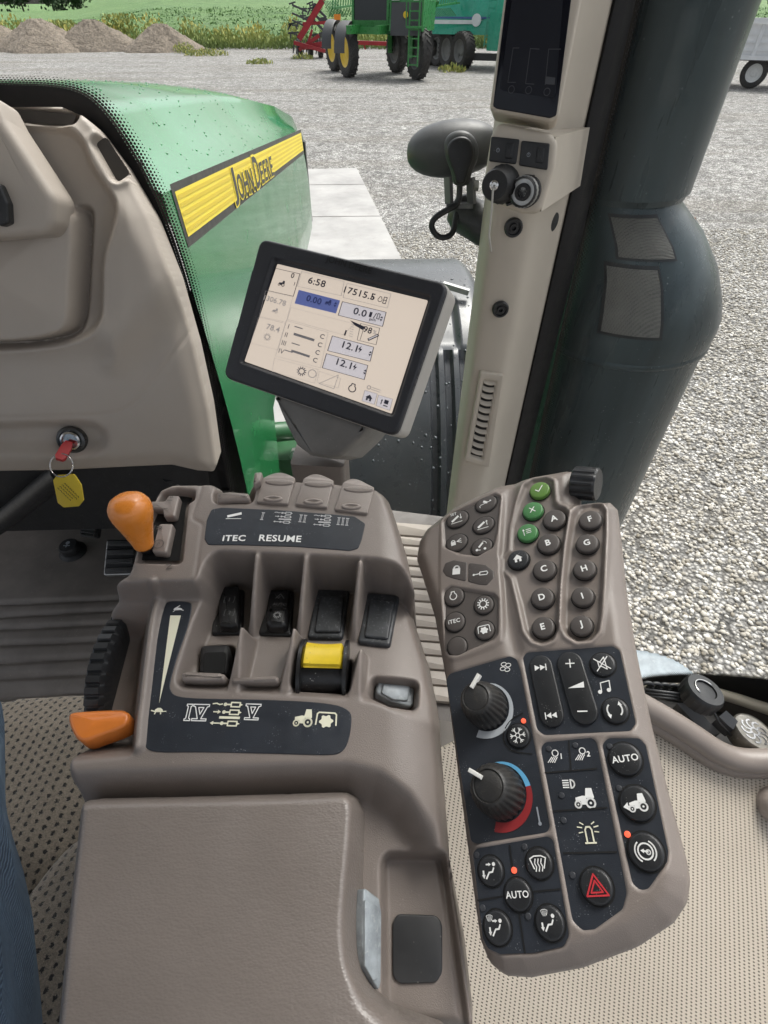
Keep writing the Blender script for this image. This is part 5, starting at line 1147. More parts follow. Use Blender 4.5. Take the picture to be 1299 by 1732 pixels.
def i_person(defrost=False, face=True, foot=True):
    k = Ink(); k.disc((.55, .62), .2); k.line([(.5, .25), (.3, -.12), (-.1, -.16), (-.5, -.72)], .17)
    if face: k.arrow((-.35, .62), (.22, .62), .16, .3)
    if foot: k.arrow((-.78, .0), (-.78, -.72), .2, .36)
    if defrost: k.put(i_defrost(), (-.35, .95) if face is False else (-.7, .9), .42)
    return k
def i_defrost():
    k = Ink(); k.line([(-.55, -.5), (-.9, .45), (-.4, .68), (.4, .68), (.9, .45), (.55, -.5)], .13)
    for x in (-.35, 0, .35): k.line([(x-.06, -.75), (x+.08, -.35), (x-.08, .0), (x+.06, .4)], .12)
    return k
def i_snow():
    k = Ink()
    for j in range(6):
        a = j*pi/3; d = np.array([cos(a), sin(a)]); n = np.array([-d[1], d[0]]); k.line([d*.28, d*.95], .12); k.line([d*.62, d*.9+n*.25], .1); k.line([d*.62, d*.9-n*.25], .1)
    k.line([(.3*cos(j*pi/3), .3*sin(j*pi/3)) for j in range(6)], .12, True); return k
def i_fan():
    k = Ink()
    for j in range(4):
        a = j*pi/2+.4; c = (.5*cos(a), .5*sin(a)); k.line([(c[0]+.40*cos(t+a)*1.0, c[1]+.28*sin(t+a)) for t in [2*pi*i/12 for i in range(12)]], .12, True)
    return k
def i_lamp(n):
    k = Ink(); k.ring((.1, .35), .36, .12)
    for j in range(4): k.line([(-.35+.22*j, -.1-.0*j), (-.85+.26*j, -.72)], .1)
    k.text(n, (.8, .0), .85, .03); return k
def i_beacon():
    k = Ink(); k.line([(-.28, -.7), (-.28, .2), (-.15, .42), (.15, .42), (.28, .2), (.28, -.7)], .13); k.line([(-.45, -.78), (.45, -.78)], .13)
    for a in (20, 50, 130, 160): k.line([(.55*cos(radians(a)), .2+.55*sin(radians(a))), (.95*cos(radians(a)), .2+.75*sin(radians(a)))], .09)
    for s in (-1, 1): k.line([(s*.5, .05), (s*.85, .0)], .08)
    return k
def i_hazard():
    k = Ink(); k.line([(-.95, -.7), (.95, -.7), (0, .9)], .14, True); k.line([(-.52, -.46), (.52, -.46), (0, .42)], .13, True); return k
def i_park():
    k = Ink(); k.ring((0, 0), .62, .13); k.arc((0, 0), .88, 125, 235, .12); k.arc((0, 0), .88, -55, 55, .12); k.arrow((.2, -.05), (-.42, .1), .14, .3); k.ring((.22, -.08), .17, .1); return k
def i_next(s=1):
    k = Ink()
    for x in (-.75, -.05): k.poly([(s*x, .38), (s*x, -.38), (s*(x+.68), 0)])
    k.line([(s*.72, .4), (s*.72, -.4)], .14); return k
def i_mute():
    k = Ink(); k.line([(-.45, .3), (-.15, .3), (.35, .75), (.35, -.75), (-.15, -.3), (-.45, -.3)], .11, True); k.line([(-.8, .75), (.75, -.75)], .11); k.line([(-.8, -.75), (.75, .75)], .11); return k
def i_notes():
    k = Ink(); k.disc((-.6, -.6), .25); k.disc((.5, -.4), .25); k.line([(-.4, -.6), (-.4, .55), (.7, .8), (.7, -.4)], .13); return k
def i_recirc():
    k = Ink(); k.arc((0, 0), .75, -50, 30, .16); k.poly([(.85, .35), (.42, .42), (.62, .82)]); k.arc((0, 0), .75, 130, 210, .16); k.poly([(-.85, -.35), (-.42, -.42), (-.62, -.82)]); return k
def i_beam_tractor():
    k = Ink(); k.put(i_tractor(), (.25, -.3), .8); k.arc((-.5, .62), .26, -90, 90, .1); k.line([(-.5, .88), (-.5, .36)], .1)
    for j in range(4): k.line([(-.65, .85-.15*j), (-1.05, .85-.15*j)], .08)
    return k
def i_hyd():
    k = Ink()
    for j, y in enumerate((.6, .1, -.62)):
        k.line([(-.15, y), (.25, y)], .1); k.line([(.25, y+.14), (.85, y+.14), (.85, y-.14), (.25, y-.14)], .09, True); k.disc((-.15, y), .12); k.poly([(.85, y+.1), (1.05, y), (.85, y-.1)])
    k.line([(-.35, -.25), (.95, -.25)], .16); k.line([(-1, .62), (-.75, .66), (-.55, .58), (-.35, .62)], .08); k.arrow((-.85, .1), (-.35, .1), .08, .22); k.arrow((-.3, -.62), (-.95, -.62), .08, .22); return k
def i_roman(s):
    """outlined roman numeral between two bars"""
    k = Ink(); n = len(s); w = .55*n+.1
    if s == 'V' or s == 'IV':
        x0 = -.35 if s == 'V' else -.0
        if s == 'IV':
            k.line([(-.75, .55), (-.35, .55), (-.35, .45), (-.45, .40), (-.45, -.40), (-.35, -.45), (-.35, -.55), (-.75, -.55), (-.75, -.45), (-.65, -.40), (-.65, .40), (-.75, .45)], .07, True); x0 = .0
            o = .28
        else: o = 0
        k.line([(o-.55, .55), (o+.55, .55), (o+.55, .42), (o+.42, .38), (o+.12, -.42), (o+.5, -.42), (o+.5, -.55), (o-.5, -.55), (o-.5, -.42), (o-.12, -.42), (o-.42, .38), (o-.55, .42)], .07, True); k.line([(o-.18, .34), (o+.18, .34), (o, -.12)], .07, True)
    else:
        for j in range(n):
            c = (j-(n-1)/2)*.52; k.line([(c-.17, .5), (c+.17, .5)], .09); k.line([(c-.17, -.5), (c+.17, -.5)], .09); k.line([(c-.07, .5), (c-.07, -.5)], .06); k.line([(c+.07, .5), (c+.07, -.5)], .06)
    return k
def i_turtle():
    k = Ink(); k.poly([(-.55, -.1), (-.5, .2), (-.2, .42), (.2, .42), (.5, .2), (.6, -.1)]); k.line([(-.5, -.02), (-.95, .1)], .16); k.line([(.5, -.02), (1, .0)], .10); k.line([(-.35, -.1), (-.42, -.34)], .16); k.line([(.3, -.1), (.36, -.34)], .16); return k
def i_hare():
    k = Ink(); k.poly([(-.8, .0), (-.5, .3), (-.1, .3), (.4, .15), (.75, -.05), (.5, -.25), (-.4, -.2)]); k.line([(-.35, .25), (.25, .6)], .16); k.line([(.4, -.15), (.95, -.35)], .14); k.line([(-.4, -.1), (-.75, -.4)], .12); return k

# ================================================================== CENTRE CONSOLE
TILT = radians(10)
r0 = ray(450, 1230); CP = Plane(CAM+r0*(-.33/r0.z), (0, -sin(TILT), cos(TILT)), (1, 0, 0))
HU = .020
def console():
    t = thing('control_console', CP.at(450, 1300, -.10), 'taupe moulded armrest console with switch wells, black label strips and levers', 'console')
    P = CP.poly
    out = P([(86, 1760, -.03), (112, 1400, -.02), (118, 1330, -.012), (126, 1290, -.02), (150, 1215, -.03), (163, 1130, -.03), (172, 1070, -.03), (184, 1030, -.012), (203, 1000, .0), (213, 972, .014), (234, 872, HU), (262, 822, HU), (290, 809, HU), (366, 808, HU), (376, 830, .01), (414, 836, .01), (430, 801, HU), (445, 800, HU), (560, 806, HU), (640, 818, HU), (658, 830, HU), (670, 868, .014), (688, 935, .004), (696, 990, -.010), (712, 1055, -.018), (730, 1120, -.022), (742, 1200, -.026), (752, 1340, -.030), (760, 1450, -.032), (788, 1600, -.034), (806, 1760, -.036)])
    out = rounded(out, .006)
    upper = rounded(P([(195, 1003, .006), (284, 999, .010), (334, 996, .012), (349, 985, .014), (357, 950, HU), (366, 939, HU), (607, 950, HU), (634, 952, HU), (664, 962, .016), (684, 980, .008), (697, 1010, -.006), (730, 1010, 0), (760, 700, 0), (150, 700, 0)]), .006)
    vb = CP.px(480, 1000, -.030)[1]; vl = CP.px(480, 1165, -.006)[1]
    floorh = lambda V: -.032+(-.008+.032)*(vb-V)/(vb-vl)
    wells = rounded(P([(359, 930, HU), (352, 985, .01), (332, 1050, .002), (306, 1135, .0), (303, 1152, 0), (312, 1158, 0), (600, 1176, .0), (634, 1182, 0), (700, 1215, -.01), (790, 1260, -.02), (760, 1090, -.02), (730, 1000, -.02), (700, 900, 0), (640, 900, HU)]), .004)
    ldeck = rounded(P([(60, 1322, -.005), (130, 1313, 0), (300, 1308, 0), (470, 1300, 0), (585, 1298, 0), (640, 1312, -.004), (690, 1350, -.012), (728, 1402, -.02), (752, 1450, -.028), (850, 1450, -.03), (850, 700, 0), (60, 700, 0)]), .01)
    recess = rounded(P([(655, 1447, -.045), (748, 1447, -.045), (753, 1470, -.045), (800, 1800, -.045), (652, 1800, -.045), (648, 1460, -.045)]), .006)
    ridge = curve_px(P([(270, 1003, .004), (258, 1040, .004), (250, 1100, .004), (243, 1160, .004), (238, 1215, .002), (236, 1262, 0)]))
    ledge = rounded(P([(60, 1010, 0), (205, 1012, 0), (262, 1012, .0), (256, 1040, 0), (247, 1105, 0), (240, 1165, 0), (234, 1230, 0), (232, 1270, 0), (222, 1284, -.005), (130, 1292, -.005), (60, 1295, -.01)]), .006)
    dv = [((434, 941), (424, 1082)), ((517, 943), (504, 1095)), ((609, 951), (596, 1092))]
    dvu = [(CP.px(a[0], a[1], HU), CP.px(b[0], b[1], -.018)) for a, b in dv]
    fins = [((408, 1060, .014), (396, 1158, .0)), ((497, 1062, .014), (484, 1160, .0)), ((610, 1098, .008), (600, 1176, .0))]
    fu = [(CP.px(*a), CP.px(*b)) for a, b in fins]
    gate = rounded(P([(273, 832), (300, 826), (328, 830), (326, 845), (316, 850), (305, 950), (298, 951), (228, 949), (236, 905), (262, 850)], HU), .003)
    gatein = rounded(P([(258, 828), (275, 815), (332, 815), (342, 822), (326, 870), (326, 878), (342, 886), (342, 892), (330, 975), (320, 984), (218, 981), (212, 968), (228, 900)], HU), .006)
    slotblk = rounded(P([(336, 1090, -.01), (390, 1088, -.01), (385, 1142, -.004), (332, 1138, -.004)]), .004)
    yslot = rounded(P([(505, 1108, -.006), (592, 1112, -.006), (588, 1168, -.004), (496, 1162, -.004)]), .002)
    swr = rounded(P([(632, 1148, -.01), (706, 1152, -.01), (702, 1200, -.012), (660, 1196, -.01), (626, 1180, -.01)]), .003)
    pocket = rounded(P([(364, 836, HU), (372, 818, HU), (430, 822, HU), (424, 848, HU), (366, 848, HU)]), .003)
    def fn(U, V):
        h = np.zeros(U.shape)
        h = h-.000*U
        # right flank falls away
        so = sdf(out, U, V)
        flank = CP.px(650, 1200, 0)[0]
        right = np.clip((U-flank)/.045, 0, 1); h = h-.022*right**2*(V < vb+.02)
        su = sdf(upper, U, V)
        hu = np.full(U.shape, HU)-.012*np.clip((U-CP.px(640, 900, HU)[0])/.03, 0, 1.2)**2-.004*np.clip((V-CP.px(500, 835, HU)[1])/.03, 0, 1.5)**2
        h = h+(hu-h)*sst(.5+su/.007)
        # switch wells
        sw = sdf(wells, U, V); fl = floorh(V)-.020*np.clip((U-flank)/.05, 0, 1)**2
        sw = np.where(su > .001, np.minimum(sw, -su+.001), sw)
        h = h+(fl-h)*np.clip(.5+sw/.0060, 0, 1)
        for (a, b_) in dvu:
            d, s_ = seg(a, b_, U, V); top = HU+(-.020-HU)*s_**1.15; k = sst(1.0-(d-.0024)/.0022); h = np.where(top > h, h+(top-h)*k, h)
        for (a, b_), (pa, pb) in zip(fu, fins):
            d, s_ = seg(a, b_, U, V); top = pa[2]+(pb[2]-pa[2])*s_; k = sst(1.0-(d-.0014-.0025*s_)/.0024); h = np.where(top > h, h+(top-h)*k, h)
        h = into(h, sdf(slotblk, U, V), -.045, .002); h = into(h, sdf(yslot, U, V), -.040, .002); h = into(h, sdf(swr, U, V), -.030, .004)
        # left ledge with the speed wheel
        sl = sdf(ledge, U, V); h = h+(-.034-h)*sst(.06+sl/.022)*(sl > -.004)
        d, s_ = pathd(ridge, U, V); h = h+.0045*sst(1-(d-.001)/.004)*(h > -.03)
        # shift gate
        h = h-.0012*np.exp(-(sdf(gatein, U, V)/.0007)**2); h = into(h, sdf(gate, U, V), HU-.011, .002)
        h = into(h, sdf(pocket, U, V), -.012, .003)
        # drop behind the deck to the armrest, and the tray on the right
        s2 = sdf(ldeck, U, V); drop = -.030; h = h+(drop-h)*sst(.5-(s2+.006)/.022)*(V < vb-.03)
        h = np.where(V < vb-.03, into(h, sdf(recess, U, V), -.046, .004), h)
        h = h-.012*(1-sst(so/.010))**2
        return h
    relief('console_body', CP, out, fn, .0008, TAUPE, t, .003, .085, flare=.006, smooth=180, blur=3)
    # ---- black label strips
    up_l = rounded(P([(350, 880), (358, 862), (375, 859), (470, 863), (560, 870), (600, 874), (618, 886), (612, 912), (606, 928), (592, 932), (500, 925), (400, 922), (352, 922), (346, 912)], HU), .003)
    ul = slab('label_strip', CP, chaikin(up_l, 1), HU-.002, HU+.0007, PANEL, t, .0004, 1)
    lo_l = [(278, 1022), (288, 1017), (320, 1018), (326, 1024), (318, 1062), (300, 1110), (289, 1150), (287, 1166), (296, 1178), (330, 1182), (470, 1184), (560, 1190), (590, 1200), (596, 1215), (590, 1255), (578, 1274), (556, 1278), (470, 1275), (340, 1272), (266, 1273), (247, 1267), (240, 1250), (244, 1220), (258, 1120)]
    ll = slab('label_strip', CP, chaikin(P(lo_l), 2), -.002, .0008, PANEL, t, .0004, 1)
    rim = rounded(P([(284, 1173), (290, 1160), (600, 1176), (606, 1186), (590, 1197), (470, 1182), (300, 1180)]), .003)
    hu = HU+.0011
    k = i_arm(); arm_ = Ink(); arm_.line([(-.7, -.1), (.75, .3)], .36); arm_.line([(-.9, -.45), (.9, -.45)], .08); ipx(arm_, 'legend', CP, 396, 872, 14, 0, WHITE, ul, hu)
    for s, x, y in (('I', 444, 873), ('II', 512, 877), ('III', 580, 882)): ipx(i_roman(s), 'legend', CP, x, y, 14, -.08, flat('pale_print', (.5, .5, .5), .5), ul, hu)
    for x, y in ((478, 875), (545, 880)): ipx(i_hyd(), 'legend', CP, x, y, 15, -.06, MT['pale_print'], ul, hu)
    ipx(ic(('text', 'iTEC', (0, 0), .9, .03, 1.1)), 'legend', CP, 396, 910, 18, 0, WHITE, ul, hu); ipx(ic(('text', 'RESUME', (0, 0), .52, .02, 1.1)), 'legend', CP, 474, 910.5, 34, -.03, WHITE, ul, hu)
    hl = .0012
    ik = Ink(); ik.poly([CP.px(288, 1041, hl), CP.px(306, 1041, hl), CP.px(269, 1190, hl)]); ik.build('speed_wedge', CP, (0, 0), 1, CREAM, ll, hl)
    ipx(i_hare(), 'legend', CP, 301, 1030, 10, .1, WHITE, ll, hl); ipx(i_turtle(), 'legend', CP, 268, 1203, 13, 0, CREAM, ll, hl)
    ipx(i_roman('IV'), 'legend', CP, 332, 1205, 24, -.02, WHITE, ll, hl, ph=hl); ipx(i_hyd(), 'legend', CP, 382, 1207, 25, -.03, CREAM, ll, hl); ipx(i_roman('V'), 'legend', CP, 427, 1204, 23, -.03, WHITE, ll, hl)
    ipx(i_tractor(), 'legend', CP, 512, 1214, 18, -.04, CREAM, ll, hl); ipx(i_pto(), 'legend', CP, 552, 1217, 19, -.06, CREAM, ll, hl)
    # ---- three thumb lids at the front edge
    for q, e in (([(446, 812), (500, 812), (488, 856), (434, 852)], (462, 844)), ([(514, 813), (565, 817), (554, 862), (500, 856)], (530, 849)), ([(580, 820), (633, 828), (622, 872), (566, 865)], (594, 857))):
        c = CP.px(sum(p[0] for p in q)/4, sum(p[1] for p in q)/4, HU+.004); LP = Plane(CP.pt(*c, HU-.0005), CP.n-CP.v*-.02, (1, 0, 0))
        po = LP.poly(q); top = [po[0], ((po[0][0]*.75+po[1][0]*.25), po[0][1]+.0045), ((po[0][0]+po[1][0])/2, (po[0][1]+po[1][1])/2+.0062), ((po[0][0]*.25+po[1][0]*.75), po[1][1]+.0045), po[1], po[2], po[3]]
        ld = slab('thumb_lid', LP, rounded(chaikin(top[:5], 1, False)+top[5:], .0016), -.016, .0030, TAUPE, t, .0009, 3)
        ec = LP.px(e[0], e[1], .0032); v, f = slab_geo(LP, circle(ec, .0078, 24, .0030, -.05), .001, .0046, .0014, 3, dome=-.0012); mkobj('thumb_rib', v, f, TAUPE, ld, 60)
        ac = LP.px((q[0][0]+q[1][0])/2, (q[0][1]+q[1][1])/2+4, .0032); v, f = slab_geo(LP, circle(ac, .0120, 24, .0030, -.08), .0005, .0042, .0012, 3); mkobj('lid_brow', v, f, TAUPE, ld, 60)
    # divider posts between lids
    for q in ([(430, 798), (444, 797), (440, 812), (427, 820)],): slab('end_post', CP, rounded(P(q, HU+.008), .002), HU-.02, HU+.008, TAUPE, t, .002)
    # small paddle in the front pocket
    slab('paddle', CP, rounded(P([(368, 838, HU), (390, 835, HU), (422, 838, HU), (424, 849, HU), (395, 850, HU), (368, 852, HU)]), .0022), .0, HU+.004, TAUPE, t, .003)
    # ---- switches on the well floor
    a0 = CP.pt(CP.px(480, 1000, -.03)[0], vb, floorh(vb)); a1 = CP.pt(CP.px(480, 1000, -.03)[0], vl, floorh(vl)); fv = (a0-a1).normalized(); fnrm = Vector((1, 0, 0)).cross(fv)
    WPn = Plane(a0, fnrm, (1, 0, 0)); W_ = WPn.poly
    BASEK = mat('switch_black', (.012, .012, .013), .35, var=.3, vs=70, grain=.3, gs=1100, specks=1, spcol=(.26, .25, .23), spscale=450)
    WORN = mat('worn_switch_face', (.035, .038, .042), .42, var=.3, vs=120, specks=1, spcol=(.3, .31, .32), spscale=300, scuff=.7)
    b1 = slab('switch_base', WPn, rounded(W_([(366, 1000), (414, 1000), (412, 1075), (358, 1076)]), .003), -.004, .003, BASEK, t, .002)
    r1 = slab('rocker', WPn, rounded(W_([(373, 994), (405, 994), (406, 1030), (404, 1060), (390, 1063), (371, 1060), (370, 1030)], .008), .0025), .002, .011, BASEK, b1, .003)
    for s, y in (('1', 1014), ('2', 1036)): ipx(ic(('text', s, (0, 0), 1.0, .02), ('line', [(-.55, .55), (-.75, .55), (-.75, -.55), (-.55, -.55)], .09), ('line', [(.55, .55), (.75, .55), (.75, -.55), (.55, -.55)], .09)), 'legend', WPn, 388, y, 11, 0, flat('faint_print', (.14, .14, .14), .5), b1, .0114)
    b2 = slab('switch_base', WPn, rounded(W_([(448, 1000), (498, 1002), (494, 1078), (438, 1076)]), .003), -.004, .003, BASEK, t, .002)
    slab('rocker', WPn, rounded(W_([(454, 998), (490, 998), (488, 1034), (452, 1034)], .006), .002), .002, .008, BASEK, b2, .003); slab('rocker', WPn, rounded(W_([(452, 1030), (488, 1030), (486, 1058), (478, 1062), (456, 1062), (450, 1056)], .009), .002), .002, .012, BASEK, b2, .004)
    ipx(ic(('text', 'AUTO', (0, 0), .8, .02)), 'legend', WPn, 473, 1022, 10, -.03, MT['faint_print'], b2, .0084); ipx(i_gear(), 'legend', WPn, 469, 1040, 8, 0, flat('mid_print', (.3, .3, .3), .5), b2, .0124); ipx(ic(('line', [(-.8, -.6), (0, .5), (.8, -.6)], .2), ('line', [(-.3, -.6), (0, -.1)], .2)), 'legend', WPn, 474, 1008, 9, 0, MT['faint_print'], b2, .0084)
    for q in ([(536, 1001), (592, 1003), (580, 1084), (520, 1083)], [(620, 1007), (676, 1011), (660, 1097), (605, 1091)]):
        b3 = slab('switch_base', WPn, rounded(W_(q), .003), -.004, .004, WORN, t, .002)
        i = .10; qi = [(x+(sum(p[0] for p in q)/4-x)*.26+(2 if k in (2, 3) else 0), y+(sum(p[1] for p in q)/4-y)*(.18 if k < 2 else .34)) for k, (x, y) in enumerate(q)]
        slab('rocker', WPn, rounded(W_(qi, .005), .002), .003, .0062, WORN, b3, .0014)
    # black socket in the lower left slot
    v, f = slab_geo(WPn, rounded(W_([(338, 1090), (388, 1088), (384, 1140), (336, 1138)], .006), .004), -.03, .006, .003); 
    mb = MB(); mb.add(v, f); q = rounded(W_([(343, 1101), (382, 1100), (379, 1138), (342, 1136)], .008), .003); v2, f2 = slab_geo(WPn, q, .004, .0066, .0005); sk = mb.build('rocker_socket', BLACKG, t, 40)
    mkobj('socket_throat', v2, f2, flat('deep_black', (.004, .004, .004), .9), sk, 40)
    # lip bars
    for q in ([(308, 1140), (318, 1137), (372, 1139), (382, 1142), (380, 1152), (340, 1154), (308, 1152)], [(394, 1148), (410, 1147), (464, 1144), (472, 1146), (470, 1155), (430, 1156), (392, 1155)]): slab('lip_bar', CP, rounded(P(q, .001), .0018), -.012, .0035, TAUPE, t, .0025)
    # yellow rocker: drum segment between black cheeks
    yc = CP.at(548, 1132, -.010); rw = (CP.at(586, 1132, -.01)-CP.at(510, 1130, -.01)); ax = rw.normalized(); wd = rw.length; R = .0165
    x_ = (CP.v-ax*CP.v.dot(ax)).normalized(); yb = yc-CP.n*.004; mb = MB()
    mb.lathe(yb-ax*wd*.47, ax, [(R, 0), (R, wd*.94)], 40); dr = mb.build('drum', BASEK, t, 40)
    prof = []
    v = []; f = []; na, nw = 18, 12; up = ax.cross(x_); up = up if up.dot(CP.n) > 0 else -up
    for i in range(na+1):
        a = radians(40+62*i/na)
        for j in range(nw+1):
            w = j/nw; e = min(w, 1-w); r = R+.0055-.0045*max(0, 1-e/.06)-.0012*sin(pi*w) - (.0035 if a < radians(46) else 0)-(.002 if a > radians(98) else 0)
            v.append(yb+ax*(w-.5)*wd*.92+(x_*cos(a)+up*sin(a))*r)
    for i in range(na):
        for j in range(nw): f.append([i*(nw+1)+j, i*(nw+1)+j+1, (i+1)*(nw+1)+j+1, (i+1)*(nw+1)+j])
    ye = mkobj('rocker_face', v, f, YELLOW, dr, 50)
    for s in (-1, 1): mb = MB(); mb.lathe(yb+ax*s*wd*.49, ax*s, [(R+.0055, -.0012), (R+.0055, .0012), (R*.5, .0018), (.0003, .0018)], 36); mb.build('cheek', BASEK, dr, 40)
    # silver worn key on the lower right flank
    sp = Plane(CP.at(668, 1172, -.024), (CP.n+Vector((.22, 0, 0))), (1, 0, 0)); q = [(640, 1150), (700, 1155), (702, 1165), (697, 1198), (660, 1188), (634, 1172)]
    PALE = mat('rubbed_pale_key', (.30, .33, .35), .4, metal=.2, var=.3, vs=90, scuff=.6, spcol=(.6, .62, .62)); kk = slab('worn_key', sp, rounded(sp.poly(q), .003), -.014, .002, PALE, t, .0015)
    slab('key_face', sp, rounded(sp.poly([(648, 1156), (694, 1160), (690, 1186), (664, 1184), (644, 1172)], .003), .002), .001, .0038, PALE, kk, .001)
    # ---- shift gate: detent plates, black sheet painting the slot's inner shade, letters
    mb = MB(); g = rounded(P([(274, 834, HU-.008), (300, 828, HU-.008), (326, 832, HU-.008), (324, 845, HU-.008), (315, 850, HU-.008), (303, 947, HU-.008), (298, 948, HU-.008), (230, 946, HU-.008), (238, 905, HU-.008), (263, 851, HU-.008)]), .002); mb.add([CP.pt(u, v, HU-.009) for u, v in ccw(g)], [list(range(len(g)))]); mb.build('gate_shade', flat('deep_black', (.004, .004, .004), .9), t, 0)
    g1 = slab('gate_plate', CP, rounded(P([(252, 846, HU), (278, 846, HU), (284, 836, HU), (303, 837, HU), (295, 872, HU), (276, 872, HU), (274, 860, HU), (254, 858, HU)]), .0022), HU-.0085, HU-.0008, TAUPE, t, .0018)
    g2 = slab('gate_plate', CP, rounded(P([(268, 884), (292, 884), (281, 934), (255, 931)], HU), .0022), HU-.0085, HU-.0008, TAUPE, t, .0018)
    ipx(ic(('ring', (0, 0), .8, .12), ('text', 'P', (0, 0), .9, .0)), 'legend', CP, 268, 920, 10, -.1, flat('engraved', (.08, .07, .062), .6), g2, HU); ipx(ic(('text', 'R', (0, 0), 1.3, .02), ('line', [(-.6, -.9), (.6, -.9)], .15)), 'legend', CP, 269, 893, 8, -1.9, MT['engraved'], g2, HU); ipx(ic(('text', 'F', (0, 0), 1.3, .0)), 'legend', CP, 289, 840, 7, -1.9, MT['engraved'], g1, HU)
    ipx(ic(('line', [(-1, 0), (1, 0)], .3)), 'legend', CP, 287, 846, 4, 0, MT['engraved'], g1, HU); ipx(ic(('line', [(-1, 0), (1, 0)], .3)), 'legend', CP, 279, 860, 4, 0, MT['engraved'], g1, HU)
    ipx(ic(('text', 'N', (0, 0), 1.7, .0)), 'legend', CP, 286, 958, 8, -1.6, MT['engraved'], t, HU+.0006)
    ipx(ic(('line', [(-1, 0), (0, .6), (1, 0), (0, -.6)], .25, True)), 'legend', CP, 299, 820, 5, 0, MT['engraved'], t, HU-.002, ph=HU)
    # gear lever with orange knob
    b0 = CP.at(262, 938, -.01); d = (CP.at(226, 876, .055)-b0).normalized(); kb = CP.at(244, 923, .022)
    kt = atd(222, 866, (CP.at(225, 872, .050)-CAM).dot(FWD))
    mb = MB(); mb.tube([b0-d*.02, b0, kb+(kt-kb)*.1], [.006, .006, .0060], 12); lv = mb.build('gear_lever', BLACK, t, 60)
    ax = (kt-kb); Ln = ax.length; ax.normalize()
    mb = MB(); mb.lathe(kb, ax, [(.0003, -.001), (.0062, -.001), (.0073, .001), (.0077, .004), (.0090, .3*Ln), (.0110, .55*Ln), (.0128, .75*Ln), (.0143, .92*Ln), (.0148, 1.05*Ln), (.0143, 1.18*Ln), (.0122, 1.31*Ln), (.0080, 1.40*Ln), (.0034, 1.435*Ln), (.0003, 1.44*Ln)], 40); mb.build('gear_knob', ORANGE, lv, 180)
    mb = MB(); mb.lathe(b0-CP.n*.006, CP.n, [(.016, -.01), (.014, 0), (.010, .003), (.007, .008), (.0065, .010)], 24); mb.build('lever_boot', BLACKG, lv, 60)
    # ---- speed wheel with cross ribs, orange stop lever
    wc = CP.at(198, 1135, -.040); ax = CP.u; R = .054; w = .0135; c = wc-CP.n*.022; mb = MB()
    mb.lathe(c-ax*w/2, ax, [(R-.016, 0), (R-.003, 0), (R, .002), (R, w-.002), (R-.003, w), (R-.016, w)], 264, fn=lambda k, i, r: r+(.0014 if (k % 6) < 4 else -.0010) if i in (2, 3) else r); mb.build('speed_wheel', mat('wheel_rubber', (.022, .023, .025), .4, var=.2, vs=60, specks=.6, spcol=(.2, .2, .2), spscale=450), t, 35)
    oc = CP.at(165, 1222, -.006); oP = Plane(oc, (CP.n+CP.v*.15).normalized(), (1, .02, 0)); 
    v, f = slab_geo(oP, chaikin(oP.poly([(111, 1212), (114, 1202), (135, 1199), (200, 1196), (214, 1200), (218, 1210), (212, 1222), (198, 1230), (160, 1243), (140, 1251), (126, 1248), (116, 1230)], .006), 3), -.012, .004, .0032, 5, dome=.002); ol = mkobj('stop_lever', v, f, mat('orange_lever', (.66, .19, .03), .35, var=.08, vs=40, coat=.2), t, 60)
    mb = MB(); mb.bar(CP.at(165, 1245, -.03), CP.at(185, 1225, -.025), .014, .02); mb.build('lever_root', BLACK, ol)
    # ---- recess tray plate
    slab('tray_cover', CP, rounded(P([(664, 1560), (672, 1546), (738, 1548), (748, 1562), (748, 1645), (738, 1662), (676, 1664), (664, 1652)], -.045), .006), -.048, -.0440, mat('satin_black_cover', (.030, .031, .033), .4, var=.1, vs=50, specks=.8, spcol=(.3, .29, .27), spscale=260), t, .0008)
    return t
CON = console()
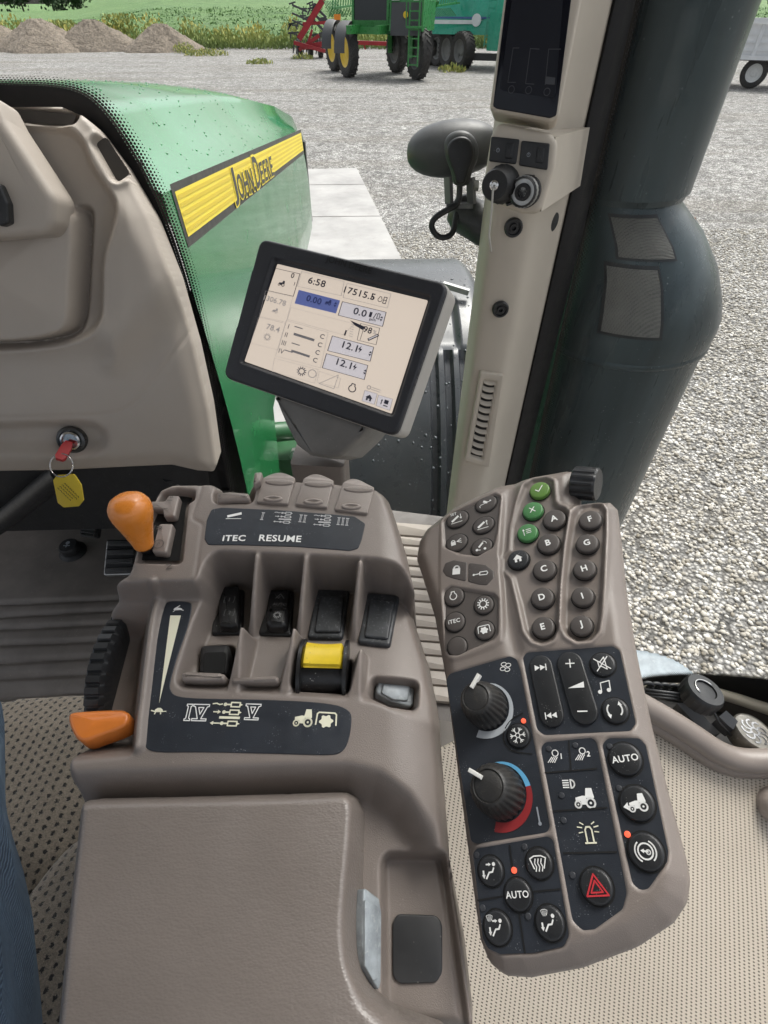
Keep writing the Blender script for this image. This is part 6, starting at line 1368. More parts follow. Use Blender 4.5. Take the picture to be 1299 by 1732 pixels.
# ------------------------------------------------------------------ armrest pad
def armrest():
    t = thing('armrest_pad', CP.at(350, 1600, -.03), 'padded taupe armrest with grained skin and rounded edges', 'armrest')
    m = MT['armrest_skin']; nt = m.node_tree; b = nt.nodes['Principled BSDF']; vo = N(nt, 'ShaderNodeTexVoronoi', feature='SMOOTH_F1'); vo.inputs['Scale'].default_value = 620; L(nt, coords(nt, (1, 1.6, 1)), vo.inputs['Vector'])
    h1 = mathn(nt, 'ADD', mathn(nt, 'MULTIPLY', vo.outputs['Distance'], -.8), mathn(nt, 'MULTIPLY', noise(nt, coords(nt, (.6, 1.6, 1)), 190, 5, .65), 1.5)); bump(nt, b, h1, .28, .0009)
    AP = Plane(CP.at(350, 1500, .004), (0, -sin(radians(6)), cos(radians(6))), (1, 0, 0)); P = AP.poly
    out = P([(120, 1362), (132, 1343), (160, 1337), (330, 1334), (480, 1331), (585, 1326), (604, 1334), (616, 1365, -.012), (614, 1440, -.014), (610, 1540, -.014), (612, 1620, -.014), (628, 1672, -.012), (668, 1712, -.012), (760, 1745, -.012), (800, 1800, -.012), (800, 2160, -.01), (40, 2160, 0), (74, 1760, 0), (96, 1560, 0)])
    out = rounded(out, .007)
    top = chaikin(P([(60, 1340), (130, 1352), (330, 1345), (560, 1338), (594, 1345), (590, 1420), (580, 1510), (576, 1580), (584, 1640), (612, 1690), (690, 1740), (800, 1790), (800, 2300), (20, 2300)]), 2)
    def fn(U, V):
        s = sdf(out, U, V); h = np.zeros(U.shape); st = sdf(top, U, V)
        h = h-.016*sst(-st/.012+.15)                           # right flank slopes away below the ridge
        h = h-.006*(1-sst(s/.012))**2
        h = h-.0015*np.cos(U*25)*0
        return h
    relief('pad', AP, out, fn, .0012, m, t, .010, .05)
    # worn pale finger key let into the pad's flank
    kp = Plane(AP.at(630, 1580, -.022), (AP.n+Vector((.9, 0, 0))), (0, 1, 0)); PALE = MT['rubbed_pale_key']
    q = [(613, 1500), (640, 1520), (644, 1545), (643, 1660), (640, 1676), (616, 1640), (612, 1600)]; k = slab('flank_key', kp, rounded(kp.poly(q), .002), -.006, .001, PALE, t, .001)
    slab('key_face', kp, rounded(kp.poly([(617, 1520), (640, 1534), (639, 1655), (632, 1660), (617, 1634)], .002), .0015), .0005, .0022, PALE, k, .0006)
armrest()
# ================================================================== KEYPAD PANEL
kn_ = -(ray(1200, 1530).normalized()); KP = Plane(atd(930, 1200, .325), kn_, (1, 0, 0))
def keypad():
    t = thing('keypad_panel', KP.at(900, 1500, -.03), 'tilted taupe keypad panel with lettered keys, climate knobs and black button blocks', 'control panel')
    P = KP.poly
    out = [(697, 938), (702, 908), (716, 886), (760, 852), (830, 816), (900, 796), (955, 786), (968, 787), (974, 800), (980, 843), (1030, 838), (1042, 850), (1048, 900), (1058, 1000), (1075, 1100), (1100, 1220), (1130, 1340), (1160, 1450), (1167, 1488), (1161, 1528), (1138, 1562), (1075, 1604), (980, 1640), (890, 1657), (846, 1654), (818, 1632), (802, 1590), (790, 1500), (775, 1380), (760, 1260), (746, 1145), (727, 1035), (706, 965)]
    outl = rounded(P(out), [.006, .006, .006, .01, .02, .02, .004, .003, .003, .001, .003, .004, .01, .03, .03, .03, .03, .02, .015, .012, .012, .02, .02, .01, .01, .01, .01, .02, .02, .02, .02, .02, .01])
    recA = [(746, 872), (760, 856), (800, 836), (838, 830), (851, 836), (851, 850), (848, 900), (845, 940), (850, 1000), (852, 1050), (850, 1085), (836, 1095), (790, 1112), (766, 1118), (752, 1112), (746, 1098), (744, 1000), (744, 930)]
    g1 = [(749, 882), (765, 868), (838, 836), (847, 840), (840, 905), (834, 926), (808, 941), (780, 938), (752, 926)]
    g2 = [(751, 1000), (762, 993), (836, 1005), (843, 1014), (842, 1072), (836, 1082), (775, 1108), (760, 1107), (752, 1096)]
    strC = [(887, 822), (900, 811), (922, 808), (934, 815), (937, 850), (944, 858), (955, 860), (961, 870), (953, 925), (946, 1000), (943, 1062), (934, 1082), (918, 1088), (902, 1083), (890, 1066), (880, 1020), (868, 975), (854, 960), (852, 945), (864, 930), (866, 890), (876, 850)]
    strR = [(969, 872), (980, 853), (1000, 846), (1014, 850), (1022, 862), (1022, 900), (1018, 980), (1014, 1042), (1010, 1068), (998, 1082), (976, 1084), (960, 1074), (952, 1055), (953, 980), (960, 920)]
    blocks = dict(hvac=[(754, 1150), (760, 1139), (862, 1109), (873, 1114), (880, 1135), (930, 1400), (924, 1408), (806, 1427), (796, 1423)], audio=[(884, 1112), (890, 1103), (1036, 1092), (1048, 1100), (1075, 1222), (1066, 1236), (920, 1243), (908, 1234)], light=[(914, 1264), (921, 1255), (1001, 1247), (1009, 1255), (1060, 1510), (1053, 1538), (1005, 1572), (985, 1574), (968, 1558)], right=[(1018, 1258), (1028, 1248), (1082, 1248), (1092, 1260), (1130, 1440), (1128, 1458), (1096, 1504), (1082, 1506), (1069, 1494)], mode=[(799, 1443), (806, 1435), (926, 1414), (935, 1420), (962, 1582), (953, 1601), (902, 1612), (845, 1614), (824, 1604), (816, 1588)])
    pa, pg1, pg2, pc, pr = (rounded(P(q), .003) for q in (recA, g1, g2, strC, strR)); pb = {k: rounded(P(q), .0035) for k, q in blocks.items()}
    lip = [KP.px(1046, 870), KP.px(1062, 1000), KP.px(1080, 1100), KP.px(1104, 1220), KP.px(1134, 1340), KP.px(1162, 1455)]
    valley = [KP.px(866, 815), KP.px(858, 880), KP.px(850, 960), KP.px(858, 1040), KP.px(872, 1100)]
    def fn(U, V):
        h = np.zeros(U.shape); s = sdf(outl, U, V)
        d, tt = pathd(valley, U, V); h = h-.0035*np.exp(-(d/.006)**2)
        h = into(h, sdf(pa, U, V), .0012, .003); h = into(h, sdf(pg1, U, V), -.0016, .0016); h = into(h, sdf(pg2, U, V), -.0016, .0016)
        h = into(h, sdf(pc, U, V), -.0030, .0028); h = into(h, sdf(pr, U, V), -.0038, .0030)
        sc, sr = sdf(pc, U, V), sdf(pr, U, V); h = h+.0016*np.exp(-((sc+.0022)/.0014)**2)+.0018*np.exp(-((sr+.0022)/.0014)**2)
        for q in pb.values(): h = into(h, sdf(q, U, V), -.0018, .0012)
        h = h-.007*(1-sst(s/.016))**2.0
        return h
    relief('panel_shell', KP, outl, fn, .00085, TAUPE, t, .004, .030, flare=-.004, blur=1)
    mb = MB(); inn = rounded(KP.poly([(x+(950-x)*.10, y+(1230-y)*.06) for x, y in out]), .006); v, f = slab_geo(KP, inn, -.06, -.028); mkobj('panel_back', v, f, TAUPE_D, t, 30)
    # floors of the key pockets
    FL = TAUPE_D
    for q in (pg1, pg2): slab('key_mat', KP, q, -.004, -.0012, FL, t)
    KEY = mat('key_rubber', (.070, .060, .055), .48, var=.12, vs=60, grain=.25, gs=1500, specks=.5, spcol=(.24, .21, .19), spscale=420)
    def key(cx, cy, w, ik, mt, h0, h1, keym=KEY, isz=.55, rot=0., asp=1.0, name='key', lm=WHITE, krot=0.):
        c = KP.px(cx, cy, h1); e = KP.px(cx+w/2, cy, h1); r = hypot(e[0]-c[0], e[1]-c[1])
        o = slab(name, KP, circle(c, r, 32, r*asp, krot), h0, h1, keym, t, .0014, 3, dome=.0004)
        gr = Ink(); n_ = 32; gr._add([(a_*cos(2*pi*i/n_)*(1.0)*1, a_*sin(2*pi*i/n_)*asp) for a_ in (.99, 1.10) for i in range(n_)], [[i, (i+1) % n_, n_+(i+1) % n_, n_+i] for i in range(n_)]); gr.build('gap_shade', KP, KP.px(cx, cy, h1), r, flat('seam_black', (.004, .004, .004), .6), o, (-.0006 if name != 'key' else (-.0007 if h1 < .001 and keym is KEY else -.0022)), krot)  # flat black ring paints the shade of the gap round the key
        if ik is not None: ik.build('legend', KP, c, r*isz, lm, o, h1+.0006, rot)
        return o
    T = lambda s, sz=1.5, b=.03: ic(('text', s, (0, 0), sz, b))
    r_ = radians(-4)
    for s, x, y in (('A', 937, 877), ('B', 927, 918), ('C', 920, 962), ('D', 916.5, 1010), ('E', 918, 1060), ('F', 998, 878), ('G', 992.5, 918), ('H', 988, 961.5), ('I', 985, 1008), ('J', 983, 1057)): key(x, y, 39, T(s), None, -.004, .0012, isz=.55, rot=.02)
    GK = mat('green_key', (.060, .20, .065), .4, var=.1, vs=60, specks=.5, spcol=(.2, .3, .2)); GK2 = mat('leaf_green_key', (.115, .235, .045), .4, var=.1, vs=60)
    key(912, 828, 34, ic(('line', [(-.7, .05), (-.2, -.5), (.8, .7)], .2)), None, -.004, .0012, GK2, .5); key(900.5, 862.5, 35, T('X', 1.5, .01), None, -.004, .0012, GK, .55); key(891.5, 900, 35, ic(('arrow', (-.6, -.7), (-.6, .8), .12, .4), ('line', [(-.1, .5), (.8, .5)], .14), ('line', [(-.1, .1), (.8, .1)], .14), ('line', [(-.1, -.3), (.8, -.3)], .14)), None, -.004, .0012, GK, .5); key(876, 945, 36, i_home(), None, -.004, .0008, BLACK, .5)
    k1 = ic(('line', [(-.8, -.2), (.8, .1)], .1), ('line', [(-.2, .3), (.2, .0)], .35), ('line', [(-.9, -.3), (-.9, -.6)], .1), ('disc', (.75, .15), .13)); k2 = i_arm('down'); k2.text('SET', (-.4, .85), .6, .01); k3 = i_arm('up'); k4 = i_lock(); k4 = Ink().put(i_lock(), (-.4, 0), .7)
    for j in (-.35, 0, .35): k4.line([(.15, 0), (.8, j)], .1)
    k5 = ic(('line', [(-.3, -.1), (.3, .45)], .28), ('arc', (.35, .2), .5, 0, 90, .1), ('disc', (-.7, -.5), .2), ('disc', (.5, -.6), .2), ('line', [(-.6, -.55), (-.2, -.65)], .12))
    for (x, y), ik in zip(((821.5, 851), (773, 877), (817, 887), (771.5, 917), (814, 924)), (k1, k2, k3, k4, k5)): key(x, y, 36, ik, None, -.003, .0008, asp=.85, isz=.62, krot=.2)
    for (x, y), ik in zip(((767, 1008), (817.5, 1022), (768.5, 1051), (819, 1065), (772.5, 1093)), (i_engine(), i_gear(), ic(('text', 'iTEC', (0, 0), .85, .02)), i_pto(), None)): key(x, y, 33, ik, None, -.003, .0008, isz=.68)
    # two-half lock rocker
    for q, ik, c in (([(748, 966), (753, 952), (768, 947), (791, 951), (790, 985), (768, 980), (754, 975)], i_lock(), (772, 963)), ([(792, 951), (822, 955), (836, 966), (836, 978), (824, 991), (810, 990), (791, 985)], ic(('line', [(-1, -.1), (-.2, 0)], .12), ('line', [(-.2, .22), (.7, .28), (.85, .05), (.7, -.2), (-.2, -.2)], .12, True), ('disc', (-1, -.1), .15)), (814, 970))):
        o = slab('lock_rocker', KP, rounded(P(q, .001), .0025), -.003, .0016, KEY, t, .0012); ipx(ik, 'legend', KP, c[0], c[1], 13, .1, WHITE, o, .0020)
    # scroll wheel at the top corner
    a = KP.at(968, 830, .0); b_ = KP.at(1022, 806, .004); ax = (KP.at(1016, 826, .002)-KP.at(972, 822, .002)).normalized(); c = KP.at(991, 818, -.004); mb = MB()
    mb.lathe(c-ax*.0095, ax, [(.0003, 0), (.0120, 0), (.0135, .0012), (.0135, .0175), (.0120, .0190), (.0003, .0190)], 60, fn=lambda k, i, r: r*(1-.07*((k % 4) >= 2)) if i in (2, 3) else r); mb.build('scroll_wheel', BLACK, t, 30)
    # black film blocks
    bo = {k: slab('button_block', KP, [tuple(p) for p in q], -.004, -.0009, PANEL, t, 0) for k, q in pb.items()}
    hb = -.0004
    # --- climate block
    b = bo['hvac']; ipx(i_fan(), 'legend', KP, 855, 1128, 11, .2, WHITE, b, hb); ipx(ic(('line', [(0, .9), (0, -.6)], .18), ('disc', (0, -.7), .2)), 'legend', KP, 911, 1381, 15, .1, GREYI, b, hb)
    def ringarc(c, r0, r1, a0, a1, m):
        ik = Ink(); n = 26
        for j in range(n):
            a, a2 = radians(a0+(a1-a0)*j/n), radians(a0+(a1-a0)*(j+1)/n); w0, w1 = (r0+(r1-r0)*j/n)/2, (r0+(r1-r0)*(j+1)/n)/2; R = 1.0
            ik.poly([(cos(a)*(R-w0*0), sin(a)*R), (cos(a2)*R, sin(a2)*R), (cos(a2)*(R+2*w1), sin(a2)*(R+2*w1)), (cos(a)*(R+2*w0), sin(a)*(R+2*w0))])
        return ik
    def knob(bx, by, rad_px, ptr_px, seed):
        c = KP.px(bx, by, 0); e = KP.px(bx+rad_px, by, 0); r = hypot(e[0]-c[0], e[1]-c[1]); o3 = KP.pt(*c, -.001); mb = MB(); n = 96
        hgt = r*1.75; prof = [(r, 0), (r, hgt*.25), (r*.97, hgt*.45), (r*.88, hgt*.68), (r*.74, hgt*.88), (r*.66, hgt*.95), (r*.60, hgt*.965), (r*.56, hgt*.93), (r*.50, hgt*.955), (.0003, hgt*.955)]
        ko = mb.lathe(o3, KP.n, prof, n, fn=lambda k, i, q: q*(1-.055*((k % 4) >= 2)*min(1, (5-i)/2.5)) if i < 5 else q).build('knob', mat('ribbed_knob', (.020, .019, .018), .5, var=.3, vs=60, grain=.3, gs=1200, specks=1, spcol=(.2, .17, .13), spscale=380, scuff=.3, ), t, 40)
        top = Plane(o3+KP.n*hgt, KP.n, KP.u); p0 = top.px(*ptr_px[0]); p1 = top.px(*ptr_px[1]); ik = Ink(); 
        d = np.array(p1)-np.array(p0); d /= np.linalg.norm(d); nn = np.array([-d[1], d[0]])*.0012
        q = [tuple(np.array(p0)-nn), tuple(np.array(p1)-nn), tuple(np.array(p1)+nn), tuple(np.array(p0)+nn)]
        v, f = slab_geo(top, q, -.0030, .0008, .0004); mkobj('pointer', v, f, flat('pointer_white', (.75, .74, .70), .4), ko, 30)
        return c, r
    c, r = knob(823, 1196, 36, ((797, 1163), (810, 1140)), 1)
    ringarc(c, .06, .32, 75, -120, None).build('fan_scale', KP, c, r*1.06, flat('scale_grey', (.42, .45, .48), .45), b, hb)
    c, r = knob(846, 1340, 42, ((815, 1315), (793, 1302)), 2)
    ringarc(c, .05, .20, 100, 5, None).build('cold_scale', KP, c, r*1.05, flat('scale_blue', (.12, .38, .62), .45), b, hb); ringarc(c, .20, .34, 5, -110, None).build('hot_scale', KP, c, r*1.05, flat('scale_red', (.26, .022, .025), .45), b, hb)
    for q in ([(884, 1206), (862, 1218), (850, 1240), (854, 1260), (868, 1272), (900, 1275)],):
        ik = Ink(); ik.line([KP.px(*p, hb) for p in chaikin(q, 2, False)], .0007); ik.build('block_seam', KP, (0, 0), 1, flat('seam_black', (.004, .004, .004), .6), b, hb)
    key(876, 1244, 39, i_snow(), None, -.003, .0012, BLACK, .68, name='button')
    def led(x, y, on=True): 
        o = slab('indicator', KP, circle(KP.px(x, y), .0016, 14), -.002, -.0001, LED if on else flat('led_off', (.045, .048, .055), .3), t, .0003)
    led(885, 1219); led(1061, 1411); led(869, 1472)
    # --- audio block
    b = bo['audio']; bk = BLACK
    def pill(p0, p1, w):
        a = np.array(KP.px(*p0)); c2 = np.array(KP.px(*p1)); d = (c2-a)/np.linalg.norm(c2-a); an = atan2(d[1], d[0]); r = w
        return [tuple(a+r*np.array([cos(an+pi/2+pi*i/12), sin(an+pi/2+pi*i/12)])) for i in range(13)]+[tuple(c2+r*np.array([cos(an-pi/2+pi*i/12), sin(an-pi/2+pi*i/12)])) for i in range(13)]
    e = KP.px(915+21, 1128); s0 = KP.px(915, 1128); rr = hypot(e[0]-s0[0], e[1]-s0[1])
    o1 = slab('track_button', KP, pill((915, 1127), (933, 1209), rr*.93), -.003, .0010, bk, t, .0010); ipx(i_next(1), 'legend', KP, 914, 1129, 13, .1, WHITE, o1, .0014); ipx(i_next(-1), 'legend', KP, 932, 1210, 13, .1, WHITE, o1, .0014)
    o1 = slab('volume_button', KP, pill((964, 1123), (988, 1203), rr), -.003, .0010, bk, t, .0010); ipx(ic(('line', [(-.8, 0), (.8, 0)], .22), ('line', [(0, .8), (0, -.8)], .22)), 'legend', KP, 964, 1122, 9, .05, WHITE, o1, .0014); ipx(ic(('poly', [(-1, -.25), (1, -.25), (1, .5)])), 'legend', KP, 974, 1160, 14, .05, WHITE, o1, .0014); ipx(ic(('line', [(-.8, 0), (.8, 0)], .22)), 'legend', KP, 985, 1203, 10, .02, WHITE, o1, .0014)
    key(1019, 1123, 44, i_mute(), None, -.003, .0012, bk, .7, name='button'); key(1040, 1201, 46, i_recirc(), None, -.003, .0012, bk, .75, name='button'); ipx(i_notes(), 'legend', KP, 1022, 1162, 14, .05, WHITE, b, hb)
    # --- lamp / beacon / hazard column
    b = bo['light']; SEAM = flat('seam_black', (.004, .004, .004), .6)
    for q in (((962, 1253), (966, 1304)), ((922, 1307), (1009, 1300)), ((936, 1372), (1026, 1366)), ((953, 1443), (1043, 1441))): ik = Ink(); ik.line([KP.px(*p, hb) for p in q], .0008); ik.build('block_seam', KP, (0, 0), 1, SEAM, b, hb)
    ipx(i_lamp('1'), 'legend', KP, 938, 1279, 14, .0, WHITE, b, hb); ipx(i_lamp('2'), 'legend', KP, 984, 1275, 14, .0, WHITE, b, hb); ipx(i_beam_tractor(), 'legend', KP, 980, 1342, 25, .02, WHITE, b, hb); ipx(i_beacon(), 'legend', KP, 996, 1408, 20, .05, CREAM, b, hb)
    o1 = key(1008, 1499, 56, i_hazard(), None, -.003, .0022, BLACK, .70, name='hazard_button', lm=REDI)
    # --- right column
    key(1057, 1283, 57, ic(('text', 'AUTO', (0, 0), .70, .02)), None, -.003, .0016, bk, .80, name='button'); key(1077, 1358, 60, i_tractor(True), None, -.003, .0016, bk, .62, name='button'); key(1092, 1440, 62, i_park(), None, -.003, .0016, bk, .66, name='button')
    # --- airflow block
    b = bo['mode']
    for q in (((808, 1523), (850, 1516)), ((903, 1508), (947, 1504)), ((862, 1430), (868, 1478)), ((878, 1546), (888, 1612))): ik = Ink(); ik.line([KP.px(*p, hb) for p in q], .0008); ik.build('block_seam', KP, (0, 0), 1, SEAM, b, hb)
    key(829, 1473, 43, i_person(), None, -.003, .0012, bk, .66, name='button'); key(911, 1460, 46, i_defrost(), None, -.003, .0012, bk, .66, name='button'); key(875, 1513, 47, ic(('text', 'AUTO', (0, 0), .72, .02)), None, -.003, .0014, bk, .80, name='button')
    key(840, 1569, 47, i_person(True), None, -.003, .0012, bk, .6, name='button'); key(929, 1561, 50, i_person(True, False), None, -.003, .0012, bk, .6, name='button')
    for x, y in ((806, 1446), (887, 1432), (816, 1536), (893, 1550), (928, 1266), (973, 1260), (950, 1345), (953, 1387), (1031, 1262), (1047, 1333), (968, 1480)): led(x, y, False)
keypad()
# ================================================================== DISPLAY ON ITS POST
def monitor():
    ex = (RGT*2525+UPV*-1011-FWD*866).normalized(); ey = (RGT*1469+UPV*4224-FWD*866).normalized(); ey = (ey-ex*ey.dot(ex)).normalized(); n_ = ex.cross(ey)
    if n_.dot(FWD) > 0: n_ = -n_
    MP = Plane(atd(565, 565, .50), n_, ex); P = MP.poly
    t = thing('touch_display', MP.at(560, 790, -.05), 'tilted black-framed touch display on a grey post showing tractor readings', 'display')
    fr = rounded(P([(440, 402), (758, 479), (669, 739), (376, 637)]), .010, 6)
    FRM = mat('display_bezel', (.020, .021, .026), .45, var=.15, vs=50, grain=.3, gs=1500, specks=.4, spcol=(.2, .2, .2)); BK = mat('display_back', (.42, .40, .37), .5, var=.05, vs=20, grain=.25, gs=1200)
    so_ = rounded(P([(462, 436), (728, 500), (664, 704), (405, 612)]), .003); si = rounded(P([(466, 444), (722, 506), (660, 699), (410, 610)]), .0015)
    def fn(U, V):
        h = np.zeros(U.shape); s = sdf(so_, U, V); h = into(h, s, -.0042, .0035); return h
    relief('bezel', MP, fr, fn, .0011, FRM, t, .0025, .010)
    v, f = slab_geo(MP, [(x*1.012, y*1.012) for x, y in fr], -.034, -.0068, .002); mkobj('back_shell', v, f, BK, t, 40)
    v, f = slab_geo(MP, [(x*.86, y*.86) for x, y in fr], -.052, -.033, .004); mkobj('rear_cover', v, f, TAUPE_D, t, 40)
    sm, nt, b = nodes('lit_screen'); b.inputs['Base Color'].default_value = (.30, .27, .24, 1); b.inputs['Roughness'].default_value = .14; b.inputs['Emission Color'].default_value = (.78, .66, .55, 1); b.inputs['Emission Strength'].default_value = .33
    sc = slab('screen', MP, si, -.006, -.0036, sm, t)
    # screen frame: map unit coordinates (0..1 across, 0..1 down) onto the glass
    q = [MP.px(*p, -.003) for p in ((462, 440), (724, 506), (660, 700), (408, 611))]
    def uvp(a, d): 
        A = np.array(q[0])*(1-a)+np.array(q[1])*a; B = np.array(q[3])*(1-a)+np.array(q[2])*a; return A*(1-d)+B*d
    def inv(px, py):                  # pixel on the glass to unit coordinates
        p = np.array(MP.px(px, py, -.003)); x = np.array([.5, .5])
        for _ in range(8):
            e0 = uvp(*x)-p; J = np.stack([(uvp(x[0]+1e-4, x[1])-uvp(*x))/1e-4, (uvp(x[0], x[1]+1e-4)-uvp(*x))/1e-4], 1); x = x-np.linalg.solve(J, e0)
        return x
    INK = flat('screen_ink', (.045, .045, .07), .4); FAINT = flat('screen_faint', (.40, .37, .36), .4, emit=.12); BLUE = flat('screen_blue', (.14, .18, .46), .4, emit=.12); LIGHT = flat('screen_pale', (.62, .58, .60), .3, emit=.24)
    fnw = lambda h: (lambda x, y: MP.pt(*uvp(x, y), h))
    def box(px_pts, m=INK, w=.003, fill=None, h=-.0032):
        c = [inv(*p) for p in px_pts]
        if fill: k = Ink(); k._add([tuple(p) for p in c], [[0, 3, 2, 1]]); k.warp('field', fnw(-.0034), fill, sc)
        if m: k = Ink(); k.line([tuple(p) for p in c], w, True); k.warp('field_frame', fnw(h), m, sc)
    def txt(s, px, py, hpx, m=INK, bold=.015, sx=1.0):
        c = inv(px, py); k = Ink(); v, f = text_geo(s, bold); sz = hpx/205.0
        k._add([(c[0]+x*sz*sx*.72, c[1]-y*sz) for x, y in v], f); k.warp('reading', fnw(-.0031), m, sc)
    def icon(ik, px, py, hp, m=INK):
        c = inv(px, py); k = Ink(); s = hp/205.0; k._add([(c[0]+x*s*.72, c[1]-y*s) for x, y in ik.v], ik.f); k.warp('symbol', fnw(-.0031), m, sc)
    box([(463, 453), (507, 463), (496, 501), (451, 491)], w=.004); txt('0', 495, 466, 13); icon(i_tractor(), 476, 479, 7); txt('1', 498, 480, 9)
    box([(510, 459), (582, 476), (577, 500), (503, 484)], FAINT); txt('6:58', 536, 477, 17, sx=1.1)
    box([(587, 479), (661, 497), (655, 521), (580, 503)], FAINT); txt('17515.5', 608, 496, 16, sx=1.1); txt('h', 630, 503, 12); icon(i_engine(), 643, 506, 7); icon(ic(('line', [(-.4, .9), (.4, .9), (.4, -.9), (-.4, -.9)], .2, True), ('line', [(-.4, 0), (.4, 0)], .2)), 651, 508, 6)
    box([(505, 490), (575, 508), (568, 530), (498, 513)], None, fill=BLUE); txt('0.00', 531, 507, 16, flat('screen_dark_blue', (.05, .07, .24), .4)); icon(i_tractor(), 555, 511, 6, MT['screen_dark_blue']); icon(ic(('poly', [(-.5, .2), (.5, .2), (0, .9)]), ('poly', [(-.5, -.2), (.5, -.2), (0, -.9)])), 567, 515, 5, MT['screen_dark_blue'])
    box([(579, 510), (653, 528), (647, 552), (572, 533)], fill=LIGHT, w=.004); txt('0.0', 609, 528, 17, sx=1.1); icon(ic(('poly', [(-.5, -.9), (.4, -.9), (.4, .9), (-.5, .9)])), 627, 532, 5); txt('/', 634, 534, 14); icon(ic(('line', [(-.4, .9), (.4, .9), (.4, -.9), (-.4, -.9)], .25, True)), 640, 535, 5); txt('gal/h', 630, 541, 6)
    txt('1306.78', 465, 508, 14, FAINT); txt('78.4', 462, 555, 15, FAINT); icon(i_tractor(), 465, 525, 6, FAINT); icon(i_gear(), 452, 570, 8, FAINT)
    for p in ([(449, 492), (495, 502), (484, 545), (438, 535)], [(437, 536), (483, 547), (470, 592), (424, 580)], [(492, 520), (600, 548), (580, 566), (486, 540)], [(484, 542), (555, 562), (542, 622), (466, 602)], [(464, 606), (538, 625), (532, 648), (460, 628)], [(540, 628), (576, 640), (572, 656), (536, 646)]): box(p, FAINT, .002)
    icon(ic(('poly', [(-.9, 1), (1, .75), (1, .25), (-.2, .55)]), ('line', [(1, .8), (1, -1)], .06), ('line', [(-1, -1), (-1, -.4)], .2)), 600, 558, 14, INK)
    for j in range(6): icon(ic(('line', [(-.6, 0), (.4, 0)], .15)), 597-j*.6, 549+j*4, 6, FAINT)
    box([(610, 547), (642, 555), (636, 583), (604, 575)], INK, .003); txt('98', 622, 558, 15); txt('%', 634, 562, 10, FAINT); icon(ic(('line', [(-.7, -.6), (.7, .7)], .5)), 631, 571, 9); icon(ic(('line', [(-.65, -.5), (.6, .65)], .2)), 631, 571, 9, LIGHT)
    for j, (y, x) in enumerate(((569, 545), (583, 541), (596, 537), (609, 533))): txt('C', x, y, 12, flat('screen_grey', (.16, .16, .19), .4)); txt(('I', 'II', 'III', 'IV')[j], 488-j*4, 552+j*14, 13, MT['screen_grey'], 0); 
    for j, (x, y, w_) in enumerate(((505, 554, 8), (514, 570, 20), (500, 582, 8), (508, 598, 18), (488, 594, 8))): icon(ic(('poly', [(-1, .12), (1, .12), (1, -.12), (-1, -.12)])), x, y, w_, flat('screen_bar', (.34, .32, .33), .4))
    box([(562, 568), (632, 587), (626, 611), (554, 593)], fill=LIGHT, w=.004); txt('12.1', 592, 586, 17, sx=1.1); icon(ic(('poly', [(.1, 1), (-.5, -.1), (0, -.1), (-.2, -1), (.5, .2), (0, .2)])), 609, 591, 7)
    box([(552, 598), (622, 618), (616, 642), (545, 622)], fill=LIGHT, w=.004); txt('12.1', 582, 615, 17, sx=1.1); icon(ic(('poly', [(.1, 1), (-.5, -.1), (0, -.1), (-.2, -1), (.5, .2), (0, .2)])), 600, 621, 7)
    for x, y in ((626, 598), (617, 629), (645, 539)): icon(ic(('poly', [(-.5, .2), (.5, .2), (0, .9)]), ('poly', [(-.5, -.2), (.5, -.2), (0, -.9)])), x, y, 5)
    icon(i_engine(), 596, 656, 12); icon(i_gear(), 510, 628, 10, MT['screen_grey']); icon(ic(('ring', (0, 0), .8, .15)), 528, 632, 9, FAINT)
    icon(ic(('line', [(-1, -1), (1, .9), (1, -1)], .07, True)), 556, 641, 14, FAINT)
    box([(617, 660), (638, 666), (633, 684), (612, 678)], FAINT, .003, LIGHT); icon(i_home(), 624, 673, 7); box([(640, 668), (664, 675), (659, 694), (636, 686)], FAINT, .003, LIGHT); icon(ic(('arrow', (-.7, -.6), (-.7, .7), .2, .45), ('poly', [(-.1, .8), (.9, .8), (.9, -.2), (-.1, -.2)]), ('line', [(.0, -.7), (.9, -.7)], .25)), 650, 681, 7)
    icon(ic(('ring', (-.7, 0), .25, .12), ('line', [(-.3, .15), (1, .15)], .08), ('line', [(-.3, -.15), (1, -.15)], .08)), 632, 658, 12, FAINT)
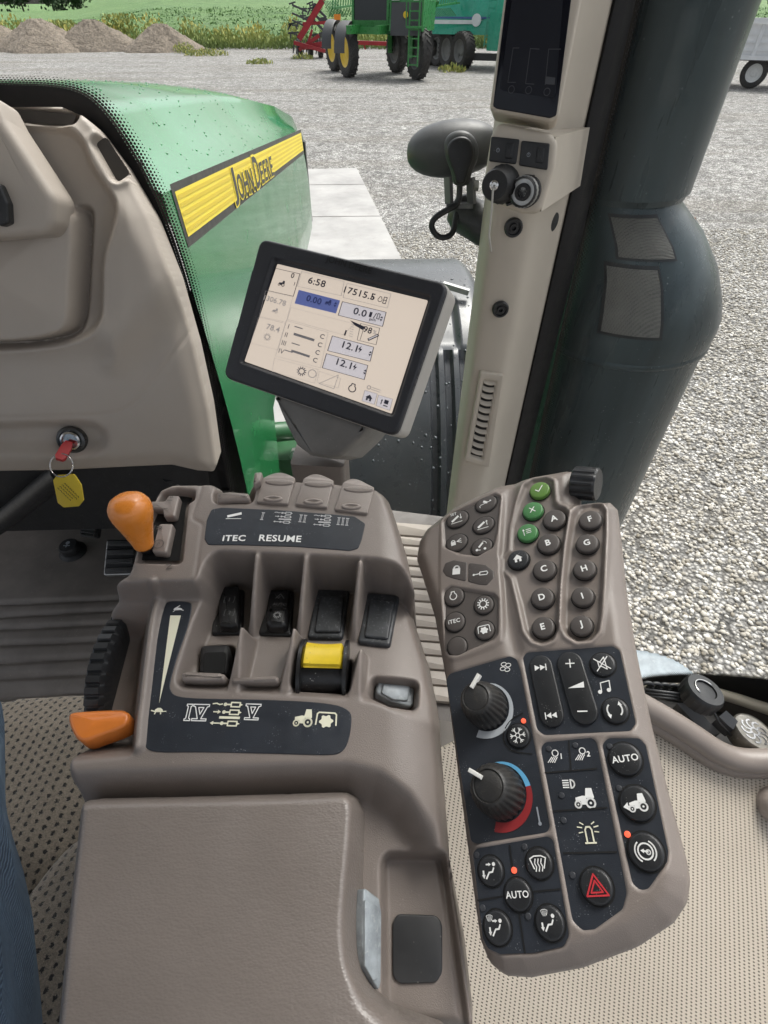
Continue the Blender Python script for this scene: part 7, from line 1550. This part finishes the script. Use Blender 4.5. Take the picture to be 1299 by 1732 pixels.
    # brand lettering on the bezel, raised
    v, f = text_geo('JOHN DEERE', .006); c = np.array(MP.px(589, 449, .0006)); e = np.array(MP.px(628, 460, .0006)); d = e-c; s = np.linalg.norm(d)/ (max(x for x, y in v)); an = atan2(d[1], d[0])
    mkobj('bezel_lettering', [MP.pt(c[0]+(x*cos(an)-y*sin(an)*.95)*s, c[1]+(x*sin(an)+y*cos(an)*.95)*s, .0006) for x, y in v], [list(q_) for q_ in f], mat('bezel_letter', (.006, .006, .007), .35), t, 0)
    # neck: flared yoke, then square post down into the console
    YK = mat('grey_yoke', (.20, .195, .185), .5, var=.12, vs=30, grain=.3, gs=1200, specks=.5, spcol=(.34, .32, .3), spscale=300); PST = mat('post_taupe', (.165, .14, .125), .45, var=.06, grain=.25, gs=1400)
    bk = MP.off(-.03); L_ = [bk.at(462, 672), bk.at(615, 728), bk.at(590, 756), bk.at(572, 772), bk.at(528, 770), bk.at(502, 752), bk.at(484, 718)]; dd = (CAM-bk.at(540, 720)).normalized()
    out = rounded(MP.poly([(463, 665), (625, 722), (612, 738), (594, 756), (578, 771), (556, 776), (524, 770), (502, 753), (486, 722), (474, 694)], -.02), .003); v, f = slab_geo(MP, out, -.075, -.018, .005, 4); mkobj('yoke', v, f, YK, t, 45)
    pb = [atd(484, 758, .545), atd(590, 770, .545)]
    base = CP.at(540, 806, HU-.01); topc = atd(541, 768, (base-CAM).dot(FWD)-.004); w = .062
    mb = MB(); b2 = atd(541, 768, .60); a = b2-Vector((0, 0, .16)); xs = Vector((1, -.12, 0)).normalized(); ys = Vector((.12, 1, 0)).normalized()
    sec = rounded([(-w/2, -.022), (w/2, -.022), (w/2, .022), (-w/2, .022)], .005, 3); n = len(sec); vv = [a+xs*x+ys*y for x, y in sec]+[b2+xs*x+ys*y for x, y in sec]; mb.add(vv, [list(range(n))[::-1], list(range(n, 2*n))]+[[k, (k+1) % n, n+(k+1) % n, n+k] for k in range(n)]); mb.build('post', PST, t, 40)
monitor()
